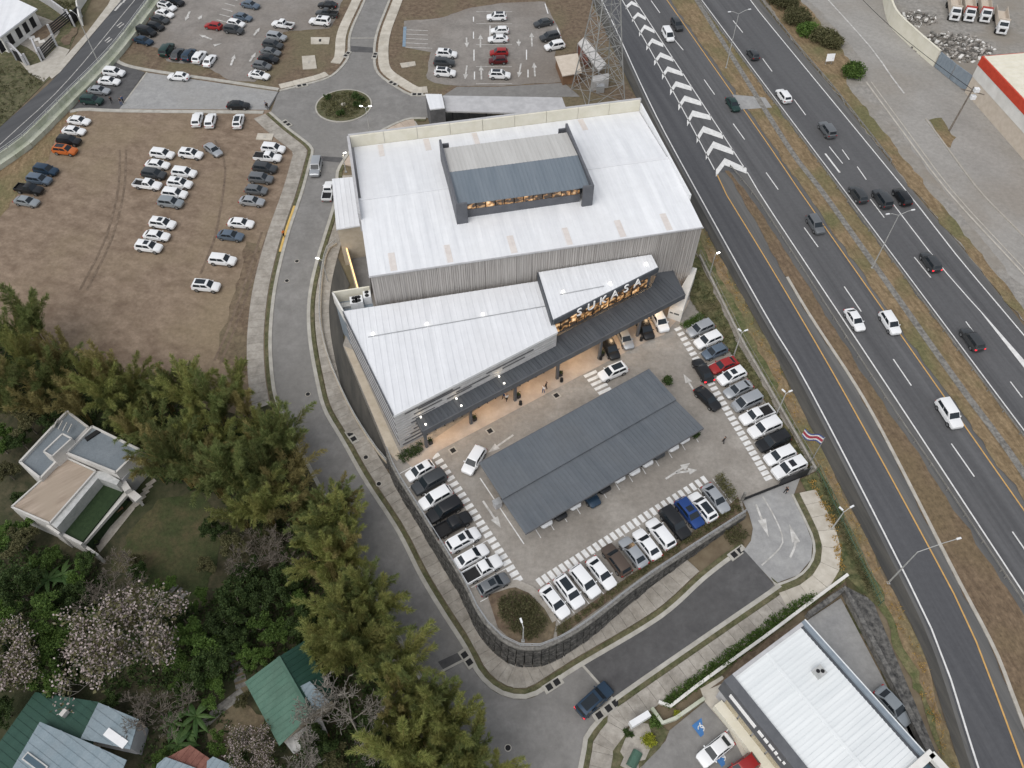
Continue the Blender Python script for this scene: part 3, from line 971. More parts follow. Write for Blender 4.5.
# retaining wall
wall_path = smooth(Ws(PLAT_PX[1:13]), 4)
rw = thing('retaining_wall', 'black stone block retaining wall curving below the parking platform', 'wall', wall_path[20])
P = resample(wall_path, .95)
MB().sweep(P, -.18, .1, 0, .01, zf=lambda x, y: 0).build('coping_bed', MATS['stone_grey'], rw, fix=True)
core = MB()
Lp, Rp = offset(P, -.14), offset(P, .06)
for i in range(len(P) - 1):
    a, b, c, d = Rp[i], Rp[i + 1], Lp[i + 1], Lp[i]
    z0, z1 = gz(d.x, d.y) - .3, gz(c.x, c.y) - .3
    core.add([(d.x, d.y, z0), (c.x, c.y, z1), (c.x, c.y, -.02), (d.x, d.y, -.02)], [(0, 1, 2, 3)])
core.build('core', MATS['black'], rw, fix=True)
MB().sweep(P, -.3, .05, -.04, .3, zf=lambda x, y: 0).build('coping', MATS['stone_grey'], rw, fix=True)
blk = MB()
out = offset(P, -.3)
inn = offset(P, -.12)
rngw = random.Random(5)
for i in range(len(P) - 1):
    zb = min(gz(out[i].x, out[i].y), gz(out[i + 1].x, out[i + 1].y)) + .0
    z, row = -.12, 0
    while z > zb:
        f0, f1 = (.04, .96)
        a, b = out[i].lerp(out[i + 1], f0), out[i].lerp(out[i + 1], f1)
        c, d = inn[i].lerp(inn[i + 1], f1), inn[i].lerp(inn[i + 1], f0)
        nrm = (a - d).normalized() * (rngw.uniform(-.05, .06) + row * .05)
        z0 = max(z - .5, zb - .2)
        blk.prism([(a + nrm).to_2d(), (b + nrm).to_2d(), c.to_2d(), d.to_2d()], z0 + .03, z)
        z -= .5
        row += 1
o = blk.build('stone_blocks', MATS['stone_black'], rw, fix=True)
o['kind'] = 'stuff'


def fence(name, label, cat, path, zf, h, step, mats, rails=(.95, .5), rw_=.05, pw=.07, group=None, panel=None):
    P = resample(path, step)
    f = thing(name, label, cat, (P[0].x, P[0].y, zf(P[0].x, P[0].y)), group)
    for p in P:
        z = zf(p.x, p.y)
        MB().box((p.x, p.y, z), (pw, pw, h)).build('post', mats, f)
    for r in rails:
        MB().tube([Vector((p.x, p.y, zf(p.x, p.y) + h * r)) for p in P], rw_, 5).build('rail', mats, f)
    if panel:
        mb = MB()
        for a, b in zip(P, P[1:]):
            k = max(1, int((b - a).length / .35))
            for j in range(k):
                p = a.lerp(b, j / k)
                z = zf(p.x, p.y)
                mb.box((p.x, p.y, z + .1), (.025, .025, h - .15))
        mb.build('bars', panel, f)['kind'] = 'stuff'
    return f


flat0 = lambda x, y: .3
fence('railing', 'thin dark metal railing along the top of the stone wall', 'railing', offset(P, .0), flat0, 1.1, 2.4, MATS['steel'], panel=MATS['galvanised'])
FE = Ws([(699, 257), (740, 340), (815, 471)])
ef = fence('fence', 'pale steel fence on a concrete base between shop and highway', 'fence', FE, lambda x, y: 0.0, 1.7, 2.6, MATS['rail_weathered'], rails=(.98, .55), rw_=.03, pw=.06)
MB().sweep(resample(FE, 3), -.14, .14, -.3, .6, zf=lambda x, y: 0).build('base', MATS['concrete'], ef, fix=True)
fence('fence', 'green mesh fence beside the curved pavement and highway verge', 'fence', Ts([(816, 473), (865, 576), (878, 606)]), gz, 2.0, 2.6, MATS['green_roof_light'], rails=(.97, .5), rw_=.03, pw=.06, panel=MATS['green_roof_light'])
structure(drape('lawn_strip', Ts([(800, 480), (816, 472), (865, 576), (880, 610), (846, 577), (835, 583), (818, 596), (812, 590), (828, 566), (831, 540), (817, 513)]), .12, MATS['grass']))
bed_stuff('flower_bed', 'orange and yellow flowering ground cover beside the curved pavement', [(p.x, p.y) for p in Ts([(809, 482), (815, 481), (834, 518), (841, 555), (843, 572), (836, 574), (835, 545), (824, 513)])], 9, 'flower_orange', 3, .45)
bed_stuff('fence_shrubs', 'green weeds growing along the mesh fence by the highway', [(p.x, p.y) for p in Ts([(818, 480), (824, 480), (868, 575), (880, 606), (870, 600), (850, 560)])], 9, 'leaf_olive', 4, .7)
bed_stuff('bank_shrubs', 'low green shrubs on the bank between parked cars and fence', [(p.x, p.y) for p in Ws([(692, 262), (700, 270), (738, 345), (812, 470), (806, 470), (770, 415), (740, 370), (715, 335), (700, 318), (690, 300)])], 4, 'leaf_olive', 5, .55, z=0)

# planting beds on the platform
structure(drape('planting_strip', Ws([(557, 627), (585, 608), (650, 561), (722, 512), (738, 497), (742, 513), (650, 571), (590, 615), (557, 639)]), .12, MATS['dirt_dark'], flat=0.0))
bed_stuff('hedge', 'low green hedge strip behind the bottom parking row', [(p.x, p.y) for p in Ws([(557, 629), (585, 610), (650, 563), (722, 514), (738, 500), (741, 511), (650, 569), (590, 613), (557, 637)])], 22, 'leaf_olive', 6, .6, z=.1)
cbed = [(487, 594), (512, 585), (522, 590), (534, 593), (545, 608), (556, 622), (553, 640), (532, 645), (512, 641), (498, 628)]
structure(drape('corner_bed', Ws(cbed), .1, MATS['dirt_dark'], flat=0.0))
structure(MB().sweep(resample(Ws([(486, 592), (514, 583), (531, 590), (548, 607), (557, 623)]), 1), -.5, .5, 0, .16, zf=lambda x, y: 0).build('kerb_corner_bed', MATS['sidewalk'], fix=True))
bed_stuff('corner_shrubs', 'brown and olive shrub dome in the corner bed above the stone wall', [(p.x, p.y) for p in Ws([(498, 603), (512, 593), (528, 596), (540, 610), (547, 624), (543, 634), (530, 640), (513, 634), (500, 620)])], 26, 'leaf_olive', 7, 1.3, z=.1)
bed_stuff('corner_shrubs', 'dark green shrubs in the bed by the parking entrance', [(p.x, p.y) for p in Ws([(713, 480), (722, 476), (731, 488), (736, 500), (728, 502)])], 22, 'leaf_olive', 8, .9, z=.1)
bed_stuff('corner_shrubs', 'dark green shrubs by the left corner of the shop facade', [(p.x, p.y) for p in Ws([(399, 456), (420, 443), (425, 450), (402, 466)])], 26, 'leaf_dark', 9, .8, z=.05)
bed_stuff('corner_shrubs', 'green shrubs at the foot of the stone wall end', [(p.x, p.y) for p in Ts([(722, 533), (738, 525), (748, 537), (742, 545), (730, 545)])], 22, 'leaf_olive', 10, .8)
bed_stuff('corner_shrubs', 'clipped green shrubs beside the white entrance sign', [(p.x, p.y) for p in Ws([(680, 326), (700, 314), (704, 318), (690, 332)])], 26, 'leaf_green', 12, .8, z=.05)

# ------------------------------------------------------------------ driveway, south pavement
drv = sheet('driveway', [(742, 500.5), (790, 481), (800, 478), (793, 497), (805.5, 524.7), (812.3, 542.3), (811, 559.8), (797.7, 575.5), (774.2, 584), (744, 550.5), (750.8, 541), (752.7, 528.6), (749, 515)], .1, 'concrete_road')
KD = smooth(Ts([(791, 495), (805.5, 524.7), (812.3, 542.3), (811, 559.8), (797.7, 575.5), (774.2, 585)]), 5)
r = resample(KD, 1.2)
structure(MB().sweep(r, 0, .3, 0, .16).build('kerb_driveway', MATS['kerb'], fix=True))
structure(MB().sweep(r, .3, 1.1, 0, .13).build('grass_strip_driveway', MATS['grass_strip'], fix=True))
slabs('pavement_curve', KD, 1.15, 3.5, 1.9, 'sidewalk_light')
slabs('pavement_south', K_S[4:], 1.2, 3.6, 1.5, 'sidewalk')
GATE = Ws([(742, 500), (808, 474)])
gt = thing('sliding_gate', 'dark sliding gate track across the parking entrance', 'gate', GATE[0])
MB().beam(GATE[0] + Vector((0, 0, .06)), GATE[1] + Vector((0, 0, .06)), .3, .12).build('track', MATS['black'], gt)
a, b = Ws([(778, 486), (808, 474)])
MB().beam(a + Vector((0, 0, .9)), b + Vector((0, 0, .9)), .08, 1.6).build('panel', MATS['steel_dark'], gt)
for p in Ws([(742, 500), (808, 474)]):
    MB().box((p.x, p.y, -.3), (.3, .3, 2.2)).build('post', MATS['stone_grey'], gt)


def arrow(parent, tail, head, flat=0.0, w=.28, hw_=.55, hl=1.7, mt='paint_worn', terr=False, bend=None):
    f = (lambda q: T(*q)) if terr else (lambda q: W(q[0], q[1], flat))
    pts = [f(tail)] + ([f(bend)] if bend else []) + [f(head)]
    pts = smooth(pts, 6) if bend else pts
    a, b = pts[-2], pts[-1]
    t = (b - a).normalized()
    t.z = 0
    n = Vector((-t.y, t.x, 0))
    neck = b - t * hl
    body = [p for p in pts[:-1] if (p - b).length > hl * .95] + [neck]
    l, r2 = offset(body, w / 2), offset(body, -w / 2)
    poly = l + [neck + n * hw_, b, neck - n * hw_] + list(reversed(r2))
    return drape('arrow_marking', [(p.x, p.y) for p in poly], .14 if terr else .02, MATS[mt], parent, flat=None if terr else flat)


arrow(drv, (755.7, 504.8), (768.4, 537.4), terr=True, hl=2.6)
arrow(drv, (789.8, 557.9), (788.9, 524.7), terr=True, bend=(795, 543), hl=2.6)
ribbon('lane_line', smooth(Ts([(762.5, 497), (774, 517), (782, 536.4), (780, 548), (761.5, 565.7)]), 6), -.09, .09, .14, MATS['paint_worn'], drv, step=1)
arrow(plat, (483, 501), (501, 528))
arrow(plat, (513.3, 435), (488, 452.7))
arrow(plat, (698.7, 398), (683.5, 374))
arrow(plat, (665.7, 479), (690, 463), hl=1.4)
arrow(plat, (676, 473), (697, 470), hl=1.2, w=.3)


def dashes(parent, a, b, n, du, dv, L=1.15, w=.62):
    for i in range(n):
        t = i / (n - 1)
        u, v = a[0] + (b[0] - a[0]) * t, a[1] + (b[1] - a[1]) * t
        p, h = W(u, v), hdg(u, v, du, dv)
        d, q = Vector((math.cos(h), math.sin(h), 0)), Vector((-math.sin(h), math.cos(h), 0))
        MB().quad(*[p + d * (L / 2) * x + q * (w / 2) * y + Vector((0, 0, .02)) for x, y in ((-1, -1), (1, -1), (1, 1), (-1, 1))]).build('path_marking', MATS['paint_white'], parent)


dashes(plat, (435.6, 456), (518, 579.5), 23, 2, -1.1)
dashes(plat, (540, 582), (704.3, 479.7), 30, .8, 1)
dashes(plat, (678, 329), (768, 478), 31, -2, .85)
dashes(plat, (590.5, 374), (604.6, 391), 5, 11, -5, 2.2, .55)


def stall_lines(a, b, n, du, dv, L, shift=0.0, w=.1):
    for i in range(n):
        t = i / (n - 1)
        u, v = a[0] + (b[0] - a[0]) * t, a[1] + (b[1] - a[1]) * t
        p, h = W(u, v), hdg(u, v, du, dv)
        d, q = Vector((math.cos(h), math.sin(h), 0)), Vector((-math.sin(h), math.cos(h), 0))
        MB().quad(*[p + d * ((L / 2) * x + shift) + q * (w / 2) * y + Vector((0, 0, .015)) for x, y in ((-1, -1), (1, -1), (1, 1), (-1, 1))]).build('stall_line', MATS['paint_white'], plat)


stall_lines((547, 607), (724, 493), 13, .8, 1, 5)
stall_lines((415.5, 465), (498, 592), 10, 2, -1.1, 5)
stall_lines((696, 322.5), (793, 474.5), 13, -2, .85, 5)
stall_lines((536, 530), (694, 435), 13, .62, 1, 2.6)
paint('stall_line', Ws([(480, 478), (524, 544)]), .15, 'paint_white', .02, plat, flat=0.0)
# porch pavement (warm coloured) in front of the shop
structure(drape('shop_porch', Ws([(402, 458), (424, 446), (520, 380), (640, 310), (690, 300), (684, 312), (664, 335), (650, 340), (580, 376), (437, 452), (430, 462), (415, 470)]), .05, MATS['porch_pavers'], flat=0.0))
for u, v in ((453, 450.5), (490, 431), (556.4, 395.5), (561, 517 + 0)):
    p = W(u, v)
    if v > 500:
        continue
    g = thing('drain_cover', 'square drain cover in the car park paving %s' % {453: 'next to the leftmost canopy post', 490: 'between the canopy and the carport arrow', 556.4: 'below the two standing people'}[u], 'drain', p, 'square drain covers')
    MB().box((p.x, p.y, 0), (1.1, 1.1, .025), .58).build('frame', MATS['concrete'], g)
    MB().box((p.x, p.y, .01), (.7, .7, .03), .58).build('grating', MATS['black'], g)

# alley west of the shop
structure(drape('alley', [(p.x, p.y) for p in Ts([(338, 258), (318, 262), (330, 300), (327, 345), (350, 410), (385, 468), (396, 473), (391, 455), (344, 345), (342, 300), (350, 285)])], .1, MATS['asphalt_gutter']))
AF = smooth(Ts([(337, 245), (329, 251), (324, 268), (321, 300), (322, 330), (331, 365), (352, 412), (376, 450), (393, 470)]), 5)
af = fence('fence', 'brown railing fence on low wall between pavement and shop side alley', 'fence', AF, gz, 1.5, 2.2, MATS['galvanised'], rails=(.97, .55), rw_=.06, panel=MATS['steel_dark'])
MB().sweep(resample(AF, 1.5), -.15, .15, -.2, .5).build('low_wall', MATS['plaster_tan'], af, fix=True)

MB().prism([p.to_2d() for p in Ws([(344, 346), (388.5, 452), (397, 461), (401, 456), (353, 350)])], -.3, .03).build('side_path', MATS['plaster_tan'], plat, fix=True)
CANOPY_W = 250
# shop windows: a lit room seen through glass, warm shelves and dark goods
def lit_pane(name, seed, strength):
    m = bpy.data.materials.new(name)
    m.use_nodes = True
    N, L = m.node_tree.nodes, m.node_tree.links
    b = N['Principled BSDF']
    b.inputs['Base Color'].default_value = (.05, .04, .03, 1)
    b.inputs['Roughness'].default_value = .15
    tc = N.new('ShaderNodeTexCoord')
    mp = N.new('ShaderNodeMapping')
    mp.inputs['Scale'].default_value = (1, 1, 1.5)
    mp.inputs['Location'].default_value = (seed * 3.7, seed * 1.9, seed)
    L.new(tc.outputs['Object'], mp.inputs['Vector'])
    n = N.new('ShaderNodeTexNoise')
    n.inputs['Scale'].default_value = 1.1
    n.inputs['Detail'].default_value = 4
    L.new(mp.outputs['Vector'], n.inputs['Vector'])
    r = N.new('ShaderNodeValToRGB')
    e = r.color_ramp.elements
    e[0].position, e[0].color = .47, (.03, .02, .015, 1)
    e[1].position, e[1].color = .72, (1.0, .78, .48, 1)
    k = e.new(.57)
    k.color = (.5, .25, .09, 1)
    L.new(n.outputs['Fac'], r.inputs['Fac'])
    L.new(r.outputs['Color'], b.inputs['Emission Color'])
    b.inputs['Emission Strength'].default_value = strength
    MATS[name] = m


for _k in range(4):
    lit_pane('pane_%d' % _k, _k + 1, (.9, .6, 1.2, .75)[_k])
# ------------------------------------------------------------------ building tools
def ribbed(poly, zf, ang, spacing, h=.04, w=.1, th=.15, mb=None, m=0, rib_m=None):
    """metal sheet roof: a plate on a convex outline with raised ribs running along ang (degrees)"""
    mb = mb or MB()
    P = [Vector((p[0], p[1], 0)) for p in poly]
    mb.prism([(p.x, p.y) for p in P], [zf(p.x, p.y) - th for p in P], [zf(p.x, p.y) for p in P], m)
    t = Vector((math.cos(math.radians(ang)), math.sin(math.radians(ang)), 0))
    nrm = Vector((-t.y, t.x, 0))
    ds = [p.dot(nrm) for p in P]
    k = math.ceil((min(ds) + .15) / spacing)
    while k * spacing < max(ds) - .15:
        d = k * spacing
        hits = []
        for a, b in zip(P, P[1:] + P[:1]):
            da, db = a.dot(nrm) - d, b.dot(nrm) - d
            if (da > 0) != (db > 0):
                hits.append(a + (b - a) * (da / (da - db)))
        if len(hits) == 2:
            a, b = hits
            a = Vector((a.x, a.y, zf(a.x, a.y) + h * .35))
            b = Vector((b.x, b.y, zf(b.x, b.y) + h * .35))
            if (b - a).length > .3:
                mb.beam(a, b, w, h, rib_m if rib_m is not None else m)
        k += 1
    return mb


def plane_z(a, b, c):
    a, b, c = Vector(a), Vector(b), Vector(c)
    n = (b - a).cross(c - a)
    return lambda x, y: a.z - (n.x * (x - a.x) + n.y * (y - a.y)) / n.z


def frame(o, ang):
    ca, sa = math.cos(math.radians(ang)), math.sin(math.radians(ang))
    return lambda x, y, z=0.0: Vector((o[0] + x * ca - y * sa, o[1] + x * sa + y * ca, z))


def rect(B, x0, x1, y0, y1):
    return [B(x0, y0), B(x1, y0), B(x1, y1), B(x0, y1)]


def bx(mb, B, x0, x1, y0, y1, z0, z1, m=0):
    return mb.prism([p.to_2d() for p in rect(B, x0, x1, y0, y1)], z0, z1, m)


# ------------------------------------------------------------------ the shop
B = frame((-20.4, 80.2), 12.0)
LX, LY = 50.3, 31.6
shop = thing('store_building', 'large shop with white metal roofs, grey cladding and dark canopy', 'store', B(25, 0))
bx(MB(), B, 0, LX, .0, LY, -3.2, 13.1).build('main_wall', MATS['plaster_grey'], shop)
zr = lambda y: 13.4 + .8 * (y / 16.0) if y <= 16 else 14.2 - 1.0 * (y - 16) / 15.0


def zroof(x, y):
    d = Vector((x - B(0, 0).x, y - B(0, 0).y))
    return zr(-d.x * math.sin(math.radians(12)) + d.y * math.cos(math.radians(12)))


rf = ribbed([p.to_2d() for p in rect(B, -.15, LX + .15, -.2, 15.98)], zroof, 102, 1.0).build('roof_slope', MATS['roof_white'], shop)
ribbed([p.to_2d() for p in rect(B, .35, LX - .1, 16.02, 31.0)], zroof, 102, 1.0).build('roof_slope', MATS['roof_white'], shop)
MB().beam(B(0, 16, 14.25), B(LX, 16, 14.25), .5, .08).build('ridge_cap', MATS['roof_wing'], shop)
MB().beam(B(-.2, -.28, 13.36), B(LX + .2, -.28, 13.36), .16, .22).build('gutter', MATS['plaster_grey'], shop)
for k in range(9):
    x0, x1 = k * LX / 9, (k + 1) * LX / 9
    bx(MB(), B, x0 + .03, x1 - .03, 31.05, 31.35, 12.6, 15.25).build('parapet_panel', MATS['cream'], shop)
bx(MB(), B, -.2, LX + .2, 31.36, 31.8, 12.5, 15.3).build('parapet', MATS['plaster_grey'], shop)
bx(MB(), B, -.45, -.02, 11.5, 31.3, 11.8, 15.28).build('parapet', MATS['plaster_grey'], shop)
bx(MB(), B, LX + .02, LX + .3, 6, 31.3, 12.6, 14.6).build('parapet', MATS['white_metal'], shop)
for x, y0, y1 in ((3.0, .2, 3.8), (11.2, .2, 3.8), (20.8, .2, 3.8), (29.2, .2, 3.8), (37.5, .2, 3.8), (44.8, .2, 3.8), (4.2, 27.2, 30.7), (12.0, 27.2, 30.7), (20.2, 27.2, 30.7), (39, 27.2, 30.7)):
    ribbed([p.to_2d() for p in rect(B, x, x + .98, y0, y1)], lambda a, b: zroof(a, b) + .03, 102, 1.0, th=.02).build('translucent_sheet', MATS['roof_strip'], shop)
# ribbed wall panels on the front and right side
for k in range(21):
    x0, x1 = k * LX / 21, (k + 1) * LX / 21
    mb = MB()
    bx(mb, B, x0 + .015, x1 - .015, -.1, .02, 0, 13.25)
    rg = random.Random(k)
    x = x0 + .06
    while x < x1 - .15:
        w = rg.choice((.16, .22, .3))
        bx(mb, B, x, min(x + w, x1 - .03), -.1 - rg.uniform(.05, .14), -.09, .02, 13.24)
        x += w + .1
    mb.build('wall_panel', MATS['cladding'], shop)
for k in range(12):
    y0, y1 = k * LY / 12, (k + 1) * LY / 12
    mb = MB()
    bx(mb, B, LX, LX + .1, y0 + .015, y1 - .015, 0, 12.5)
    for j in range(6):
        bx(mb, B, LX + .09, LX + .18, y0 + .1 + j * .46, y0 + .3 + j * .46, 0, 12.5)
    mb.build('wall_panel', MATS['cladding_light'], shop)
# roof lantern
x0, x1, y0, y1, zt = 14.0, 35.2, 7.7, 23.9, 17.6
ln = bx(MB(), B, x0, x0 + .35, y0, y1, 13.6, zt)
l2_ = bx(MB(), B, x1 - .35, x1, y0, y1, 13.6, zt)
bx(ln, B, x0 + .35, x0 + 1.7, y0, y0 + .3, 13.6, zt)
bx(l2_, B, x1 - 1.7, x1 - .35, y0, y0 + .3, 13.6, zt)
bx(ln, B, x0 + .35, x0 + 1.5, y1 - .3, y1, 13.6, zt - .8)
bx(l2_, B, x1 - 1.5, x1 - .35, y1 - .3, y1, 13.6, zt - .8)
lo = ln.build('lantern', MATS['lantern_wall'], shop)
l2_.build('side_wall', MATS['lantern_wall'], lo)
zl = lambda x, y: 17.2 - .06 * abs(((y - B(0, 0).y) * math.cos(math.radians(12)) - (x - B(0, 0).x) * math.sin(math.radians(12))) - 15.9)
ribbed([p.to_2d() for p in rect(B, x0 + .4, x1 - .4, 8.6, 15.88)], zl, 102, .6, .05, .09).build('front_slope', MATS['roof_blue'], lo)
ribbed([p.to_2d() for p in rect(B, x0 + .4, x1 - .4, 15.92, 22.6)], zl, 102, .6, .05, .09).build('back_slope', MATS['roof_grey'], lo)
bx(MB(), B, x0 + .4, x1 - .4, 22.3, 22.6, 13.6, 16.5).build('back_wall', MATS['lantern_wall'], lo)
bx(MB(), B, x0 + 1.7, x1 - 1.7, 8.9, 9.2, 13.6, 15.3).build('sill_wall', MATS['lantern_wall'], lo)
rg = random.Random(3)
for k in range(12):
    xa, xb = x0 + 1.75 + k * 1.475, x0 + 1.75 + (k + 1) * 1.475
    bx(MB(), B, xa + .08, xb - .08, 9.0, 9.1, 15.3, 16.5).build('pane', MATS['pane_%d' % (k % 4)] if 'pane_0' in MATS else MATS['glass_lit'], lo)
bx(MB(), B, x0 + 1.7, x1 - 1.7, 9.3, 9.4, 15.3, 16.5).build('mullions', MATS['black'], lo)

# front wing with the slanted street front
WA, WB, WC, WD = Vector((-24.9, 78.1)), Vector((4.0, 84.3)), Vector((6.5, 74.1)), Vector((-15.7, 59.4))
MB().prism([WA, WB, WC, WD], -5.5, 7.75).build('wing_wall', MATS['cladding_light'], shop, fix=True)
zw = lambda x, y: 8.05
c = (WA + WB + WC + WD) / 4
ex = [c + (p - c) * 1.008 for p in (WA, WB, WC, WD)]
ribbed(ex, zw, 102, .9, .06, .1, .3).build('wing_roof', MATS['roof_wing'], shop, fix=True)
d1 = (WC - WD).normalized()
n1 = Vector((d1.y, -d1.x))


def onwall(a, d, n, s0, s1, z0, z1, t, mt, nm, parent=None, lift=0.0):
    p = [a + d * s0 + n * lift, a + d * s1 + n * lift, a + d * s1 + n * (lift + t), a + d * s0 + n * (lift + t)]
    return MB().prism(p, z0, z1).build(nm, MATS[mt] if isinstance(mt, str) else mt, parent or shop, fix=True)


rg = random.Random(8)
for z, s0, s1 in ((7.0, 3.5, 10.2), (7.0, 14.5, 22.5), (6.3, 2.8, 7.2), (6.3, 9.5, 15.0), (6.3, 17.2, 21), (5.5, 2.4, 6.0), (4.7, 2.2, 5.2), (3.9, 2.8, 5.8), (3.1, 2.4, 5.0), (2.3, 1.8, 5.2), (1.5, .8, 4.6), (.7, .4, 4.0), (5.9, 8, 12), (7.35, 1.5, 9)):
    onwall(WD, d1, n1, s0, s1, z - .22, z, .06, 'cladding_dark', 'dark_strip', lift=.02)
for k in range(13):
    z = .3 + k * .58
    onwall(WD, d1, n1, .02, 26.6, z - .05, z, .05, 'plaster_grey', 'siding_rib')
d2 = (WA - WD).normalized()
n2 = Vector((-d2.y, d2.x))
for k in range(9):
    z = .9 + k * .8
    onwall(WD, d2, n2, .1, 20.7, z - .3, z, .07, 'cladding_dark' if k % 2 == 0 else 'plaster_grey', 'siding_strip', lift=.02)
onwall(WD, d2, n2, -.05, 20.8, 7.76, 8.2, .12, 'charcoal_trim', 'roof_trim')
onwall(WD, d1, n1, -.1, 26.7, 7.7, 8.12, .1, 'white_metal', 'roof_trim')
for _a, _b, _z in (((368, 337), (548, 305.5), 8.2), ((560, 294.5), (604, 286), 9.65)):
    MB().beam(W(*_a, _z), W(*_b, _z), .08, .08).build('roof_pipe', MATS['steel'], shop)
# entrance block
E1, E2, E3, E4 = Vector((4.1, 84.8)), Vector((21.4, 88.6)), Vector((22.1, 85.9)), Vector((6.0, 75.3))
de = (E3 - E4).normalized()
ne = Vector((de.y, -de.x))
MB().prism([E1 + Vector((.1, 0)), E2, E3 - ne * .9, E4 - ne * .9], 0, 8.9).build('entrance_wall', MATS['charcoal_trim'], shop, fix=True)
c = (E1 + E2 + E3 + E4) / 4
ribbed([c + (p - c) * 1.01 for p in (E1, E2, E3, E4)], lambda x, y: 9.5, 102, .6, .07, .1, .3).build('entrance_roof', MATS['roof_wing'], shop, fix=True)
onwall(E4, de, ne, -.15, 19.4, 8.55, 9.45, .25, 'charcoal', 'entrance_fascia', lift=.02)
dl = (E4 - E1).normalized()
nl = Vector((dl.y, -dl.x))
onwall(E1, dl, nl, 0, 9.6, 8.0, 9.5, .2, 'charcoal', 'entrance_fascia', lift=.1)
for k in range(12):
    s0 = .4 + k * 1.52
    onwall(E4, de, ne, s0 + .06, s0 + 1.46, 4.9, 8.5, .06, 'pane_%d' % (k % 4), 'facade_pane', lift=-.85)
    onwall(E4, de, ne, s0 - .05, s0 + .05, 4.9, 8.5, .14, 'black', 'mullion', lift=-.85)
# canopy
CAN = [(-13.2, 61.3), (6.5, 74.4), (6.0, 75.5), (21.8, 86.05), (23.2, 89.4), (25.6, 89.9), (26.9, 84.4), (-12.1, 59.0)]
cm = MB()
cm.prism(CAN, 4.15, 4.95)
canopy = cm.build('canopy', MATS['charcoal'], shop, fix=True)
rib = MB()
u1 = Vector((math.cos(math.radians(33.3)), math.sin(math.radians(33.3)), 0))
v1 = Vector((-u1.y, u1.x, 0))
f0 = Vector((-12.1, 59.0, 0))
for k in range(1, 78):
    a = f0 + u1 * (k * .6)
    L = 2.45 if k * .6 < 23.2 else (3.2 if k * .6 < 43 else 3.2)
    if 36.5 < k * .6:
        L = 3.1 + min(2.2, (k * .6 - 36.5) * .35)
    if k * .6 > 40.5:
        L = max(2.0, 5.2 - (k * .6 - 40.5) * .1)
    rib.beam(a + v1 * .25 + Vector((0, 0, 4.98)), a + v1 * (L - .1) + Vector((0, 0, 4.98)), .08, .1)
rib.build('standing_seams', MATS['charcoal'], canopy)
onwall(Vector((-12.1, 59.0)), Vector(u1[:2]), Vector((u1.y, -u1.x)), -.05, 46.6, 4.0, 5.05, .14, 'charcoal_trim', 'fascia', canopy)
da = (Vector((-13.2, 61.3)) - Vector((-12.1, 59.0))).normalized()
onwall(Vector((-12.1, 59.0)), da, Vector((-da.y, da.x)), 0, 2.5, 4.0, 5.05, .12, 'charcoal_trim', 'fascia', canopy)
dbb = (Vector((25.6, 89.9)) - Vector((26.9, 84.4))).normalized()
onwall(Vector((26.9, 84.4)), dbb, Vector((dbb.y, -dbb.x)), 0, 5.6, 4.0, 5.05, .12, 'charcoal_trim', 'fascia', canopy)
for _i, (u, v) in enumerate(((426.7, 447), (471, 423.5), (515, 400.6), (557, 378.7), (598.8, 358.8), (637, 336))):
    p = W(u, v)
    MB().box((p.x, p.y, 0), (.38, .38, 4.2), math.radians(33)).build('post', MATS['charcoal_trim'], shop)
    pl_ = thing('planter', 'dark planter box at the foot of the %s canopy post from left' % ('first', 'second', 'third', 'fourth', 'fifth', 'sixth')[_i], 'planter', (p.x + .5, p.y + .6, .05), 'planters at the canopy posts')
    MB().box((p.x + .5, p.y + .6, 0.05), (.55, .55, .7), .58).build('box', MATS['steel_dark'], pl_)
    _m = MB()
    leaf_quads(_m, (p.x + .5, p.y + .6, .9), 60, (.35, .35, .25), .3, .1, RN)
    _m.build('foliage', MATS['leaf_dark'], pl_)
# lit ground-floor shop windows behind the canopy
for k in range(15):
    s0 = 4.2 + k * 1.45
    onwall(WD, d1, n1, s0 + .06, s0 + 1.4, .35, 3.4, .08, 'pane_%d' % ((k * 3 + 1) % 4), 'shop_window', lift=.1)
    onwall(WD, d1, n1, s0 - .05, s0 + .05, .1, 3.5, .14, 'black', 'window_frame', lift=.1)
onwall(WD, d1, n1, 3.6, 26.4, 3.42, 4.0, .3, 'wood', 'soffit_beam', lift=.1)
# sign letters on the canopy
fc = bpy.data.curves.new('letters', 'FONT')
for i, ch in enumerate('SUKASA'):
    fc = bpy.data.curves.new('letter', 'FONT')
    fc.body = ch
    fc.size = 2.15
    fc.extrude = .06
    fc.align_x = 'CENTER'
    tmp = bpy.data.objects.new('tmp', fc)
    COL.objects.link(tmp)
    me = bpy.data.meshes.new_from_object(tmp)
    bpy.data.objects.remove(tmp)
    me.materials.append(MATS['letter_white'])
    s = 4.3 + i * 2.18
    p = E4 + de * s + ne * .45
    lt = bpy.data.objects.new('sign_letter', me)
    COL.objects.link(lt)
    lt.parent = shop
    lt.matrix_parent_inverse = Matrix.Translation(-WLOC[shop.name])
    lt.location = (p.x, p.y, 8.1)
    lt.rotation_euler = (math.radians(90), 0, math.atan2(de.y, de.x))
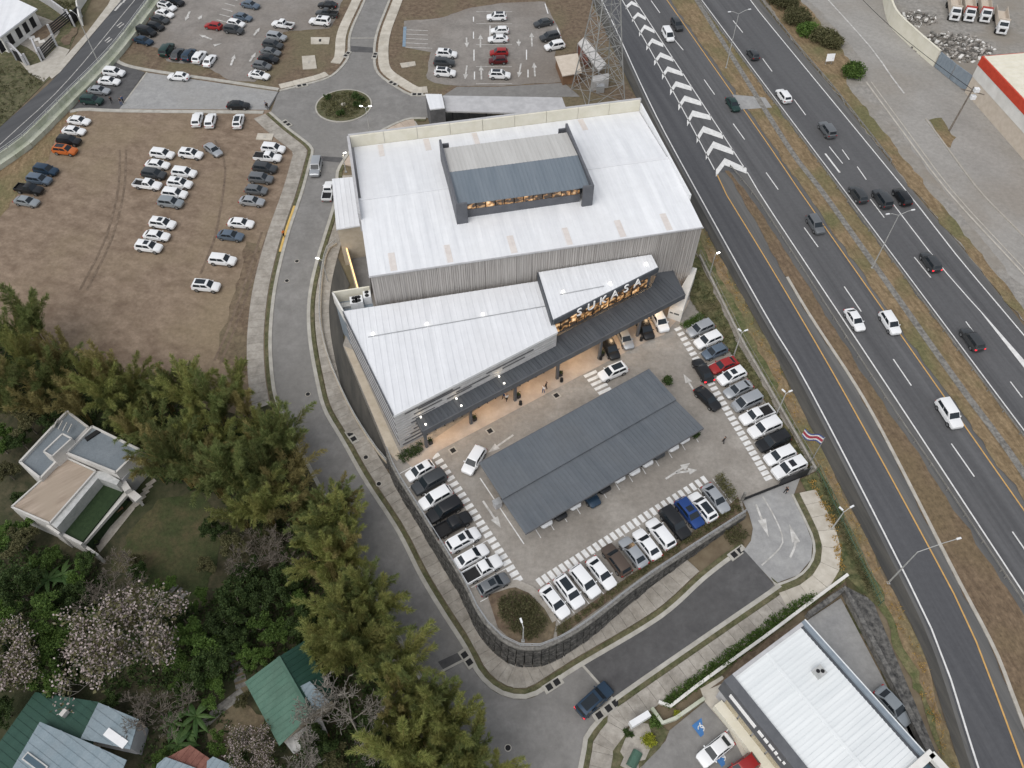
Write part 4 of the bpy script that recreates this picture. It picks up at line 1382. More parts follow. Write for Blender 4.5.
# shop lights
for k, (u, v) in enumerate(((445, 437), (487, 413), (530, 390), (575, 365), (617, 343), (652, 322))):
    p = W(u, v)
    q = p + v1 * 1.0
    MB().box((q.x, q.y, 4.08), (1.2, .3, .06), math.radians(33)).build('canopy_lamp', MATS['lamp_lit'], shop)
    warm('canopy_light', (q.x, q.y, 3.7), CANOPY_W, (1, .66, .36), .5, shop)
for k, s in enumerate((3.6, 9.3, 16.4)):
    p = WD + d1 * s + n1 * .35
    MB().box((p.x, p.y, 5.15), (.2, .2, .2), .5).build('wall_washer', MATS['lamp_soft'], shop)
    warm('washer_light', (p.x + n1.x * .25, p.y + n1.y * .25, 6.0), 8, (1, .8, .52), .15, shop)
    q = p + n1 * 1.3
    MB().box((q.x, q.y, 5.0), (.22, .22, .16), .5).build('canopy_spot', MATS['lamp_soft'], shop)
for u, v, z in ((373, 334, 8.1), (427, 324, 8.1), (483, 314.5, 8.1), (563, 292, 9.6), (610, 283.5, 9.6), (646, 264, 9.6)):
    p = W(u, v, z)
    MB().box((p.x, p.y, z), (.35, .22, .25), .2).build('roof_lamp', MATS['lamp_soft'], shop)
    warm('roof_light', (p.x, p.y, z + .9), .45, (1, .95, .85), .2, shop)
p0, p1 = W(373, 336.5, 8.2), W(512, 312, 8.2)
# loading dock block on the left
DK = [Vector((-30.7, 108.6)), Vector((-25.9, 109.3)), Vector((-23.4, 97.6)), Vector((-28.3, 96.4))]
MB().prism(DK, -3, 7.8).build('dock_wall', MATS['plaster_tan'], shop, fix=True)
c = sum(DK, Vector((0, 0))) / 4
ribbed([c + (p - c) * 1.05 for p in DK], lambda x, y: 8.05, 102, .8, .06, .1, .25).build('dock_roof', MATS['roof_wing'], shop, fix=True)
a, b = W(342, 232, 3.4), W(358, 289, 3.4)
MB().beam(a - Vector((0, 0, 2.2)), b - Vector((0, 0, 2.2)), .35, 4.4).build('ramp_wall', MATS['plaster_tan'], shop)
MB().beam(a + Vector((0, 0, .05)), b + Vector((0, 0, .05)), .16, .08).build('led_strip', MATS['led'], shop)
MB().prism([p.to_2d() for p in Ws([(343, 232), (366, 226), (371, 290), (358, 290)], 1.0)], -3, 1.0).build('ramp_floor', MATS['asphalt_street'], shop, fix=True)
a, b = W(341, 318, 0), W(352, 345, 0)
# plant well with air-conditioning units
MW = [Vector((-27.0, 82.0)), Vector((-21.6, 83.2)), Vector((-20.6, 79.2)), Vector((-24.9, 78.1))]
MB().prism(MW, -4, 5.9).build('plant_deck', MATS['gate_blue'], shop, fix=True)
for a, b in ((MW[0], MW[1]), (MW[0], MW[3])):
    MB().beam((a.x, a.y, 6.95), (b.x, b.y, 6.95), .25, 2.3).build('plant_parapet', MATS['cream'] if b == MW[1] else MATS['plaster_white'], shop)
for i, (u, v, sx) in enumerate(((354.5, 303.5, 1.0), (359.5, 302.5, 1.0), (367.5, 297.5, 1.0))):
    p = W(u, v, 6.6)
    ac = MB().box((p.x, p.y, 5.9), (sx * 1.15, 1.5, 1.5), math.radians(12)).build('condenser', MATS['white_metal'], shop)
    for s in (-.35, .35):
        MB().tube([(p.x + s * -.2, p.y + s, 7.4), (p.x + s * -.2, p.y + s, 7.46)], .32, 12).build('fan', MATS['black'], ac)
p = W(345, 305, 6.3)
MB().box((p.x, p.y, 5.9), (2.0, .9, .5), math.radians(12)).build('duct', MATS['galvanised'], shop)
# white angled entrance wall with black lettering
EW = Ws([(667, 318), (680, 322), (693, 284), (689, 282)])
ew = thing('entrance_sign', 'white angled sign wall with black lettering at the right end of the canopy', 'sign', EW[0])
MB().prism([p.to_2d() for p in EW], 0, [2.2, 2.6, 3.6, 3.4]).build('panel', MATS['plaster_white'], ew, fix=True)
a, b = EW[0], EW[1]
dd = (b - a).normalized()
nn = Vector((dd.y, -dd.x, 0))
for k in range(9):
    if k in (3,):
        continue
    s = (b - a).length * (.14 + .078 * k)
    q = a + dd * s + nn * .02
    MB().box((q.x, q.y, 1.35), (.12, .06, .28), math.atan2(dd.y, dd.x)).build('letter', MATS['black'], ew)
# lit tenant sign under the canopy edge, left
ts = thing('hanging_sign', 'lit tenant sign with yellow symbols and white lettering under the canopy', 'sign', W(445, 425, 3.6))
a, b = Vector((-11.2, 60.2, 3.75)), Vector((-4.2, 64.8, 3.75))
MB().beam(a, b, .1, .5).build('board', MATS['black'], ts)
t = (b - a)
nn = Vector((t.y, -t.x, 0)).normalized() * .09
for k, s in enumerate((.06, .28)):
    q = a + t * s + nn
    MB().box((q.x, q.y, 3.55), (.3, .06, .42), math.radians(33)).build('symbol', MATS['sign_yellow'], ts)
for k in range(11):
    q = a + t * (.38 + k * .043) + nn
    MB().box((q.x, q.y, 3.58), (.2, .06, .2 + .12 * ((k * 7) % 3 == 0)), math.radians(33)).build('letter', MATS['letter_white'], ts)

# ------------------------------------------------------------------ carport
cp = thing('carport', 'long slate grey ribbed carport roof over the middle parking rows', 'carport', W(590, 450))
A_, B_, C_, D_ = W(479, 462.8, 3.3), W(649.2, 368.9, 3.3), W(703.8, 428, 3.2), W(525.5, 534, 3.2)
m0, m1 = (A_ + D_) / 2, (B_ + C_) / 2
m0u, m1u = m0.copy(), m1.copy()
m0u.z = m1u.z = 3.05
m0l, m1l = m0.copy(), m1.copy()
m0l.z = m1l.z = 2.78
sh = (D_ - A_).normalized() * .2
ribbed([A_, B_, m1u + sh, m0u + sh], plane_z(A_, B_, m0u), 123.1 - 2.2, .62, .055, .12, .12).build('roof_panel', MATS['roof_slate'], cp, fix=True)
ribbed([m0l, m1l, C_, D_], plane_z(m0l, m1l, D_), 123.1 - 2.2, .62, .055, .12, .12).build('roof_panel', MATS['roof_slate'], cp, fix=True)
for a, b in ((A_, B_), (D_, C_)):
    MB().beam(a - Vector((0, 0, .12)), b - Vector((0, 0, .12)), .1, .3).build('fascia', MATS['charcoal_trim'], cp)
MB().beam(m0 + Vector((0, 0, -.62)), m1 + Vector((0, 0, -.62)), .4, .2).build('gutter', MATS['black'], cp)
for k in range(7):
    t = (k + .3) / 6.6
    p = m0.lerp(m1, t)
    post = MB().box((p.x, p.y, 0), (.3, .3, 2.5), math.radians(33)).build('post', MATS['steel'], cp)
    a, b = A_.lerp(B_, t), D_.lerp(C_, t)
    MB().beam(Vector((a.x, a.y, 3.0)), Vector((p.x, p.y, 2.6)), .12, .22).build('arm', MATS['steel'], post)
    MB().beam(Vector((b.x, b.y, 2.9)), Vector((p.x, p.y, 2.5)), .12, .22).build('arm', MATS['steel'], post)
ub = thing('utility_box', 'grey utility box beside the left end of the carport', 'box', W(497.5, 506))
p = W(497.5, 506)
MB().box((p.x, p.y, 0), (1.0, .8, 1.2), .58).build('cabinet', MATS['plaster_grey'], ub)
MB().box((p.x, p.y, 1.2), (1.15, .95, .08), .58).build('lid', MATS['steel'], ub)
shrub('shrub', 'round dark shrub at the lower right corner of the carport', 'shrub', W(696, 437), .7, 1.1, 'leaf_dark', 700, 1)
shrub('shrub', 'long dark shrub at the upper right corner of the carport', 'shrub', W(668, 382), .9, 1.1, 'leaf_dark', 900, 2)

# ------------------------------------------------------------------ covered ramp behind the shop
cr = thing('covered_ramp', 'grey flat-roofed covered ramp with white end box behind the shop', 'ramp', W(500, 105))
q = Ws([(425.3, 94), (441.7, 94.4), (444.8, 108), (430, 109.5)], 5.0)
MB().prism([p.to_2d() for p in q], 0, 4.8).build('end_box', MATS['cladding_dark'], cr, fix=True)
ribbed([p.to_2d() for p in q], lambda x, y: 5.05, 102, .7, .05, .08, .22).build('box_roof', MATS['roof_white'], cr, fix=True)
q = Ws([(443, 95.5), (562, 97.3), (566, 108), (517.5, 112.8), (446, 111)], 4.0)
MB().prism([p.to_2d() for p in q], 3.7, 4.0).build('ramp_roof', MATS['plaster_grey'], cr, fix=True)
for k in range(6):
    p = W(452 + k * 17, 109.5 + .2 * k, 3.8)
    MB().box((p.x, p.y + .5, 0), (.3, .3, 3.7)).build('post', MATS['steel_dark'], cr)
q = Ws([(446, 112), (430, 110), (431, 126), (520, 116)], .4)
MB().prism([p.to_2d() for p in q], .1, .4).build('ramp_floor', MATS['asphalt_gutter'], cr, fix=True)
a, b = W(433, 124.5, 1.6), W(466, 121, 1.6)
MB().beam(a - Vector((0, 0, .6)), b - Vector((0, 0, .6)), .3, 1.6).build('ramp_wall', MATS['plaster_white'], cr)
# ------------------------------------------------------------------ dealership, bottom right
DB = frame((23.9, 26.2), 33.15)
zb = -1.6
dl_ = thing('dealership_building', 'white ribbed-roof showroom with dark sign fascia at the bottom right', 'building', DB(6, -8, zb))
LW, LD = 11.7, -17.0
bx(MB(), DB, 0, LW, LD, 0, zb - 2, 4.6).build('wall', MATS['plaster_grey'], dl_)
zd = lambda x, y: 5.25 - .035 * abs(((x - 23.9) * math.cos(math.radians(33.15)) + (y - 26.2) * math.sin(math.radians(33.15))) - 5.3)
ribbed([p.to_2d() for p in rect(DB, .5, 5.28, LD, -.3)], zd, 33.15, .55, .09, .16, .15).build('roof_slope', MATS['roof_dealer'], dl_)
ribbed([p.to_2d() for p in rect(DB, 5.32, LW - .9, LD, -.3)], zd, 33.15, .55, .09, .16, .15).build('roof_slope', MATS['roof_dealer'], dl_)
MB().beam(DB(5.3, LD, 5.3), DB(5.3, -.3, 5.3), .35, .07).build('ridge_cap', MATS['roof_dealer'], dl_)
fa = bx(MB(), DB, -.75, .5, LD - 1, .1, 2.3, 5.35).build('sign_fascia', MATS['charcoal_trim'], dl_)
bx(MB(), DB, .5, LW, -.3, .1, 4.4, 5.35).build('end_parapet', MATS['plaster_grey'], dl_)
bx(MB(), DB, LW - .9, LW - .55, LD, -.3, 4.4, 5.05).build('gutter', MATS['charcoal'], dl_)
bx(MB(), DB, LW - .55, LW - .05, LD, .1, 4.4, 5.4).build('side_parapet', MATS['gate_blue'], dl_)
bx(MB(), DB, LW - .05, LW + .12, LD, .12, 5.15, 5.36).build('side_flashing', MATS['roof_dealer'], dl_)
# illuminated sign on the fascia: one long wordmark and five smaller letters
y = -1.3
for k in range(9):
    bx(MB(), DB, -.83, -.76, y - .47, y - .02, 3.7, 4.5).build('sign_letter', MATS['letter_white'], fa)
    y -= .44
y -= .45
for k, (w, h0, h1) in enumerate(((.75, 4.25, 4.85), (.55, 4.25, 4.85), (.7, 4.25, 4.85), (.35, 4.25, 4.9), (.5, 4.25, 4.4), (.3, 4.4, 4.85))):
    bx(MB(), DB, -.83, -.76, y - w, y, h0 - .5, h1 - .4).build('sign_letter', MATS['letter_white'], fa)
    y -= w + .16
for k in range(7):
    bx(MB(), DB, -.14, -.02, -1.2 - k * 2.2 - 2.0, -1.2 - k * 2.2, zb + .3, 3.3).build('shop_window', MATS['display'], dl_)
bx(MB(), DB, -1.3, -.15, LD, -.8, zb - .2, zb + 1.0).build('display_plinth', MATS['cream'], dl_)
p = DB(8.6, -5.0)
ac = MB().box((p.x, p.y, 5.1), (1.1, 1.1, .8), .57).build('roof_unit', MATS['galvanised'], dl_)
for s in (-.25, .25):
    MB().tube([(p.x + s, p.y, 5.9), (p.x + s, p.y, 5.95)], .22, 10).build('fan', MATS['black'], ac)
pf = MB()
for a, b in (((LW + .6, LD - .2), (-.2, LD - .2)), ((LW + .4, LD - .2), (LW + .4, LD - 4))):
    pf.beam(DB(*a, 5.3), DB(*b, 5.3), .8, .7)
pf.build('portal_frame', MATS['plaster_white'], dl_)
bx(MB(), DB, .2, LW, LD - 4, LD - .6, zb, 4.3).build('glazed_roof', MATS['glass_blue'], dl_)

sheet('dealer_lot', [(704.5, 702), (728, 729.4), (755, 768), (790, 830), (640, 830), (642, 766.5), (665.5, 741), (669, 731)], .1, 'asphalt_street')
sheet('dealer_pavement', [(700, 689), (722, 676), (800, 790), (760, 790), (728, 729.4), (704.5, 702)], .14, 'sidewalk_light')
sheet('dealer_yard', [(805, 622), (840.5, 598.5), (893, 698.5), (919, 740), (915, 750)], .1, 'concrete_road')
sheet('dealer_soil', [(706, 688), (760, 647), (802, 618), (804, 624), (728, 680), (712, 690)], .15, 'dirt_dark')
sheet('hedge_soil', [(664, 706), (700, 678), (774, 622), (818, 592), (846, 574), (848, 578), (770, 636), (700, 688), (666, 712)], .12, 'grass')
bed_stuff('hedge', 'long green hedge between the south pavement and the white wall', [(p.x, p.y) for p in Ts([(661, 701), (697, 674), (771, 618), (812, 592), (815, 597), (770, 634), (700, 686), (667, 711)])], 30, 'leaf_green', 21, .7)
sheet('dealer_bank', [(843, 586), (846, 578), (868, 601), (940, 775), (925, 775), (920, 742), (893, 698), (842, 597)], .06, 'lawn')


def wall_thing(name, label, cat, pts, zf, h0, h1, t, mt, coping=None):
    P = resample(pts, 2.0)
    w = thing(name, label, cat, (P[0].x, P[0].y, zf(P[0].x, P[0].y)))
    MB().sweep(P, -t / 2, t / 2, h0, h1, zf=zf).build('wall', MATS[mt], w, fix=True)
    if coping:
        MB().sweep(P, -t / 2 - .06, t / 2 + .06, h1, h1 + .1, zf=zf).build('coping', MATS[coping], w, fix=True)
    return w


wall_thing('boundary_wall', 'low white wall running along the hedge above the showroom', 'wall', Ts([(658, 703), (664.5, 711.5)]) + Ts([(700, 684), (768, 635), (848, 575)]), gz, -.3, .5, .25, 'plaster_white', 'plaster_white')
wall_thing('retaining_wall', 'mossy stone wall around the showroom back yard', 'wall', Ts([(806, 618), (842, 592), (893, 690), (925, 755)]), gz, -.3, 1.2, .5, 'stone_grey', 'stone_black')
wall_thing('garden_wall', 'pale green kerb wall beside the showroom planting', 'wall', Ts([(651, 709), (664, 727), (704, 699)]), gz, -.2, .7, .4, 'barrier')
sheet('garden_bed', [(648, 712), (652, 708), (664, 728), (669, 732), (660, 748), (640, 768), (600, 790), (612, 750), (626, 730)], .13, 'grass_strip')
sheet('garden_patch', [(632, 722), (648, 724), (654, 740), (645, 760), (628, 764), (620, 752)], .16, 'sidewalk')
shrub('shrub', 'bright yellow-green shrub behind the white roadside sign', 'shrub', T(648, 741), .9, .9, 'leaf_yellow', 900, 31)
shrub('shrub', 'bright green leafy shrub beside the pale kerb wall', 'shrub', T(655, 722), .9, .8, 'leaf_green', 800, 32)
shrub('shrub', 'small dark shrub left of the white roadside sign', 'shrub', T(628, 733), .6, .6, 'leaf_dark', 500, 33)
shrub('shrub', 'small yellow-green shrub along the lot edge', 'shrub', T(678, 716), .6, .6, 'leaf_yellow', 400, 34)
p = T(638, 723)
sg = thing('roadside_sign', 'white box sign in the planting bed at the street corner', 'sign', p)
MB().box((p.x, p.y, p.z + .9), (2.6, .7, 1.1), .5).build('sign_box', MATS['white_metal'], sg)
for s in (-.8, .8):
    MB().box((p.x + s * math.cos(.5), p.y + s * math.sin(.5), p.z), (.15, .15, 1.0), .5).build('leg', MATS['steel'], sg)
p = T(634, 759)
tk = thing('garden_tank', 'dark green curved tank lid on a tan slab', 'tank', p)
MB().box((p.x, p.y, p.z), (2.2, 2.8, .2), -.5).build('slab', MATS['sidewalk'], tk)
MB().tube([(p.x - .5, p.y - .9, p.z + .2), (p.x + .5, p.y + .7, p.z + .2)], .6, 12).build('lid', MATS['green_roof_light'], tk)
for i, (u, v) in enumerate(((701, 727.5), (722, 757))):
    p = T(u, v, .1)
    g = structure(MB().box((p.x, p.y, p.z + .02), (1.5, 1.5, .02), .6).build('parking_symbol', MATS['paint_blue']))
    w = MB()
    w.tube([(p.x + .35 * math.cos(t), p.y - .1 + .35 * math.sin(t), p.z + .06) for t in [k * .5 for k in range(-2, 8)]], .06, 4)
    w.beam((p.x - .1, p.y + .5, p.z + .06), (p.x - .05, p.y, p.z + .06), .12, .03)
    w.beam((p.x - .05, p.y, p.z + .06), (p.x + .4, p.y - .05, p.z + .06), .12, .03)
    w.build('symbol', MATS['paint_white'], g)
for q in (((705, 752), (729, 729)), ((731, 770), (748, 755))):
    paint('stall_line', Ts(q), .14, 'paint_white', .13)

# ------------------------------------------------------------------ yard at the top right
rb = thing('warehouse', 'white warehouse with a broad red band below the roof', 'building', (100, 140, 0))
RB = frame((95.0, 147.8), -81.8)
bx(MB(), RB, 0, 60, 0, 45, 0, 3.6).build('lower_wall', MATS['beige'], rb)
bx(MB(), RB, -.05, 60, -.06, 45, 3.6, 6.1).build('upper_wall', MATS['plaster_white'], rb)
bx(MB(), RB, -.12, 60, -.14, 45, 6.1, 8.0).build('red_band', MATS['red_band'], rb)
ribbed([p.to_2d() for p in rect(RB, .2, 60, .2, 45)], lambda x, y: 8.1, 8, 1.2, .06, .12, .1).build('roof', MATS['cream'], rb)
p = RB(31, -.25, 0)
MB().box((p.x, p.y, 1.2), (.3, 1.0, .8), .14).build('wall_unit', MATS['steel_dark'], rb)
cw = wall_thing('yard_wall', 'tall cream concrete yard wall beside the frontage road', 'wall', smooth(Ts([(881, -20), (884, 5), (890, 25), (908, 44), (934, 67)]), 4), lambda x, y: 0, 0, 3.6, .35, 'cream', 'cream')
GA = Ts([(934, 67), (949, 79.5), (965, 91.5)])
yg = thing('yard_gate', 'blue-grey sheet metal yard gate in two leaves beside the warehouse', 'gate', GA[0])
for a, b in zip(GA, GA[1:]):
    a2, b2 = a.lerp(b, .02), a.lerp(b, .98)
    lf = MB().beam(a2 + Vector((0, 0, 1.85)), b2 + Vector((0, 0, 1.85)), .12, 3.4).build('leaf', MATS['gate_blue'], yg)
    for k in range(6):
        q = a2.lerp(b2, (k + .5) / 6)
        MB().box((q.x - .06, q.y - .06, .2), (.12, .2, 3.3), .9).build('rib', MATS['gate_blue'], lf)
rngd = random.Random(4)
for nm, lab, c, rx, ry, hh, n in (('scrap_pile', 'heap of pale rubble and scrap behind the yard gate', T(952, 48), 9, 6, 2.2, 420), ('scrap_pile', 'smaller heap of scrap against the cream yard wall', T(914, 20), 5, 3, 1.5, 160)):
    sp = thing(nm, lab, 'rubble', c)
    mb = [MB(), MB(), MB()]
    for _ in range(n):
        a, q = rngd.uniform(0, 6.28), math.sqrt(rngd.random())
        x, y = c.x + math.cos(a) * q * rx, c.y + math.sin(a) * q * ry
        z = hh * (1 - q * q) * rngd.uniform(.3, 1)
        s = rngd.uniform(.3, 1.1)
        mb[rngd.choice((0, 0, 1, 2))].beam((x, y, z), (x + rngd.uniform(-1, 1) * s, y + rngd.uniform(-1, 1) * s, z + rngd.uniform(-.3, .4)), s * .6, s * .35)
    for m_, mt in zip(mb, ('debris', 'plaster_white', 'stone_grey')):
        o = m_.build('scrap_pieces', MATS[mt], sp)
        o['kind'] = 'stuff'
# utility pole and cable
p = T(949, 131)
up = thing('utility_pole', 'dark leaning utility pole with two white fittings near the warehouse', 'pole', p)
MB().tube([p, p + Vector((.6, .3, 9.5))], [.2, .13], 8).build('pole', MATS['bark'], up)
for dz in (7.3, 8.8):
    MB().box((p.x + 1.1, p.y - .2, dz), (.9, .8, .7)).build('fitting', MATS['white_metal'], up)
    MB().beam((p.x + .5, p.y + .2, dz + .3), (p.x + 1.1, p.y - .1, dz + .3), .1).build('bracket', MATS['steel'], up)
MB().beam((p.x - 1.2, p.y + 1.1, 8.6), (p.x + 2.6, p.y - .9, 8.6), .14).build('crossarm', MATS['bark'], up)
cb = [p + Vector((.6, .3, 8.9))]
e = T(815, 0) + Vector((0, 0, 9))
for k in range(1, 9):
    q = cb[0].lerp(e, k / 8)
    q.z -= 1.5 * math.sin(math.pi * k / 8)
    cb.append(q)
c_ = thing('overhead_cable', 'sagging dark overhead cable crossing the frontage road', 'cable', cb[0])
MB().tube(cb, .06, 4).build('cable', MATS['black'], c_)

# ------------------------------------------------------------------ lattice tower
def make_tower():
    c = (T(578, 106) + T(619, 97)) / 2
    c.y += 2.2
    ang = math.atan2(T(619, 97).y - T(578, 106).y, T(619, 97).x - T(578, 106).x)
    tw = thing('transmission_tower', 'tall grey steel lattice tower behind the shop by the highway', 'tower', c)
    lv = [(0, 4.2), (4, 3.7), (8, 3.2), (12, 2.75), (16, 2.3), (20, 1.9), (24, 1.6), (28, 1.35), (32, 1.15), (36, 1.0), (40, .85)]

    def cor(i, k):
        z, h = lv[i]
        a = ang + math.pi / 4 + k * math.pi / 2
        return c + Vector((math.cos(a) * h * 1.414, math.sin(a) * h * 1.414, z))
    for k in range(4):
        mb = MB()
        for i in range(len(lv) - 1):
            mb.beam(cor(i, k), cor(i + 1, k), .2)
        mb.build('leg', MATS['tower_steel'], tw)
    for i in range(len(lv) - 1):
        for k in range(4):
            a, b, d, e2 = cor(i, k), cor(i, (k + 1) % 4), cor(i + 1, k), cor(i + 1, (k + 1) % 4)
            mb = MB()
            mb.beam(a, e2, .08).beam(b, d, .08).beam(d, e2, .08)
            ma, mdl = (a + d) / 2, (a + b + d + e2) / 4
            mb.beam(ma, mdl, .05).beam((b + e2) / 2, mdl, .05)
            mb.build('brace', MATS['tower_steel'], tw)
    for z in (30, 36):
        for s in (-1, 1):
            mb = MB()
            tip = c + Vector((math.cos(ang) * 6 * s, math.sin(ang) * 6 * s, z))
            for k in range(4):
                z1 = [l for l in lv if l[0] <= z][-1]
                a = ang + math.pi / 4 + k * math.pi / 2
                mb.beam(c + Vector((math.cos(a) * z1[1] * 1.4, math.sin(a) * z1[1] * 1.4, z + (1 if k > 1 else -.5))), tip, .1)
            mb.build('crossarm', MATS['tower_steel'], tw)


make_tower()
bb = thing('billboard', 'white billboard panel with red side lying beyond the lattice tower', 'billboard', T(592, 62))
q = Ws([(578, 42), (584, 39.5), (606, 66), (599, 70)], 2.5)
MB().prism([p.to_2d() for p in q], [2.0, 2.8, 2.8, 2.0], [2.3, 3.1, 3.1, 2.3]).build('panel', MATS['cladding_light'], bb, fix=True)
q2 = Ws([(578, 44), (580, 52), (588, 62), (587, 56)], 1.5)
MB().prism([p.to_2d() for p in q2], 0, 1.6).build('red_side', MATS['roof_red_brown'], bb, fix=True)
for p in q:
    MB().box((p.x, p.y, 0), (.2, .2, 2.1)).build('post', MATS['steel'], bb)
q = Ws([(592, 76), (609, 73), (609, 79), (592, 82)], 2.0)
eb = thing('equipment_cabinet', 'white equipment cabinet at the foot of the lattice tower', 'cabinet', q[0])
MB().prism([p.to_2d() for p in q], 0, 2.0).build('cabinet', MATS['cladding_light'], eb, fix=True)
MB().box(((q[2].x + q[3].x) / 2, q[2].y - 1.4, 0), (1.6, 1.2, 1.5)).build('meter_box', MATS['steel'], eb)
q = Ws([(556, 57), (577, 54), (581, 72), (563, 75)], 2.4)
sd = thing('shed', 'small beige shed with flat roof at the corner of the lot', 'shed', q[0])
MB().prism([p.to_2d() for p in q], 0, 2.2).build('wall', MATS['wood'], sd, fix=True)
c = sum(q, Vector()) / 4
MB().prism([(c + (p - c) * 1.08).to_2d() for p in q], 2.2, 2.4).build('roof', MATS['beige'], sd, fix=True)

# ------------------------------------------------------------------ street lamps
def street_lamp(label, base, h, arms, z0=None, lit=False, group='street lamps', slant=.3, power=0):
    t = thing('street_lamp', label, 'lamp', base, group)
    b = Vector(base)
    MB().tube([b, b + Vector((0, 0, h))], [.11, .06], 8).build('pole', MATS['galvanised'], t)
    MB().box((b.x, b.y, b.z), (.4, .4, .12)).build('foot', MATS['steel'], t)
    for a, L in arms:
        e = b + Vector((math.cos(a) * L, math.sin(a) * L, h + L * slant))
        arm = MB().tube([b + Vector((0, 0, h - .05)), b + Vector((math.cos(a) * L * .6, math.sin(a) * L * .6, h + L * slant * .8)), e], .045, 6).build('arm', MATS['galvanised'], t)
        MB().box((e.x, e.y, e.z - .08), (.6, .22, .12), a).build('lamp_head', MATS['lamp_white' if lit else 'white_metal'], arm)
        if power:
            warm('lamp_light', (e.x, e.y, e.z - .35), power, (1, .9, .72), .2, t)
    return t


hd = math.radians(HW)
street_lamp('double-armed highway lamp in the median near the top edge', T(726, 68), 12, [(hd + 1.57, 2.2), (hd - 1.57, 2.2)])
street_lamp('double-armed highway lamp in the median beside the concrete patch', T(872, 268), 11.5, [(hd + 1.57, 2.2), (hd - 1.57, 2.2)])
street_lamp('single-armed lamp leaning over the ramp road beside the dry verge', T(888, 583), 9, [(hd + 1.6, 5.0)], slant=.18)
street_lamp('lamp on the barrier of the local road at the top left', T(99, 64), 11, [(2.6, 1.5)])
street_lamp('lit two-headed lamp standing beside the roundabout', T(370.5, 137), 6.5, [(0.2, .9), (2.9, .9)], lit=True, power=60)
street_lamp('lit lamp on the pavement left of the loading dock', T(328, 282), 5, [(2.9, .8)], lit=True, power=120)
street_lamp('lit lamp on the pavement by the roundabout mouth', T(346, 172), 4, [(.5, .5)], lit=True, power=110)
street_lamp('lit lamp on the fence line by the right corner of the shop', W(709.5, 275), 4.6, [(.5, .6)], lit=True, power=20)
street_lamp('slim lamp on the bank behind the red parked car', W(733.5, 356), 5.5, [(.4, .7), (2.2, .5)])
street_lamp('slim lamp by the fence behind the white parked pickup', W(775.4, 416), 5.5, [(.4, .7), (2.2, .5)])
street_lamp('slim lamp in the planting beside the curved pavement', T(831, 530), 5, [(.5, 1.2), (2.2, .5)])
street_lamp('slim lamp in the corner bed above the stone wall', W(523, 641), 4.5, [(1.9, .8)])
# flag
p = W(809.8, 463.5)
fp = thing('flagpole', 'flagpole with a waving red white and blue striped flag by the parking entrance', 'flag', p)
MB().tube([p, p + Vector((0, 0, 6.6))], [.06, .04], 6).build('pole', MATS['steel'], fp)
fd = Vector((-.82, .57, 0))
for k, (mt, z0, z1) in enumerate((('flag_blue', 4.9, 5.17), ('cloth_white', 5.17, 5.44), ('flag_red', 5.44, 6.0), ('cloth_white', 6.0, 6.27), ('flag_blue', 6.27, 6.54))):
    mb = MB()
    nseg = 12
    for i in range(nseg + 1):
        s = i / nseg * 2.7
        o = p + fd * s + Vector((fd.y, -fd.x, 0)) * .28 * math.sin(s * 2.6) * min(1, s)
        drop = -.12 * s
        mb.v += [(o.x, o.y, z0 + drop), (o.x, o.y, z1 + drop)]
    for i in range(nseg):
        mb.f.append((2 * i, 2 * i + 2, 2 * i + 3, 2 * i + 1))
        mb.m.append(0)
    mb.build('stripe', MATS[mt], fp, sm=True)

# guard rails
def guard_rail(label, path, group='guard rails'):
    P = resample(path, 4.0)
    g = thing('guard_rail', label, 'guard rail', (P[0].x, P[0].y, 0), group)
    mb = MB()
    for p in P:
        mb.box((p.x, p.y, gz(p.x, p.y)), (.14, .14, .75))
    mb.build('posts', MATS['rail_weathered'], g)['kind'] = 'stuff'
    mb = MB()
    for z in (.5, .66):
        mb.sweep(P, -.03, .03, z, z + .1)
    mb.build('beam', MATS['rail_weathered'], g, fix=True)


guard_rail('steel guard rail between the divider grass and the highway', offset(L_BR, .6))
guard_rail('steel guard rail on the far side of the highway by the shrubs', L_GRD[:16])
guard_rail('cable guard rail along the right side of the median', offset(L_W3, -1.0))

# ------------------------------------------------------------------ top-left: barrier and property
BW = smooth(extend(Ts([(0, 170), (30, 149), (72, 107), (120, 57), (158, 6)]), 40, 40), 4)
bw = thing('barrier_wall', 'long mossy concrete barrier wall between local road and parking lots', 'wall', BW[8])
Pb = resample(BW, 4)
for a, b in zip(Pb, Pb[1:]):
    MB().sweep([a, a.lerp(b, .985)], -.25, 1.1, 0, 1.0 + 0 * a.x).build('barrier_segment', MATS['barrier'], bw, fix=True)
MB().sweep(Pb, .9, 1.25, 0, 2.1).build('parapet', MATS['barrier'], bw, fix=True)
for a in Pb[::1]:
    q = offset([a, a + Vector((.5, .5, 0))], 0)[0]
for z in (2.4, 2.75):
    MB().tube([Vector((p.x, p.y, z)) for p in offset(Pb, 1.05)], .06, 5).build('rail', MATS['galvanised'], bw)
for p in offset(Pb, 1.05):
    MB().box((p.x, p.y, 1.0), (.12, .12, 1.8)).build('post', MATS['galvanised'], bw)

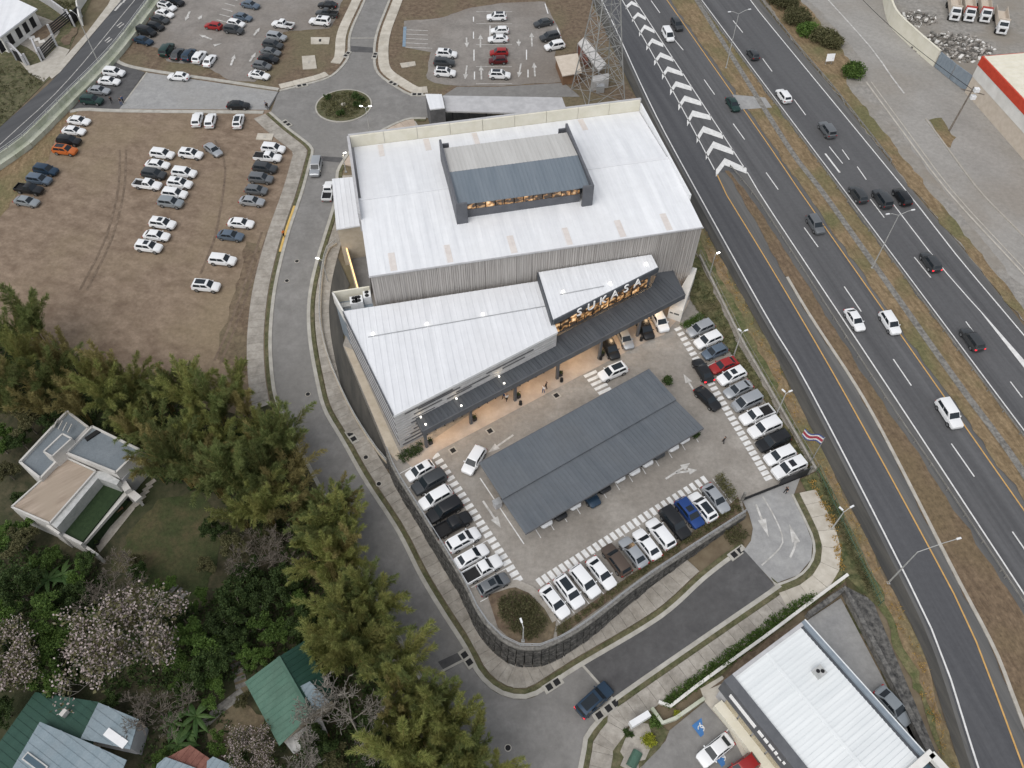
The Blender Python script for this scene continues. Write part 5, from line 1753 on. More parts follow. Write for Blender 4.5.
hs = thing('villa', 'white metal-roofed villa with dark windows at the top left corner', 'house', T(15, 35))
q = Ws([(16.5, -1), (37, 8.6), (-1, 37.5), (-32, 24), (-10, -8)], 4.2)
q = [q[0], q[1], q[2], q[3], q[4]]
MB().prism([p.to_2d() for p in q], 3.9, 4.2).build('roof', MATS['roof_white'], hs, fix=True)
c = sum(q, Vector()) / 5
qi = [c + (p - c) * .9 for p in q]
MB().prism([p.to_2d() for p in qi], 0, 3.85).build('wall', MATS['plaster_white'], hs, fix=True)
a, b = qi[1].to_2d(), qi[2].to_2d()
d_ = (b - a).normalized()
n_ = Vector((-d_.y, d_.x)) if (Vector((-d_.y, d_.x)).dot(a - c.to_2d()) > 0) else Vector((d_.y, -d_.x))
for s in (1.2, 3.6, 6.0, 8.8, 12.0):
    pts = [a + d_ * s + n_ * .02, a + d_ * (s + 1.6) + n_ * .02, a + d_ * (s + 1.6) + n_ * .1, a + d_ * s + n_ * .1]
    wnd = MB().prism(pts, .9, 3.3).build('window', MATS['plaster_white'], hs, fix=True)
    pts = [a + d_ * (s + .12) + n_ * .06, a + d_ * (s + 1.48) + n_ * .06, a + d_ * (s + 1.48) + n_ * .13, a + d_ * (s + .12) + n_ * .13]
    MB().prism(pts, 1.0, 3.2).build('pane', MATS['black'], wnd, fix=True)
sheet('villa_court', [(10, 40), (37, 15), (55, 22), (60, 32), (42, 58), (28, 48)], .06, 'sidewalk')
sheet('villa_court', [(44, 25), (60, 20), (66, 24), (40, 42), (30, 38)], .1, 'dirt_dark')
sheet('villa_drive', [(20, 62), (30, 66), (42, 62), (58, 46), (70, 50), (58, 68), (44, 82), (30, 74)], .08, 'concrete')
sheet('villa_planter', [(60, 40), (72, 28), (80, 29), (70, 44), (62, 46)], .12, 'dirt_dark')
for u0, v0, u1_, v1_, lab in ((44, 59, 57, 46, 'lower'), (53, 36, 71, 21, 'upper')):
    a, b = T(u0, v0), T(u1_, v1_)
    g = thing('slatted_gate', 'dark horizontal slat gate between white posts, %s one at the villa' % lab, 'gate', a)
    for k in range(5):
        MB().beam(a + Vector((0, 0, .35 + k * .48)), b + Vector((0, 0, .35 + k * .48)), .08, .3).build('slat', MATS['steel_dark'], g)
    for p in (a, b):
        MB().box((p.x, p.y, 0), (.45, .45, 2.7), .7).build('post', MATS['plaster_grey'], g)
for q, lab in (([(0, 47), (15, 53), (27, 66)], 'grey wall left of the villa gates'), ([(42, 62), (36, 48)], 'short grey wall between the villa gates'), ([(30, -6), (50, 6), (68, 19)], 'grey boundary wall behind the villa court'), ([(71, 21), (75, 27)], 'stub of grey wall at the upper villa gate')):
    wall_thing('garden_wall', lab, 'wall', Ts(q), lambda x, y: 0, 0, 2.4, .35, 'plaster_grey')
a, b = T(17, 60), T(29, 65)
g = thing('metal_door', 'solid black metal door at the lower left of the villa', 'door', a)
MB().beam(a + Vector((0, 0, 1.2)), b + Vector((0, 0, 1.2)), .1, 2.3).build('leaf', MATS['black'], g)
for p in (a, b):
    MB().box((p.x, p.y, 0), (.4, .4, 2.6), .7).build('post', MATS['plaster_grey'], g)
a, b = T(72, 26), T(82, 17)
g = thing('metal_door', 'solid black metal door beside the upper villa gate', 'door', a)
MB().beam(a + Vector((0, 0, 1.3)), b + Vector((0, 0, 1.3)), .1, 2.5).build('leaf', MATS['black'], g)
MB().box((b.x, b.y, 0), (.4, .4, 2.6), .7).build('post', MATS['plaster_grey'], g)
rg = random.Random(2)
for k in range(4):
    p = T(27 + k * 5, 36 + k * 2)
    structure(MB().box((p.x, p.y, .08), (1.3, 1.3, .06), .5).build('stepping_stone', MATS['plaster_white']))
q = Ws([(78, 8), (90, 0), (98, -8), (86, -10)], 2.0)
wall_thing('garden_wall', 'white garden wall along the local pavement at the top', 'wall', Ts([(83, 26), (80, 10), (100, -20)]), lambda x, y: 0, 0, 2.2, .3, 'plaster_white')
bed_stuff('garden_grass', 'rough green grass and weeds along the local road', [(p.x, p.y) for p in Ts([(-30, 60), (20, 66), (46, 80), (20, 108), (-30, 150)])], 1.1, 'leaf_olive', 41, .5, .4, .18)
bed_stuff('garden_grass', 'green lawn tufts behind the villa boundary wall', [(p.x, p.y) for p in Ts([(48, 0), (78, 3), (80, 14), (70, 18), (55, 6)])], 1.8, 'leaf_olive', 42, .4, .4, .18)

# ------------------------------------------------------------------ modern white house on the left
mh = thing('modern_house', 'modern white flat-roofed house with brown roof deck and blue terraces', 'house', T(70, 500))


def Z(x, y, o=(0, 400), s=4.8):
    return (o[0] + x / s, o[1] + y / s)


def blockz(pxs, z0, z1, mt, nm, parent, par=None, floor=None, th=.3):
    """walled block; with par a parapet is raised round a recessed roof deck"""
    P = Ws([Z(*p) for p in pxs], z1)
    c = sum(P, Vector()) / len(P)
    if par:
        body = MB().prism([p.to_2d() for p in P], z0, z1 - par).build(nm, MATS[mt], parent, fix=True)
        for a, b in zip(P, P[1:] + P[:1]):
            a2, b2 = a + (c - a).normalized() * th * .5, b + (c - b).normalized() * th * .5
            a2.z = b2.z = z1 - par / 2
            MB().beam(a2, b2, th, par).build('parapet', MATS[mt], body)
        Q = [p + (c - p).normalized() * th * 1.2 for p in P]
        MB().prism([p.to_2d() for p in Q], z1 - par, z1 - par + .06).build('roof_deck', MATS[floor], body, fix=True)
        return body
    body = MB().prism([p.to_2d() for p in P], z0, z1).build(nm, MATS[mt], parent, fix=True)
    return body


blockz([(88, 298), (322, 48), (428, 128), (190, 378)], -5.5, 1.6, 'house_white', 'stair_wing', mh, .5, 'roof_terrace')
hi = blockz([(205, 248), (300, 158), (346, 182), (248, 272)], -1, 3.2, 'house_white', 'upper_box', mh, .25, 'roof_terrace', .2)
for x in (278, 300, 322, 345):
    a, b = W(*Z(x, 92 + (x - 278) * .35), 1.7), W(*Z(x - 20, 132 + (x - 278) * .35), 1.7)
    MB().beam(a, b, .12, .15).build('pergola_bar', MATS['house_white'], mh)
blockz([(312, 252), (440, 122), (672, 236), (556, 350)], -5.5, 2.0, 'house_white', 'main_wing', mh, .35, 'roof_terrace')
p = W(*Z(447, 168), 1.8)
MB().box((p.x, p.y, 1.7), (.7, 2.2, .25), -.75).build('roof_hatch', MATS['black'], mh)
blockz([(50, 513), (318, 272), (462, 338), (236, 594)], -5.5, .9, 'house_white', 'deck_wing', mh, .25, 'roof_bitumen', .22)
q = Ws([Z(*p) for p in ((238, 592), (462, 340), (505, 345), (575, 385), (560, 408), (470, 375), (272, 614))], .6)
MB().prism([p.to_2d() for p in q], -5, .6).build('roof_ledge', MATS['galvanised'], mh, fix=True)
q = Ws([Z(*p) for p in ((290, 635), (478, 392), (600, 425), (395, 680))], -1.3)
MB().prism([p.to_2d() for p in q], -5.5, -1.3).build('turf_terrace', MATS['turf'], mh, fix=True)
for a, b, z0, z1, w in (((385, 690), (612, 432), -2.1, -1.6, .9), ((612, 432), (665, 475), -1.7, -1.2, 1.0), ((275, 630), (392, 690), -5, -1.0, .35), ((392, 690), (470, 745), -5, -2.2, .35), ((225, 600), (285, 640), -5, -.2, .3), ((560, 350), (612, 432), -5, -.4, .9)):
    P, Q = W(*Z(*a), z1), W(*Z(*b), z1)
    MB().beam((P.x, P.y, (z0 + z1) / 2), (Q.x, Q.y, (z0 + z1) / 2), w, z1 - z0).build('white_wall', MATS['house_white'], mh)
for x, y in ((392, 683), (450, 618), (520, 538), (605, 442), (660, 472)):
    P = W(*Z(x, y), -2)
    MB().box((P.x, P.y, gz(P.x, P.y)), (.35, .35, -2.0 - gz(P.x, P.y)), .8).build('terrace_post', MATS['house_white'], mh)
for a, b in (((440, 440), (480, 400)), ((330, 580), (372, 535))):
    P, Q = W(*Z(*a), -1.2), W(*Z(*b), -1.2)
    MB().beam(P, Q, .1, 1.8).build('window', MATS['glass'], mh)
sheet('house_terrace', [Z(455, 690), Z(640, 495), Z(700, 430), Z(740, 375), Z(690, 470), Z(480, 735)], .12, 'sidewalk')
for k in range(5):
    p = T(*Z(662 + k * 16, 500 - k * 25))
    structure(MB().box((p.x, p.y, p.z + .1), (1.4, .6, .08), .8).build('stepping_stone', MATS['sidewalk']))
P, Q = W(*Z(612, 365), -.8), W(*Z(668, 300), -.8)
MB().beam(P, Q, .12, 2.2).build('window', MATS['glass'], mh)
P, Q = W(*Z(575, 378), .2), W(*Z(690, 250), .2)
MB().beam((P.x, P.y, -2.4), (Q.x, Q.y, -2.4), .8, 5.2).build('white_wall', MATS['plaster_grey'], mh)
for (x, y, lab) in ((560, 545, 'outdoor dining table with chairs on the white house terrace'), (468, 690, 'dark round planter on the white house terrace'), (620, 478, 'dark round planter by the white house corner')):
    p = T(*Z(x, y))
    g = thing('terrace_planter' if 'planter' in lab else 'terrace_table', lab, 'planter' if 'planter' in lab else 'table', p)
    if 'planter' in lab:
        MB().tube([p + Vector((0, 0, .12)), p + Vector((0, 0, .7))], [.35, .5], 10).build('pot', MATS['black'], g)
        mb = MB()
        leaf_quads(mb, p + Vector((0, 0, .9)), 80, (.5, .5, .3), .4, .15, RN)
        mb.build('foliage', MATS['leaf_dark'], g)
    else:
        MB().box((p.x, p.y, p.z + .75), (2.2, 1.0, .07), .8).build('table_top', MATS['wood'], g)
        for sx in (-.9, .9):
            for sy in (-.35, .35):
                MB().box((p.x + sx * .7 - sy * .7, p.y + sx * .7 + sy * .7, p.z + .1), (.08, .08, .66)).build('leg', MATS['steel_dark'], g)

# ------------------------------------------------------------------ green-roofed house
gh = thing('green_roof_house', 'small house with light green gabled metal roof among the trees', 'house', T(285, 705))
g_ = lambda x, y: (220 + x / 5.567, 630 + y / 5.567)
r0, r1 = W(*g_(325, 150), 1.0), W(*g_(508, 470), 1.0)
e0, e1 = W(*g_(138, 290), -.8), W(*g_(330, 645), -.8)
f0_, f1_ = W(*g_(470, 60), -.8), W(*g_(640, 380), -.8)
ribbed([e0, r0, r1, e1], plane_z(e0, r0, r1), math.degrees(math.atan2((e0 - r0).y, (e0 - r0).x)), .7, .06, .1, .1).build('roof_slope', MATS['green_roof_light'], gh, fix=True)
ribbed([r0, f0_, f1_, r1], plane_z(f0_, r0, r1), math.degrees(math.atan2((f0_ - r0).y, (f0_ - r0).x)), .7, .06, .1, .1).build('roof_slope', MATS['green_roof'], gh, fix=True)
MB().beam(r0 + Vector((0, 0, .06)), r1 + Vector((0, 0, .06)), .4, .08).build('ridge_cap', MATS['green_roof_light'], gh)
cc = (e0 + e1 + f0_ + f1_) / 4
MB().prism([(cc + (p - cc) * .88).to_2d() for p in (e0, e1, f1_, f0_)], -5.5, -1.0).build('wall', MATS['plaster_tan'], gh, fix=True)
MB().prism([(cc + (p - cc) * .88).to_2d() for p in (r1 + (r0 - r1) * .05, e1, f1_)], -1.0, [.7, -.9, -.9]).build('gable', MATS['red_paint'], gh, fix=True)
q = Ws([g_(*p) for p in ((430, 322), (500, 285), (610, 400), (505, 465))], .75)
ribbed([p.to_2d() for p in q], lambda x, y: .75, 60, .6, .05, .08, .08).build('blue_roof_patch', MATS['pale_blue_roof'], gh, fix=True)
q = Ws([g_(*p) for p in ((355, 620), (560, 480), (600, 575), (410, 690))], -2.4)
ribbed([p.to_2d() for p in q], lambda x, y: -2.4, 120, .6, .05, .08, .08).build('porch_roof', MATS['galvanised'], gh, fix=True)
for p in q:
    MB().box((p.x + (cc.x - p.x) * .05, p.y + (cc.y - p.y) * .05, -5.5), (.15, .15, 3.0)).build('porch_post', MATS['wood'], gh)
# bottom-left house
bh = thing('blue_roof_house', 'house with dark green and pale blue metal roofs at the bottom left', 'house', T(70, 750))
b_ = lambda x, y: (x / 6.4, 660 + y / 6.4)
q = Ws([b_(*p) for p in ((-120, 690), (225, 205), (630, 268), (560, 800), (-60, 900))], -1.6)
ribbed([p.to_2d() for p in q], lambda x, y: -1.6, 150, .8, .06, .1, .12).build('green_roof', MATS['green_roof'], bh, fix=True)
c = sum(q, Vector()) / 5
MB().prism([(c + (p - c) * .9).to_2d() for p in q], -5.5, -1.75).build('wall', MATS['plaster_tan'], bh, fix=True)
q = Ws([b_(*p) for p in ((255, 395), (515, 505), (810, 640), (720, 860), (-20, 860))], -.6)
ribbed([p.to_2d() for p in q], lambda x, y: -.6, 150, .9, .06, .1, .12).build('blue_roof', MATS['pale_blue_roof'], bh, fix=True)
MB().prism([((p - c) * .93 + c).to_2d() for p in q], -1.7, -.75).build('blue_roof_wall', MATS['plaster_grey'], bh, fix=True)
q = Ws([b_(*p) for p in ((630, 272), (888, 380), (832, 572), (515, 502))], -.9)
ribbed([p.to_2d() for p in q], lambda x, y: -.9, 150, .9, .06, .1, .12).build('blue_roof', MATS['pale_blue_roof'], bh, fix=True)
c = sum(q, Vector()) / 4
MB().prism([((p - c) * .9 + c).to_2d() for p in q], -5.5, -1.05).build('wall', MATS['plaster_grey'], bh, fix=True)
p = W(*b_(225, 660), -.5)
MB().box((p.x, p.y, -.58), (3.2, .9, .2), -.5).build('skylight', MATS['galvanised'], bh)
MB().box((p.x, p.y, -.4), (2.9, .6, .05), -.5).build('skylight_pane', MATS['glass_blue'], bh)
p = W(*b_(402, 335), -.8)
MB().box((p.x, p.y, -1.6), (.5, .8, .8), -.5).build('chimney', MATS['house_white'], bh)
p = W(*b_(740, 500), -.8)
MB().box((p.x, p.y, -.86), (3.0, .9, .1), -.5).build('skylight', MATS['white_metal'], bh)
sr = thing('small_house', 'small building with red-brown and pale blue roofs at the bottom edge', 'house', T(200, 765))
q = Ws([(168, 757), (190, 745), (212, 760), (200, 790), (160, 785)], -2)
ribbed([p.to_2d() for p in q], lambda x, y: -2.0, 60, .7, .06, .1, .12).build('red_roof', MATS['roof_red_brown'], sr, fix=True)
MB().prism([p.to_2d() for p in Ws([(168, 757), (190, 747), (210, 761), (200, 785), (165, 782)], -2.2)], -5.5, -2.15).build('wall', MATS['plaster_tan'], sr, fix=True)
for q in ([(157, 764), (166, 757), (196, 768), (190, 790), (150, 790)], [(207, 761), (213, 756.5), (236, 767), (236, 790), (205, 790)]):
    P = Ws(q, -1.7)
    ribbed([p.to_2d() for p in P], lambda x, y: -1.7, 60, .7, .06, .1, .12).build('blue_roof', MATS['pale_blue_roof'], sr, fix=True)
# garden paths of stepping stones
for path, w in (([(228, 640), (236, 662), (241, 682), (243, 694)], 1.4), ([(174, 589), (181, 594), (190, 600)], 1.3)):
    P = resample(Ts(path), .9)
    gp = structure(ribbon('garden_path', Ts(path), -w / 2, w / 2, .1, MATS['dirt_dark']))
    for a, b in zip(P, P[1:]):
        MB().box((a.x, a.y, gz(a.x, a.y) + .1), (w, .55, .08), math.atan2((b - a).y, (b - a).x) + 1.57 + RN.uniform(-.12, .12)).build('stepping_stone', MATS['stone_grey'], gp)
structure(ribbon('garden_walk', Ts([(243, 692), (225, 705), (205, 724)]), -.6, .6, .15, MATS['stone_grey']))
# ------------------------------------------------------------------ vehicles
CT = {
    'sedan': dict(L=4.6, W=1.8, st=[(-.5, .78, .40, .80), (-.465, .93, .27, .95), (-.36, 1, .22, .99), (-.1, 1, .2, .97), (.15, 1, .2, .95), (.33, .99, .2, .90), (.45, .93, .24, .80), (.5, .76, .36, .66)], cab=(-.42, -.23, .07, .25), roof=1.45, wt=.72),
    'hatchback': dict(L=4.1, W=1.76, st=[(-.5, .80, .42, .92), (-.47, .95, .28, 1.0), (-.3, 1, .22, 1.0), (.1, 1, .2, .97), (.3, .99, .2, .93), (.45, .93, .24, .82), (.5, .78, .36, .68)], cab=(-.485, -.36, .08, .28), roof=1.5, wt=.74),
    'SUV': dict(L=4.6, W=1.86, st=[(-.5, .82, .48, 1.0), (-.475, .96, .32, 1.08), (-.3, 1, .27, 1.1), (.1, 1, .26, 1.07), (.31, .99, .27, 1.02), (.46, .94, .3, .93), (.5, .8, .42, .78)], cab=(-.485, -.40, .1, .27), roof=1.68, wt=.77),
    'large SUV': dict(L=4.95, W=1.94, st=[(-.5, .86, .5, 1.08), (-.48, .97, .36, 1.16), (-.3, 1, .32, 1.18), (.12, 1, .3, 1.16), (.33, .99, .32, 1.1), (.47, .95, .36, 1.02), (.5, .84, .46, .86)], cab=(-.488, -.44, .1, .25), roof=1.88, wt=.82),
    'van': dict(L=4.7, W=1.85, st=[(-.5, .86, .42, 1.05), (-.48, .97, .3, 1.1), (-.3, 1, .24, 1.12), (.15, 1, .22, 1.08), (.37, .98, .24, .98), (.47, .92, .28, .88), (.5, .78, .38, .7)], cab=(-.488, -.45, .16, .36), roof=1.85, wt=.82),
    'pickup': dict(L=5.25, W=1.86, st=[(-.5, .92, .5, .70), (-.48, .98, .4, .72), (-.11, 1, .34, .72), (-.10, 1, .34, 1.12), (.1, 1, .32, 1.1), (.31, .99, .32, 1.06), (.46, .95, .36, .98), (.5, .82, .46, .82)], cab=(-.105, -.07, .12, .25), roof=1.76, wt=.76),
}
PROTO = {}


def car_proto(kind, extras):
    c = CT[kind]
    L, w = c['L'], c['W'] / 2
    root = bpy.data.objects.new('car', None)
    body = MB()
    rings = []
    for xf, wf, zl, ztp in c['st']:
        ww = w * wf
        half = [(.86 * ww, zl), (ww, zl + .16), (ww * .995, ztp - .2), (ww * .94, ztp - .05), (ww * .6, ztp + .01)]
        ring = [(0, zl)] + half + [(0, ztp + .03)] + [(-y, z) for y, z in reversed(half)]
        rings.append([(xf * L, y, z) for y, z in ring])
    n = len(rings[0])
    fs = []
    for i in range(len(rings) - 1):
        for k in range(n):
            fs.append((i * n + k, (i + 1) * n + k, (i + 1) * n + (k + 1) % n, i * n + (k + 1) % n))
    fs += [tuple(range(n)), tuple(reversed([(len(rings) - 1) * n + k for k in range(n)]))]
    body.add([p for r in rings for p in r], fs)
    xr0, xr1, xf1, xf0 = [v * L for v in c['cab']]

    def top_at(x):
        for a, b in zip(c['st'], c['st'][1:]):
            if a[0] * L <= x <= b[0] * L:
                return a[3] + (b[3] - a[3]) * (x - a[0] * L) / ((b[0] - a[0]) * L)
        return c['st'][0][3]
    zr, wb, wt = c['roof'], w * .92, w * c['wt']
    zbf, zbr = top_at(xf0) - .04, top_at(xr0) - .04
    if kind == 'pickup':
        zbr = 1.06

    def loop(t, ins=0.0, dz=0.0):
        f, r = xf0 + (xf1 - xf0) * t - ins, xr0 + (xr1 - xr0) * t + ins
        y = wb + (wt - wb) * t - ins
        zf, zz = zbf + (zr - zbf) * t + dz, zbr + (zr - zbr) * t + dz
        return [Vector((f, -y, zf)), Vector((f, y, zf)), Vector((r, y, zz)), Vector((r, -y, zz))]
    l0, l1, l2 = loop(0), loop(.93), loop(1.0, .1)
    mid = [Vector(((l2[0].x + l2[3].x) / 2, 0, zr + .035))]
    k0 = l0 + l1 + l2 + mid
    fs = []
    for a in (0, 4):
        for i in range(4):
            j = (i + 1) % 4
            fs.append((a + i, a + j, a + 4 + j, a + 4 + i))
    fs += [(8 + i, 8 + (i + 1) % 4, 12) for i in range(4)]
    body.add(k0, fs)
    if kind == 'pickup':
        for s in (-1, 1):
            body.box((-.3 * L, s * (w - .06), .7), (.39 * L, .1, .4))
        body.box((-.493 * L, 0, .66), (.07, w * 1.86, .42))
        body.box((-.108 * L, 0, .7), (.07, w * 1.86, .4))
    if 'rails' in extras:
        for s in (-1, 1):
            body.beam((xr1 + .15, s * wt * .93, zr + .03), (xf1 - .15, s * wt * .93, zr + .03), .05, .05)
    me = body.mesh('body', PAINTS['white'], True, 38)
    bm = bmesh.new()
    bm.from_mesh(me)
    bmesh.ops.recalc_face_normals(bm, faces=bm.faces)
    bm.to_mesh(me)
    bm.free()

    def part(nm, m):
        o = bpy.data.objects.new(nm, m)
        COL.objects.link(o)
        o.parent = root
        return o
    COL.objects.link(root)
    part('body', me)

    def pane(nm, a, b, cc, d, i0, i1, j0, j1, mt='car_glass'):
        def pt(u, v):
            return a.lerp(b, u).lerp(d.lerp(cc, u), v)
        q = [pt(i0, j0), pt(i1, j0), pt(i1, j1), pt(i0, j1)]
        nn = (q[1] - q[0]).cross(q[3] - q[0]).normalized()
        ctr = Vector((0, 0, .8))
        if nn.dot((q[0] + q[2]) / 2 - ctr) < 0:
            nn = -nn
        q = [p + nn * .012 for p in q]
        mb = MB().add(q + [p - nn * .03 for p in q], [(0, 1, 2, 3), (0, 4, 5, 1), (1, 5, 6, 2), (2, 6, 7, 3), (3, 7, 4, 0)])
        return part(nm, mb.mesh(nm, MATS[mt]))
    pane('windscreen', l0[0], l0[1], l1[1], l1[0], .05, .95, .1, .95)
    pane('rear_window', l0[2], l0[3], l1[3], l1[2], .1, .9, .25, .92)
    for s, (a, b, cc, d) in ((1, (l0[1], l0[2], l1[2], l1[1])), (-1, (l0[0], l0[3], l1[3], l1[0]))):
        if kind in ('pickup',):
            pane('side_window', a, b, cc, d, .14, .55, .2, .92)
            pane('side_window', a, b, cc, d, .6, .93, .2, .92)
        else:
            pane('side_window', a, b, cc, d, .12, .47, .2, .92)
            pane('side_window', a, b, cc, d, .5, .9, .2, .92)
    if 'sunroof' in extras:
        z = zr + .03
        xm = (l2[0].x * .75 + l2[3].x * .25)
        part('sunroof', MB().box((xm, 0, z - .02), (.8, wt * 1.25, .05)).mesh('sunroof', MATS['car_glass']))
    if 'panorama' in extras:
        xm = (l2[0].x + l2[3].x) / 2
        part('sunroof', MB().box((xm, 0, zr), (abs(l2[0].x - l2[3].x) * .8, wt * 1.4, .05)).mesh('sunroof', MATS['car_glass']))
    if kind == 'pickup':
        part('bed_liner', MB().box((-.3 * L, 0, .745), (.375 * L, w * 1.78, .03)).mesh('bed_liner', MATS['black' if 'cover' not in extras else 'steel_dark']))
        if 'cover' in extras:
            part('bed_cover', MB().box((-.3 * L, 0, 1.08), (.38 * L, w * 1.8, .05)).mesh('bed_cover', MATS['black']))
    wm = MB()
    R = .33 if kind in ('sedan', 'hatchback') else .38
    for y0, y1, rr, m in ((-.11, .11, R, 0), (-.118, .118, R * .62, 1)):
        wm.tube([(0, y0, 0), (0, y1, 0)], rr, 16, m)
    wmesh = wm.mesh('wheel', [MATS['rubber'], MATS['rim']], True, 40)
    for x in (-.3 * L, .31 * L):
        for s in (-1, 1):
            o = part('wheel', wmesh)
            o.location = (x, s * (w - .085), R)
    fx, fz = L / 2, c['st'][-1][3]
    for s in (-1, 1):
        part('headlight', MB().add([(fx - .02, s * w * .4, fz - .06), (fx - .12, s * w * .8, fz - .02), (fx - .34, s * w * .93, fz + .07), (fx - .2, s * w * .5, fz + .09),
                                    (fx - .05, s * w * .4, fz - .2), (fx - .15, s * w * .84, fz - .17), (fx - .3, s * w * .9, fz - .08), (fx - .3, s * w * .5, fz - .1)],
                                   [(0, 1, 2, 3), (0, 4, 5, 1), (1, 5, 6, 2), (0, 3, 7, 4), (2, 6, 7, 3)]).mesh('headlight', MATS['headlight']))
        rz = c['st'][1][3]
        part('taillight', MB().box((-L / 2 + .1, s * w * .78, rz - .3), (.2, w * .32, .2)).mesh('taillight', MATS['taillight_on' if 'brake' in extras else 'taillight']))
        part('mirror', MB().box((xf0 - .28, s * (w + .06), zbf + .02), (.12, .2, .13)).mesh('mirror', PAINTS['white']))
    return root


USED = set()


def car(kind, col, p, heading, label, group=None, extras=()):
    key = (kind, tuple(sorted(extras)))
    if key not in PROTO:
        PROTO[key] = car_proto(kind, extras)
    if key in USED:
        r = copy_tree(PROTO[key])
    else:
        r = PROTO[key]
        USED.add(key)
    r.location = p
    r.rotation_euler = (0, 0, heading)
    r.name = {'sedan': 'sedan_car', 'hatchback': 'hatchback_car', 'SUV': 'suv_car', 'large SUV': 'suv_car', 'van': 'van', 'pickup': 'pickup_truck'}[kind]
    for ch in r.children:
        if ch.name.split('.')[0] in ('body', 'mirror'):
            s = ch.material_slots[0]
            s.link = 'OBJECT'
            s.material = PAINTS[col]
    for k in ('label', 'category', 'group'):
        if k in r:
            del r[k]
    setp(r, label, {'pickup': 'pickup', 'van': 'van'}.get(kind, 'car'), group)
    return r


ORD = ['first', 'second', 'third', 'fourth', 'fifth', 'sixth', 'seventh', 'eighth', 'ninth', 'tenth', 'eleventh', 'twelfth', 'thirteenth']
KN = {'s': 'sedan', 'h': 'hatchback', 'u': 'SUV', 'U': 'large SUV', 'p': 'pickup', 'v': 'van'}
EX = {'r': 'rails', 'o': 'sunroof', 'P': 'panorama', 'c': 'cover', 'b': 'brake'}


def parse(spec):
    """'u/o' = SUV with sunroof"""
    k, _, e = spec.partition('/')
    return KN[k], tuple(EX[x] for x in e)


def row(where, group, cars, vec, z=None, off=.05, per=1, flip=()):
    """cars = [(u, v, spec, colour)], labels count along the row"""
    n = len(cars)
    for i, cdef in enumerate(cars):
        u, v, spec, col = cdef[:4]
        d = cdef[4] if len(cdef) > 4 else vec
        kind, ex = parse(spec)
        if z is None:
            p = T(u, v, .75)
            base = gz(p.x, p.y) + off
        else:
            p = W(u, v, z + .75)
            base = z
        h = hdg(u, v, d[0], d[1], base)
        h += RN.uniform(-.025, .025)
        nm = '%s %s, %s %s' % (col, kind, ORD[i] if n > 1 else 'parked', where)
        if n == 1:
            nm = '%s %s %s' % (col, kind, where)
        car(kind, col, (p.x, p.y, base), h, nm, group, ex)


G1 = 'cars parked in the upper left lot'
row('from top along the barrier, upper left lot', G1, [(175.1, 1.6, 'u', 'black'), (167, 6.7, 'u/P', 'white'), (164.4, 13.4, 's', 'white'), (160, 19.3, 's', 'dark grey'), (155.6, 26.3, 'h', 'black'), (146.7, 31.7, 'v', 'black'), (143.4, 40.3, 's', 'dark blue')], (4, 1))
row('from left in the five-car row, upper left lot', G1, [(167, 50, 'U', 'dark green'), (177.3, 53.7, 's', 'dark grey'), (189, 54.8, 'u', 'dark blue'), (199.6, 57, 'u', 'white'), (209.7, 60.2, 's', 'white')], (.72, -1), off=.08)
row('from top, middle of the upper left lot', G1, [(250.2, 4.7, 's', 'blue-grey', (1, .2)), (242.6, 17, 's', 'blue-grey', (1, .2)), (236, 23.4, 'h', 'white', (1, .15)), (213.3, 25.8, 'h', 'red', (-1, -.15)), (233.8, 29.9, 'u', 'dark grey', (1, .15))], (1, .2), off=.08)
row('from top in the right column of the upper left lot', G1, [(276.6, 37, 'u', 'silver'), (273, 45, 'u', 'dark grey'), (270.7, 52, 's', 'grey'), (268.4, 58.6, 's', 'black'), (262, 65.6, 'h', 'grey'), (259, 75, 's/o', 'white')], (1, .15), off=.08)
row('from top at the right end of the upper left lot', G1, [(327.5, 4.7, 's', 'black', (-1, -.1)), (327, 13.5, 'p', 'dark grey', (-1, -.1)), (320, 21.7, 'U/o', 'white', (-1, -.1)), (283, 24.6, 'p', 'white', (-1, -.15))], (-1, -.1), off=.08)
G2 = 'cars parked in the upper right lot'
row('from top in the middle column of the upper right lot', G2, [(496.6, 17, 'u/P', 'white'), (499.7, 30.5, 'h', 'white'), (498, 38.8, 's', 'white'), (499, 52.3, 'h', 'red'), (498, 60.2, 'h', 'dark red'), (499.7, 75, 'u/P', 'white', (1, .02))], (-1, .02), off=.08)
row('from top in the left column of the upper right lot', G2, [(446.6, 54, 'u/o', 'white'), (444.2, 62.5, 'u', 'dark grey'), (445, 72.7, 'u/P', 'white')], (1, .05), off=.08)
row('from top in the right column of the upper right lot', G2, [(543.4, 22.7, 's', 'dark grey'), (549.7, 36.7, 'u', 'dark grey'), (554.7, 46, 'u/r', 'white')], (-1, .2), off=.08)
G3 = 'cars parked on the dark asphalt by the barrier'
row('from top on the dark asphalt corner by the barrier', G3, [(114, 72.5, 'u/r', 'white'), (109, 81, 's', 'white'), (98.8, 90.3, 's', 'silver'), (91.8, 100.3, 'u', 'dark green')], (1, .08), off=.08)
G4 = 'cars parked on the dirt lot'
row('from top in the left column of the dirt lot', G4, [(78.7, 120.5, 's', 'white'), (73.6, 130.6, 's', 'white'), (69, 140.7, 'u', 'black'), (65, 150.2, 'u/P', 'orange')], (1, .1))
row('from top in the far left group of the dirt lot', G4, [(46, 170, 'u', 'dark blue'), (39.3, 179.6, 'u', 'blue-grey'), (29.2, 189, 'p', 'black'), (26.6, 201.2, 's', 'pale grey')], (1, .16))
row('from left along the top edge of the dirt lot', G4, [(197.5, 119.3, 'u', 'white'), (210.6, 120.5, 'u', 'white'), (238.5, 121, 'u/P', 'white')], (.25, -1))
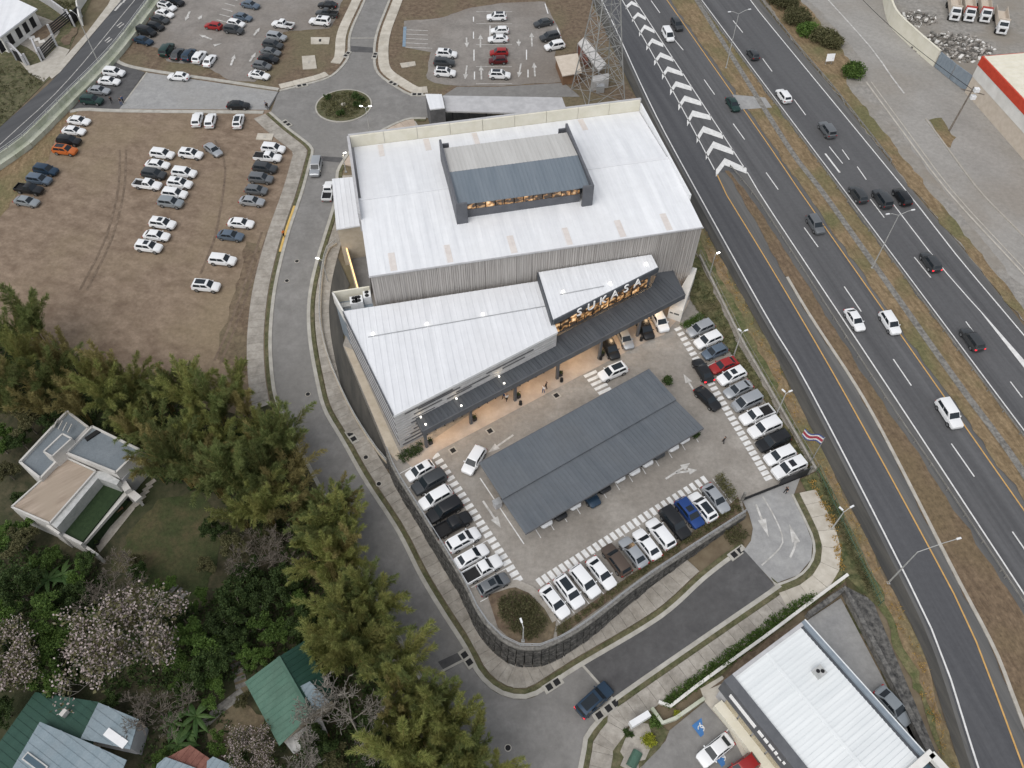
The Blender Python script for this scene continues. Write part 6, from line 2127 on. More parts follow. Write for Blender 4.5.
row('from top, left centre column of the dirt lot', G4, [(162.3, 154, 'u', 'white'), (157.4, 164.3, 's', 'white'), (154, 174, 'u', 'dark grey'), (147.4, 184.6, 'p', 'white')], (1, .12))
row('from top, right centre column of the dirt lot', G4, [(190.8, 154, 'u/o', 'white'), (184.2, 172.7, 'u', 'white'), (179.8, 183.5, 'u/o', 'white'), (174.7, 193.7, 'u', 'white'), (170.6, 202.5, 'u', 'pale grey'), (162.7, 223.6, 'u/o', 'white'), (156.4, 235.4, 's', 'white'), (148.7, 246.8, 'u/o', 'white')], (1, .12))
row('from top in the right column of the dirt lot', G4, [(273.2, 148.5, 'u', 'white'), (267.7, 157.2, 'p/c', 'white'), (265, 168, 'u', 'dark grey'), (260.8, 178.5, 'u', 'grey'), (256.2, 189.9, 'h', 'grey'), (251.8, 201, 's', 'silver'), (240.8, 223, 's', 'white'), (230.4, 235.4, 's', 'blue-grey'), (222.5, 260, 'u', 'white'), (206, 286, 'u/P', 'white')], (1, .1))
row('standing askew in the middle of the dirt lot', G4, [(213, 149.4, 's', 'silver')], (1, .75))
row('driving along the concrete link road', None, [(178.4, 76.4, 's', 'white')], (-1, -.08), off=.1)
row('on the link road just above the dirt lot', None, [(238.2, 105.2, 's', 'black')], (1, .02), off=.1)
row('driving down the street left of the shop', None, [(315.9, 167.5, 'U', 'silver')], (-.22, 1), off=.08)
row('on the street beside the white dock roof', None, [(328.3, 191, 'p', 'white')], (.2, -1), off=.08)
G5 = 'cars parked on the shop platform'
F, Bk = (-2, 1.1), (2, -1.1)
row('from top in the left parking column below the canopy', G5, [(420, 470.5, 'h/o', 'white', F), (429.3, 482.2, 'U', 'dark grey', F), (435.6, 497.5, 'u', 'white', F), (444.6, 510, 'U', 'black', F), (452.8, 524.4, 'p', 'black', Bk), (463.3, 539.7, 'u/o', 'white', Bk), (471.5, 556, 's', 'white', Bk), (482.5, 569, 'p', 'white', Bk), (493.3, 584, 'h/o', 'grey', Bk)], F, z=0.0)
dn, upv = (.78, 1), (-.78, -1)
row('from left in the row above the stone wall', G5, [(554.7, 601.4, 's', 'white', dn), (569.3, 591.3, 'u/P', 'white', dn), (585, 581.2, 'u', 'white', dn), (601.4, 572.6, 's', 'white', dn), (616.5, 559.8, 'u', 'brown', upv), (633.3, 552, 's', 'silver', upv), (647.2, 544, 's', 'white', upv), (660.7, 533.6, 'u', 'white', upv), (674.9, 522.8, 'U', 'black', dn), (689.5, 512.7, 'u/o', 'blue', dn), (702.5, 507, 'u/P', 'white', upv), (716, 498, 's', 'silver', dn)], dn, z=0.0)
rl = (-2, .85)
row('from top in the right parking column beside the fence', G5, [(700.4, 328.3, 'u', 'silver'), (708.3, 339.8, 'u', 'white'), (715, 351.3, 'h', 'blue-grey'), (723.8, 364.8, 's', 'red'), (731.7, 375.8, 'u/o', 'white'), (738.3, 388.8, 's', 'silver'), (746.9, 401.7, 'v', 'silver'), (756.7, 414.8, 'p', 'white'), (764.6, 427.9, 'U/r', 'white'), (773, 441.5, 'U/r', 'black'), (780, 455.4, 'u', 'white'), (789, 468, 'U/o', 'white')], rl, z=0.0)
row('turning beside the left end of the carport', None, [(473.9, 460, 'u', 'white')], (-.65, 1), z=0.0)
row('with dark roof stopped at the zebra crossing', None, [(612.9, 371.7, 'u/P', 'white')], (-2, .9), z=0.0)
row('waiting across the noses of the right parking column', None, [(703, 370, 's/b', 'black')], (-.6, -1), z=0.0)
row('driving past the upper right carport corner', None, [(707.7, 398, 's', 'black')], (1, 1), z=0.0)
row('from left parked nose out under the shop canopy', 'cars under the shop canopy', [(610.2, 347.3, 'u', 'black'), (624.8, 337, 's', 'silver'), (645, 327.5, 'u', 'black'), (659.6, 320.2, 'u', 'white')], (.5, 1), z=0.0)
dcp = Vector((math.cos(math.radians(-58.9)), math.sin(math.radians(-58.9)), 0))
for i, (u, v, s, c) in enumerate([(546.8, 523.8, 's', 'white'), (561.6, 516.7, 's', 'black'), (575.5, 506, 's', 'white'), (592.6, 500, 's', 'dark blue'), (605, 490, 'u', 'black'), (620, 479, 's', 'white'), (635, 471.7, 's', 'white'), (648, 463.4, 'h', 'white'), (659.3, 456, 'u', 'dark grey'), (673.8, 448, 's', 'white'), (684.7, 440, 's', 'white')]):
    kind, ex = parse(s)
    p = W(u, v, .6) - dcp * (CT[kind]['L'] / 2 + (-.35 if i != 3 else -1.0))
    car(kind, c, (p.x, p.y, 0.0), math.radians(-58.9), '%s %s under the carport edge, %s from left' % (c, kind, ORD[i]), 'cars under the carport', ex)
dn_h, up_h = (.62, 1), (-.72, -1)
row('on the highway near the top edge', None, [(668, 35, 'v', 'white')], (.6, 1), off=.08)
for u, v, s, c, lab in ((677, 24.5, 'u', 'dark grey', 'beside the white van at the top of the highway'), (733, 104, 's', 'dark green', 'alone on the highway level with the last chevrons'), (815.5, 224.5, 'u', 'grey', 'on the near carriageway right of the shop'), (854.8, 319.5, 's', 'white', 'left of two white cars side by side on the highway'), (890, 323, 'u', 'white', 'right of two white cars side by side on the highway'), (949, 414, 'U', 'white', 'lowest one driving on the near highway carriageway')):
    row(lab, 'cars driving on the highway', [(u, v, s, c)], (.66, 1), off=.08)
for u, v, s, c, lab in ((753, 54, 'h', 'dark grey', 'on the far carriageway near the top lamp'), (783.5, 96, 'u', 'white', 'alone in the left lane of the far carriageway'), (827, 130, 'U', 'grey', 'on the far carriageway left of the brown verge'), (858, 194.5, 'u', 'dark grey', 'left of three dark cars abreast on the highway'), (882, 199, 'U', 'dark grey', 'middle of three dark cars abreast on the highway'), (902, 197, 'u', 'black', 'right of three dark cars abreast on the highway'), (930.5, 262, 'u/b', 'dark grey', 'upper of two dark cars with glowing red rear lights'), (972, 339.5, 'u/b', 'dark grey', 'lower of two dark cars with glowing red rear lights')):
    row(lab, 'cars driving on the highway', [(u, v, s, c)], (-.73, -1), off=.08)
row('turning into the south street with red rear lights', None, [(594.2, 700, 'U/Pb', 'dark blue')], (1, -.95), off=.08)
row('parked on the showroom lot beside the blue symbol', None, [(715.3, 750, 's', 'white')], (-1, .78), off=.12)
row('at the bottom edge of the showroom lot', None, [(743, 768, 'h', 'red')], (-1, .78), off=.12)
row('in the narrow yard behind the showroom', None, [(893.3, 706, 's', 'pale grey')], (1, 1.1), off=.12)


# trucks in the yard
def make_truck(p, h, label):
    t = thing('truck', label, 'truck', p, 'white-cab trucks in the yard', h)
    cabm = MB()
    cabm.prism([(2.6, -1.1), (4.4, -1.05), (4.4, 1.05), (2.6, 1.1)], .7, 1.9)
    cabm.add([(2.6, -1.1, 1.9), (3.7, -1.05, 1.9), (3.7, 1.05, 1.9), (2.6, 1.1, 1.9), (2.6, -1.0, 2.7), (3.3, -.95, 2.7), (3.3, .95, 2.7), (2.6, 1.0, 2.7)], [(0, 1, 5, 4), (1, 2, 6, 5), (2, 3, 7, 6), (3, 0, 4, 7), (4, 5, 6, 7)])
    o = cabm.build('cab', PAINTS['white'], t, local=True, fix=True)
    MB().add([(3.73, -.9, 1.95), (3.73, .9, 1.95), (3.36, .85, 2.6), (3.36, -.85, 2.6)], [(0, 1, 2, 3)]).build('windscreen', MATS['car_glass'], t, local=True)
    MB().box((4.42, 0, .9), (.06, 1.2, .7)).build('grille', MATS['black'], t, local=True)
    MB().box((4.5, 0, .55), (.25, 2.2, .3)).build('bumper', MATS['white_metal'], t, local=True)
    for s in (-1, 1):
        MB().box((4.42, s * .85, .95), (.08, .3, .3)).build('headlight', MATS['headlight'], t, local=True)
    MB().box((-1.2, 0, 1.1), (7.2, 2.4, .2)).build('bed_floor', MATS['beige'], t, local=True)
    for s in (-1, 1):
        MB().box((-1.2, s * 1.16, 1.3), (7.2, .08, 1.2)).build('bed_side', MATS['beige'], t, local=True)
    MB().box((2.36, 0, 1.3), (.1, 2.4, 1.7)).build('headboard', MATS['red_paint'] if 'red' in label else MATS['beige'], t, local=True)
    MB().box((0, 0, .6), (8, .9, .3)).build('chassis', MATS['black'], t, local=True)
    for x in (3.5, -2.2, -3.3):
        for s in (-1, 1):
            MB().tube([(x, s * 1.1 - .15, .48), (x, s * 1.1 + .15, .48)], .48, 12).build('wheel', MATS['rubber'], t, local=True)


for i, (u, v, lab) in enumerate(((955.3, 13.6, 'white-cab truck, leftmost in the yard'), (969.7, 14.4, 'white-cab truck with red headboard, second from left in the yard'), (985.7, 15.2, 'white-cab truck with red headboard, third from left in the yard'), (1002.5, 27, 'white-cab truck standing forward, rightmost in the yard'))):
    p = T(u, v, 1.5)
    h = hdg(u, v, .12, 1)
    p = p - Vector((math.cos(h), math.sin(h), 0)) * 3.2
    make_truck((p.x, p.y, gz(p.x, p.y) + .06), h, lab)


# ------------------------------------------------------------------ people
def person_mesh(seed, shirt, pants):
    rng = random.Random(seed)
    V = {'pel': (0, 0, .96), 'bel': (0, .01, 1.12), 'che': (0, 0, 1.32), 'nek': (0, 0, 1.47), 'hd': (0, .02, 1.58), 'top': (0, .01, 1.70)}
    E_ = [('pel', 'bel'), ('bel', 'che'), ('che', 'nek'), ('nek', 'hd'), ('hd', 'top')]
    Rr = {'pel': (.16, .12), 'bel': (.15, .11), 'che': (.17, .12), 'nek': (.06, .06), 'hd': (.085, .1), 'top': (.07, .08)}
    st = rng.uniform(.08, .22)
    for s, nm in ((-1, 'l'), (1, 'r')):
        f = s * st
        V.update({'sh' + nm: (s * .19, 0, 1.4), 'el' + nm: (s * .25, -.02 - f * .3, 1.13), 'wr' + nm: (s * .25, .1 - f * .5, .9), 'ha' + nm: (s * .24, .13 - f * .5, .8),
                  'hp' + nm: (s * .1, 0, .9), 'kn' + nm: (s * .11, f * .6 + .03, .5), 'an' + nm: (s * .11, f, .09), 'to' + nm: (s * .12, f + .16, .04)})
        E_ += [('che', 'sh' + nm), ('sh' + nm, 'el' + nm), ('el' + nm, 'wr' + nm), ('wr' + nm, 'ha' + nm), ('pel', 'hp' + nm), ('hp' + nm, 'kn' + nm), ('kn' + nm, 'an' + nm), ('an' + nm, 'to' + nm)]
        Rr.update({'sh' + nm: (.07, .07), 'el' + nm: (.048, .048), 'wr' + nm: (.035, .035), 'ha' + nm: (.045, .025), 'hp' + nm: (.1, .1), 'kn' + nm: (.07, .07), 'an' + nm: (.05, .05), 'to' + nm: (.045, .035)})
    ks = list(V)
    me = bpy.data.meshes.new('person')
    me.from_pydata([V[k] for k in ks], [(ks.index(a), ks.index(b)) for a, b in E_], [])
    o = bpy.data.objects.new('tmp', me)
    COL.objects.link(o)
    sk = o.modifiers.new('s', 'SKIN')
    for i, k in enumerate(ks):
        me.skin_vertices[0].data[i].radius = Rr[k]
        me.skin_vertices[0].data[i].use_root = (k == 'pel')
    sb = o.modifiers.new('u', 'SUBSURF')
    sb.levels = 1
    dg = bpy.context.evaluated_depsgraph_get()
    r = bpy.data.meshes.new_from_object(o.evaluated_get(dg))
    bpy.data.objects.remove(o)
    r.materials.clear()
    for m in (shirt, pants, 'skin', 'hair'):
        r.materials.append(MATS[m])
    for p in r.polygons:
        c = p.center
        z = c.z
        p.use_smooth = True
        if z > 1.64 or (z > 1.52 and c.y < -.03):
            p.material_index = 3
        elif z > 1.45 or (abs(c.x) > .19 and z < 1.1):
            p.material_index = 2
        elif z < .97:
            p.material_index = 1
    return r


for i, (u, v, z, a, sh, pa, lab) in enumerate((
        (723, 443, 0, .8, 'cloth_black', 'cloth_black', 'person in black walking across the car park right of the carport'),
        (785, 493, None, 2.0, 'cloth_black', 'cloth_black', 'person in black standing at the parking entrance gate'),
        (546, 388.5, 0.05, 1.2, 'cloth_black', 'cloth_black', 'person in black standing in front of the shop windows'),
        (543.5, 392.5, 0.05, 2.5, 'cloth_white', 'cloth_blue', 'person in white top walking beside the black-clad one'),
        (507, 401, 0.05, .5, 'cloth_white', 'cloth_black', 'person in white top near the third canopy post'),
        (504, 399, 0.05, 2.2, 'cloth_blue', 'cloth_black', 'person in blue top near the third canopy post'),
        (112.5, 103.5, None, .5, 'cloth_black', 'cloth_black', 'person in black by the parked cars on dark asphalt'),
        (124, 103, None, 1.2, 'cloth_blue', 'cloth_black', 'person in blue top at the edge of the link road'),
        (122, 105, None, 2.8, 'cloth_black', 'cloth_blue', 'person in black top at the edge of the link road'),
        (268, 109.5, None, .4, 'cloth_black', 'cloth_black', 'person in black at the corner of the roundabout'),
        (266.5, 108, None, 1.9, 'cloth_blue', 'cloth_black', 'person in blue top at the corner of the roundabout'),
        (284.5, 237, None, .9, 'cloth_orange', 'cloth_black', 'person in orange vest by the yellow kerb'))):
    me = person_mesh(i, sh, pa)
    p = T(u, v, .1) if z is None else W(u, v, z)
    o = bpy.data.objects.new('person', me)
    COL.objects.link(o)
    o.location = (p.x, p.y, p.z)
    o.rotation_euler = (0, 0, a)
    setp(o, lab, 'person')
for u, v, lab in ((520.5, 404.5, 'dark round bollard in front of the third canopy post'), (561.5, 381.5, 'dark round bollard in front of the fourth canopy post'), (641, 340.5, 'dark round bollard at the right canopy parking'), (600.5, 359.5, 'dark round bollard at the fifth canopy post')):
    p = W(u, v)
    t = thing('bollard', lab, 'bollard', p, 'bollards in front of the canopy')
    MB().tube([p, p + Vector((0, 0, .12))], .3, 12).build('base', MATS['stone_grey'], t)
    MB().tube([p + Vector((0, 0, .1)), p + Vector((0, 0, .75)), p + Vector((0, 0, .85))], [.24, .24, .12], 12).build('post', MATS['black'], t)
# painted arrows in the upper lots
ul = bpy.data.objects['upper_lot']
nl_ = bpy.data.objects['northeast_lot']
for a, b in (((190, 12), (185.5, 21.5)), ((199, 20), (202.5, 15)), ((212, 40), (199, 35)), ((214, 46), (222, 44)), ((254, 36), (260, 28)), ((250, 62), (256, 53)), ((231, 66), (235, 55))):
    arrow(ul, a, b, terr=True, mt='paint_worn', w=.5, hl=1.8)
for a, b in (((466.5, 38), (467, 48)), ((480.5, 48), (480.5, 35)), ((518.5, 40), (519, 47)), ((532, 47), (531.5, 33)), ((467, 66), (465, 80)), ((481.5, 80), (481, 66)), ((521, 64), (518.5, 78)), ((535, 77), (534, 63))):
    arrow(nl_, a, b, terr=True, mt='paint_worn', w=.35, hl=2.0)
for a, b in (((473.5, 32), (473.5, 40)), ((474, 50), (474, 61)), ((474.5, 72), (474.5, 80)), ((526.5, 50), (526.5, 60)), ((528, 70), (528, 79)), ((490, 26), (490, 36)), ((473.5, 17), (473.5, 22)), ((545, 4), (548, 14)), ((557, 28), (561, 38))):
    ribbon('lane_line', Ts([a, b]), -.12, .12, .09, MATS['paint_white'], nl_)
for k in range(5):
    ribbon('stall_line', Ts([(404.5 + k * .3, 30 + k * 4.4), (428 if k < 4 else 434, 31 + k * 4.4)]), -.1, .1, .09, MATS['paint_worn'], nl_)
ribbon('accessible_bay_line', Ts([(405, 27), (404, 47)]), -.35, .35, .1, MATS['paint_blue_worn'], nl_)
for k, v in enumerate((12, 24, 45, 67, 84)):
    ribbon('stall_line', Ts([(476, v), (512, v)]), -.08, .08, .085, MATS['paint_worn'], nl_)
for k in range(6):
    ribbon('stall_line', Ts([(217 + k * 2.6, 20 - k * 5.5), (228 + k * 2.6, 23 - k * 5.5)]), -.12, .12, .09, MATS['paint_worn'], ul)
# ------------------------------------------------------------------ trees
def bamboo_meshes(seed, gold):
    rng = random.Random(seed)
    culm, fol = MB(), MB()
    for k in range(15 if gold < 2 else 7):
        a = rng.uniform(0, math.tau)
        h = rng.uniform(8.5, 12.5)
        reach = rng.uniform(1.5, 6.0)
        b = Vector((math.cos(a) * rng.uniform(.1, .8), math.sin(a) * rng.uniform(.1, .8), -.2))
        out = Vector((math.cos(a), math.sin(a), 0))
        pts = []
        for i in range(9):
            t = i / 8
            pts.append(b + out * (reach * t ** 2.2) + Vector((0, 0, h * (t - .16 * t ** 3.5 * reach / 3))) + Vector((noise.noise((k, t * 2, seed)) * .4, noise.noise((t * 2, k, seed)) * .4, 0)))
        culm.tube(pts, [.07 * (1 - .8 * i / 8) for i in range(9)], 4, cap=False)
        nodes = 26
        for j in range(nodes):
            t = .34 + .66 * j / (nodes - 1)
            f = t * 8
            i = min(7, int(f))
            p = pts[i].lerp(pts[i + 1], f - i)
            tang = (pts[i + 1] - pts[i]).normalized()
            for s_ in range(3):
                side = Vector((rng.gauss(0, 1), rng.gauss(0, 1), rng.gauss(0, .5)))
                side -= tang * side.dot(tang)
                side.normalize()
                L = rng.uniform(.6, 1.5) * (1.2 - .85 * abs(t - .5) / .5)
                d = (side * 1.0 + tang * rng.uniform(1.0, 2.2)).normalized()
                for q in range(15):
                    u = (q + rng.random()) / 15
                    c = p + d * (L * u) + Vector((0, 0, -.35 * L * u * u))
                    dd = (d + Vector((rng.gauss(0, .33), rng.gauss(0, .33), rng.gauss(-.15, .3)))).normalized()
                    sd = dd.cross(Vector((rng.gauss(0, 1), rng.gauss(0, 1), rng.gauss(0, 1)))).normalized()
                    l, w = rng.uniform(.35, .75), rng.uniform(.02, .04)
                    fol.add([c, c + dd * l * .4 + sd * w, c + dd * l, c + dd * l * .4 - sd * w], [(0, 1, 2, 3)])
    return culm.mesh('culms', MATS['bamboo_culm'], True), fol.mesh('foliage', MATS[('leaf_bamboo', 'leaf_bamboo_gold', 'leaf_straw')[gold]])


def limbs(mb, rng, p, d, L, r, depth, tips, spread=.6, lift=.25, nseg=3, kids=3, shrink=.68, wob=.15, sides=5):
    pts, rad = [p], [r]
    for i in range(nseg):
        d = (d + Vector((rng.gauss(0, wob), rng.gauss(0, wob), rng.gauss(lift * .3, wob)))).normalized()
        p = p + d * (L / nseg)
        pts.append(p)
        rad.append(r * (1 - .4 * (i + 1) / nseg))
    rad = [max(q, .02) for q in rad]
    mb.tube(pts, rad, sides if r > .06 else 4 if r > .03 else 3, cap=False)
    if depth == 0:
        tips.append((p, d))
        return
    for k in range(kids):
        a = rng.uniform(0, math.tau)
        side = Vector((math.cos(a), math.sin(a), rng.uniform(-.2, .4)))
        nd = (d * rng.uniform(.5, .9) + side * spread * rng.uniform(.7, 1.3) + Vector((0, 0, lift))).normalized()
        st = pts[-1] if k < 2 else pts[rng.randrange(1, len(pts))]
        limbs(mb, rng, st, nd, L * shrink * rng.uniform(.8, 1.2), rad[-1] * .72, depth - 1, tips, spread, lift, nseg, kids, shrink, wob, sides)


def tree_meshes(seed, h, r, leaf, n=70, depth=3, bark='bark', ln=.34, wd=.2, petals=None, kids=3, cl=.6):
    rng = random.Random(seed)
    mb, tips = MB(), []
    mb.tube([(0, 0, -.3), (rng.uniform(-.1, .1), rng.uniform(-.1, .1), h * .35)], [.05 * h * .55, .03 * h * .55], 8, cap=False)
    for k in range(5):
        a = k * math.tau / 5 + rng.uniform(-.4, .4)
        limbs(mb, rng, Vector((0, 0, h * rng.uniform(.24, .35))), Vector((math.cos(a) * r / h * 1.6, math.sin(a) * r / h * 1.6, 1)).normalized(), h * .3, .018 * h * .55, depth - 1, tips, .75, .15, kids=kids)
    out = [mb.mesh('trunk', MATS[bark], True)]
    if leaf:
        fb = MB()
        for p, d in tips:
            leaf_quads(fb, p, n, (cl * r / 3.5, cl * r / 3.5, cl * r / 4.5), ln, wd, rng)
        out.append(fb.mesh('crown', MATS[leaf]))
    else:
        out.append(None)
    if petals:
        fb = MB()
        for p, d in tips:
            leaf_quads(fb, p + d * .2, petals, (cl * r / 4, cl * r / 4, cl * r / 5), .2, .17, rng)
        out.append(fb.mesh('blossom', MATS['petal']))
    return out


def plant_at(u, v, hz):
    """base point of a tree whose crown is seen at (u, v) about hz above the ground"""
    p = T(u, v, hz)
    return Vector((p.x, p.y, gz(p.x, p.y)))


BAM = [bamboo_meshes(100 + k, 0 if k < 3 else 1 if k < 6 else 2) for k in range(8)]
rng = random.Random(77)
BELT = [('feathery olive bamboo clump along the lower edge of the dirt lot', 'bamboo along the dirt lot',
         [(5, 330), (35, 345), (65, 352), (20, 368), (50, 375), (85, 375), (110, 370), (5, 398), (40, 402), (75, 402), (105, 395), (135, 392), (160, 390), (190, 398), (215, 404), (242, 402), (-25, 340), (-25, 385), (128, 378), (175, 380), (30, 322), (232, 388)], 0),
        ('dark green bamboo clump between the white modern house and the street', 'bamboo by the white house',
         [(258, 425), (130, 425), (155, 428), (185, 432), (215, 435), (245, 445), (272, 448), (150, 458), (180, 466), (210, 474), (240, 478), (265, 478), (120, 400), (200, 452), (225, 458), (285, 440)], 0),
        ('golden green bamboo clump overhanging the kerb of the street', 'bamboo along the street kerb',
         [(288, 474), (235, 508), (262, 508), (287, 503), (312, 500), (306, 534), (328, 528), (325, 562), (342, 550), (335, 592), (360, 592), (342, 622), (366, 618), (352, 648), (376, 642), (330, 652), (330, 500), (345, 520), (375, 600)], 1),
        ('yellow-green bamboo clump at the bottom centre beside the junction', 'bamboo beside the junction',
         [(398, 664), (420, 694), (400, 704), (442, 704), (420, 732), (450, 728), (472, 748), (402, 756), (432, 762), (462, 772), (492, 768), (415, 780)], 1)]
nb = 0
for lab, grp, pts, gold in BELT:
    for u, v in pts:
        base = plant_at(u, v, 6.0)
        sc_ = rng.uniform(.7, 1.0)
        k = rng.choice((0, 1, 2, 0, 1, 2, 3, 4, 6) if not gold else (3, 4, 5, 3, 4, 5, 1, 2, 7))
        t = thing('bamboo_clump', lab, 'bamboo', base, grp, rng.uniform(0, 6.28))
        t.scale = (sc_ * .92, sc_ * .92, sc_ * rng.uniform(1.0, 1.3))
        link('culms', BAM[k][0], t, True)
        link('foliage', BAM[k][1], t, True)
        if k < 6 and rng.random() < .2:
            q = link('dry_culms', BAM[rng.choice((6, 7))][0], t, True)
            q2 = link('dry_foliage', BAM[rng.choice((6, 7))][1], t, True)
            q2.scale = (.85, .85, 1.05)
        nb += 1


def put_tree(meshes, names, name, label, cat, base, scale=1.0, group=None):
    t = thing(name, label, cat, base, group, rng.uniform(0, 6.28))
    t.scale = (scale,) * 3
    for me, nm in zip(meshes, names):
        if me:
            link(nm, me, t, True)
    return t


TN = ('trunk', 'crown', 'blossom')
dark = tree_meshes(1, 7.5, 3.4, 'leaf_dark', 130)
green = tree_meshes(2, 7, 3.2, 'leaf_green', 130)
green2 = tree_meshes(3, 6, 3.0, 'leaf_green', 120, ln=.28)
olive = tree_meshes(4, 6, 3.0, 'leaf_olive', 110)
for u, v, s, m, lab in ((18, 540, .8, olive, 'olive green tree at the left edge below the white house'), (45, 560, .7, green2, 'small green tree against the lower wall of the white house'), (15, 590, .9, dark, 'dark green tree at the left edge above the flowering tree'),
                        (55, 620, 1.0, green, 'bright green tree left of the big flowering tree'), (52, 665, .9, green, 'green tree between the two flowering trees'), (52, 690, .6, dark, 'dark small tree overhanging the green roof'), (80, 672, .45, dark, 'dark round bush at the edge of the green roof'),
                        (196, 640, .85, green, 'bright green tree right of the big flowering tree'), (235, 605, .9, dark, 'dark tree beside the garden lawn'), (262, 592, .8, dark, 'dark tree in the shade of the bamboo'),
                        (270, 630, .85, green2, 'green tree above the light green roof'), (240, 640, .6, dark, 'dark bush beside the stepping stone path'), (205, 670, .8, dark, 'dark tree left of the stepping stone path'),
                        (205, 565, .5, olive, 'yellowish shrub tree at the edge of the garden lawn'), (242, 700, .35, olive, 'small bush beside the garden walk'), (85, 560, .5, dark, 'dark shrub at the lower corner of the white house'),
                        (370, 735, .7, dark, 'dark tree under the bare pale tree'), (300, 620, .7, dark, 'dark tree behind the light green roof'), (250, 570, .7, dark, 'dark tree between lawn and bamboo'), (185, 690, .6, dark, 'dark bushy tree below the flowering tree'), (135, 560, .4, olive, 'small olive bush at the house terrace'), (0, 620, .9, green2, 'green tree at the left edge between the flowering tree and the dark tree'), (70, 600, .8, dark, 'dark tree between the bare grey tree and the bright green tree'), (95, 622, .7, green2, 'green tree under the left branches of the big flowering tree'), (225, 628, .8, dark, 'dark tree right of the garden steps'), (180, 668, .8, green2, 'green tree under the right branches of the big flowering tree'), (215, 690, .6, green2, 'green bush left of the garden walk'), (255, 655, .55, green, 'bright bush above the stepping stone path'), (285, 585, .8, dark, 'dark tree under the golden bamboo'), (215, 530, .6, dark, 'dark bush at the right edge of the garden lawn'), (232, 545, .7, olive, 'olive tree under the bamboo by the lawn'), (110, 700, .5, dark, 'dark bush against the pale blue roof'), (375, 765, .7, dark, 'dark tree at the bottom edge under the bamboo'), (335, 760, .6, olive, 'olive bush below the porch roof'), (20, 500, .5, dark, 'dark bush at the left of the brown roof deck'), (5, 470, .6, olive, 'olive bush at the left edge beside the stair wing'), (20, 440, .6, dark, 'dark bush left of the stair wing'), (240, 765, .5, dark, 'dark bush by the small red-brown roof'), (150, 612, .6, green2, 'green bush above the big flowering tree'), (180, 615, .6, dark, 'dark bush below the garden steps'), (270, 535, .6, olive, 'olive bush at the inner edge of the golden bamboo'), (300, 605, .7, green2, 'green tree under the inner edge of the golden bamboo'), (245, 585, .6, olive, 'olive bush right of the garden lawn'), (200, 598, .5, green2, 'green bush at the lower edge of the garden lawn'), (140, 575, .5, dark, 'dark bush on the lower left of the garden lawn'), (165, 585, .5, green2, 'green bush above the garden steps'), (25, 420, .8, olive, 'olive tree at the left under the bamboo belt'), (55, 425, .7, dark, 'dark tree under the bamboo above the stair wing'), (-5, 440, .8, green2, 'green tree at the left edge below the bamboo belt'), (10, 530, .8, green2, 'green tree at the left edge below the brown roof deck'), (75, 575, .6, green2, 'green bush below the terrace posts'), (120, 720, .5, dark, 'dark bush beside the white skylight'), (165, 755, .5, green2, 'green bush left of the red-brown roof'), (215, 745, .5, green2, 'green bush on the bare garden soil'), (0, 710, .6, dark, 'dark bush at the left edge of the green roof'), (320, 745, .7, dark, 'dark tree below the bare pale tree'), (25, 640, .7, dark, 'dark tree between the left flowering tree and the bright green tree'), (215, 650, .7, dark, 'dark tree above the stepping stone path')):
    put_tree(m, TN, 'broadleaf_tree', lab, 'tree', plant_at(u, v, 4.5 * s), s, 'garden trees')
fl = tree_meshes(5, 8, 6.5, 'leaf_olive', 6, 5, 'bark_pale', petals=8, kids=3, cl=.42)
fl2 = tree_meshes(6, 7, 5, 'leaf_olive', 8, 5, 'bark_pale', petals=9, kids=3, cl=.45)
put_tree(fl, TN, 'flowering_tree', 'large pale pink flowering tree in the middle of the gardens', 'tree', plant_at(138, 646, 6), 1.5, 'flowering trees')
put_tree(fl2, TN, 'flowering_tree', 'pink flowering tree at the left edge above the green roof', 'tree', plant_at(8, 665, 5), 1.2, 'flowering trees')
put_tree(fl2, TN, 'flowering_tree', 'small pink flowering tree at the bottom by the light green roof', 'tree', plant_at(252, 750, 4), .75, 'flowering trees')
bare = tree_meshes(7, 6.5, 5.5, None, 0, 6, 'bark_pale', kids=3)
bare2 = tree_meshes(8, 6, 5, None, 0, 6, 'bark', kids=3)
put_tree(bare, TN, 'bare_tree', 'bare pale-branched tree right of the light green roof', 'tree', plant_at(350, 716, 4), 1.5, 'bare trees')
put_tree(bare2, TN, 'bare_tree', 'bare grey twiggy tree below the white house', 'tree', plant_at(108, 590, 4), 1.2, 'bare trees')
put_tree(bare2, TN, 'bare_tree', 'bare grey tree between the lawn and the golden bamboo', 'tree', plant_at(268, 556, 4), 1.2, 'bare trees')
put_tree(bare2, TN, 'bare_tree', 'bare dark twiggy tree beside the pale blue roof', 'tree', plant_at(158, 710, 3), 1.1, 'bare trees')
put_tree(bare, TN, 'bare_tree', 'bare pale tree at the bottom below the green-roofed house', 'tree', plant_at(300, 770, 3), 1.0, 'bare trees')


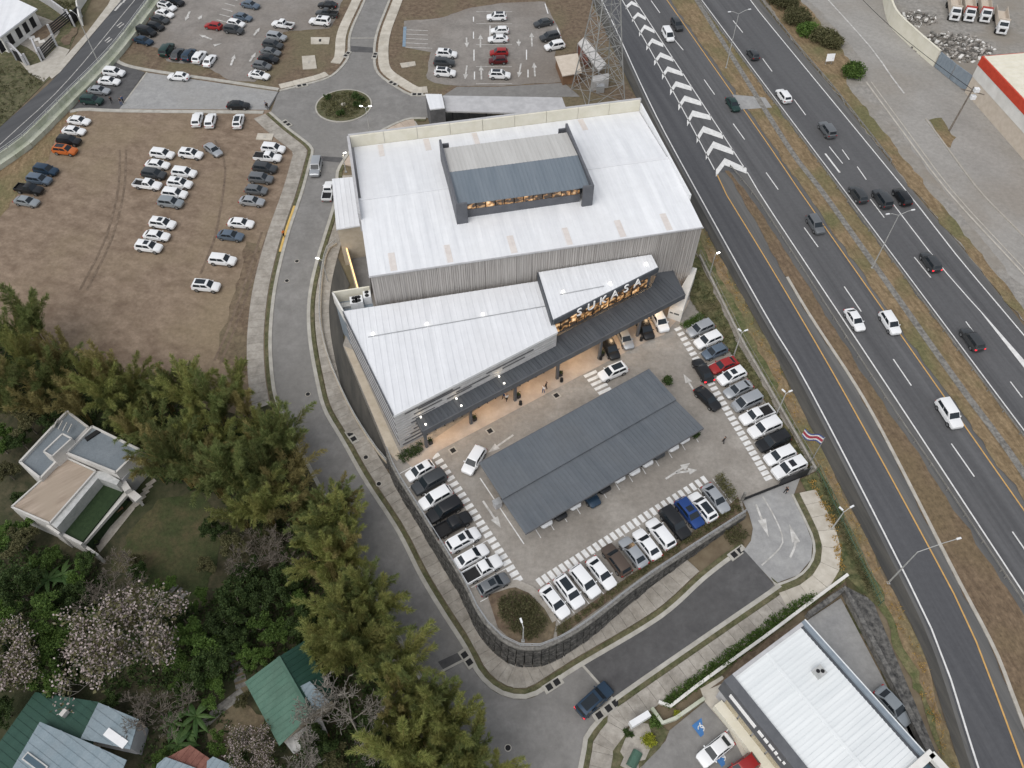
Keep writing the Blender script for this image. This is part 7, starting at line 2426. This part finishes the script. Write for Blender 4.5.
def banana_mesh(seed):
    rg = random.Random(seed)
    st, fb = MB(), MB()
    st.tube([(0, 0, -.2), (0, 0, 1.6)], [.16, .1], 7)
    for k in range(9):
        a = k * 2.4 + rg.uniform(-.3, .3)
        L, w = rg.uniform(1.6, 2.6), rg.uniform(.22, .32)
        pts = []
        for i in range(6):
            t = i / 5
            o = Vector((math.cos(a), math.sin(a), 0)) * (L * t) + Vector((0, 0, 1.5 + 1.3 * t - 1.5 * t * t))
            s = Vector((-math.sin(a), math.cos(a), 0)) * (w * math.sin(math.pi * min(1, t * .85 + .12)))
            pts += [o + s + Vector((0, 0, -.08)), o, o - s + Vector((0, 0, -.08))]
        fs = []
        for i in range(5):
            fs += [(i * 3, i * 3 + 1, i * 3 + 4, i * 3 + 3), (i * 3 + 1, i * 3 + 2, i * 3 + 5, i * 3 + 4)]
        fb.add(pts, fs)
    return st.mesh('stem', MATS['leaf_dark']), fb.mesh('leaves', MATS['leaf_banana'])


bm_ = [banana_mesh(1), banana_mesh(2)]
for i, (u, v, lab) in enumerate(((35, 572, 'banana plant at the left below the white house'), (48, 580, 'larger banana plant beside the bare grey tree'), (25, 585, 'banana plant near the left edge'), (172, 722, 'banana plant beside the pale blue roof'), (186, 732, 'banana plant in the middle of the lower garden'), (196, 716, 'banana plant next to the garden walk'), (178, 745, 'banana plant above the red-brown roof'), (62, 575, 'banana plant at the corner of the white house'))):
    put_tree(bm_[i % 2], ('stem', 'leaves'), 'banana_plant', lab, 'plant', plant_at(u, v, 1.5), rng.uniform(.8, 1.15), 'banana plants')
for i, (u, v, r, h, lab) in enumerate(((786, 8, 3.2, 2.6, 'large green shrub at the top of the highway verge'), (796, 22, 3.4, 2.8, 'tall green shrub on the highway verge, second from top'), (806, 34, 2.6, 2.2, 'green shrub behind the white sign on the verge'), (822, 42, 3.4, 2.6, 'broad green shrub beside the frontage road'), (832, 46, 2.4, 2.0, 'small green shrub at the edge of the frontage road'), (852, 75, 2.8, 2.2, 'round dark shrub right of the small white sign'), (775, 2, 2.5, 2.2, 'green shrub at the top edge by the guard rail'))):
    shrub('shrub', lab, 'shrub', T(u, v), r, h, 'leaf_olive' if i % 3 != 2 else 'leaf_green', 2600, 50 + i, .5, .24)
p = T(828, 65)
sg = thing('notice_board', 'small white square board standing on the highway verge', 'sign', p)
MB().add([p + Vector(q) for q in ((-.9, -.3, 1.0), (.9, -.1, 1.0), (1.0, .5, 2.4), (-.8, .3, 2.4))], [(0, 1, 2, 3)]).build('board', MATS['white_metal'], sg)
for s in (-.6, .6):
    MB().box((p.x + s, p.y + .1, p.z), (.1, .1, 1.6)).build('post', MATS['steel'], sg)
# island and small verge plants
for i, (u, v, lab) in enumerate(((327, 99, 'dark shrub at the upper left of the roundabout island'), (341, 115, 'dark shrub at the bottom of the roundabout island'), (356, 98, 'dark shrub at the upper right of the roundabout island'), (361, 101, 'dark shrub at the right rim of the roundabout island'), (357, 107, 'low grey shrub on the right of the roundabout island'))):
    shrub('shrub', lab, 'shrub', T(u, v, .2), .9, .9, 'leaf_dark', 420, 70 + i, .4, .2)
bed_stuff('island_grass', 'green grass tufts on the roundabout island', [(q.x, q.y) for q in [c0 + (p - c0) * .8 for p in ring]], 5, 'leaf_olive', 81, .35, .4, .15, z=.15)
wood_px = [(-60, 330), (0, 345), (60, 362), (140, 395), (235, 425), (266, 415), (288, 455), (312, 500), (335, 545), (352, 575), (376, 620), (394, 655), (414, 695), (440, 745), (455, 790), (250, 800), (300, 740), (320, 700), (300, 650), (280, 560), (220, 500), (130, 470), (100, 430), (60, 405), (-60, 420)]
bed_stuff('undergrowth', 'dark leafy undergrowth below the bamboo belt', [(p.x, p.y) for p in Ts(wood_px)], 2.2, 'leaf_dark', 91, .9, .6, .25)
bed_stuff('undergrowth', 'dark leafy garden undergrowth around the trees at the lower left', [(p.x, p.y) for p in Ts([(-40, 520), (40, 545), (100, 570), (160, 630), (215, 600), (240, 560), (300, 590), (330, 640), (240, 680), (200, 700), (160, 690), (110, 690), (60, 680), (-40, 700)])], 4.0, 'leaf_dark', 92, .9, .5, .22)
bed_stuff('undergrowth', 'dark leaf litter and plants between the bottom houses', [(p.x, p.y) for p in Ts([(140, 700), (210, 700), (240, 730), (330, 740), (380, 720), (390, 790), (140, 790)])], 2.0, 'leaf_dark', 93, .6, .45, .2)
bed_stuff('verge_tufts', 'dry straw tufts along the highway verge', [(p.x, p.y) for p in Ts([(690, 215), (750, 330), (822, 470), (905, 645), (946, 775), (955, 765), (920, 650), (886, 582), (790, 390), (768, 348), (694, 212)])], 1.6, 'flower_orange', 94, .25, .35, .07)
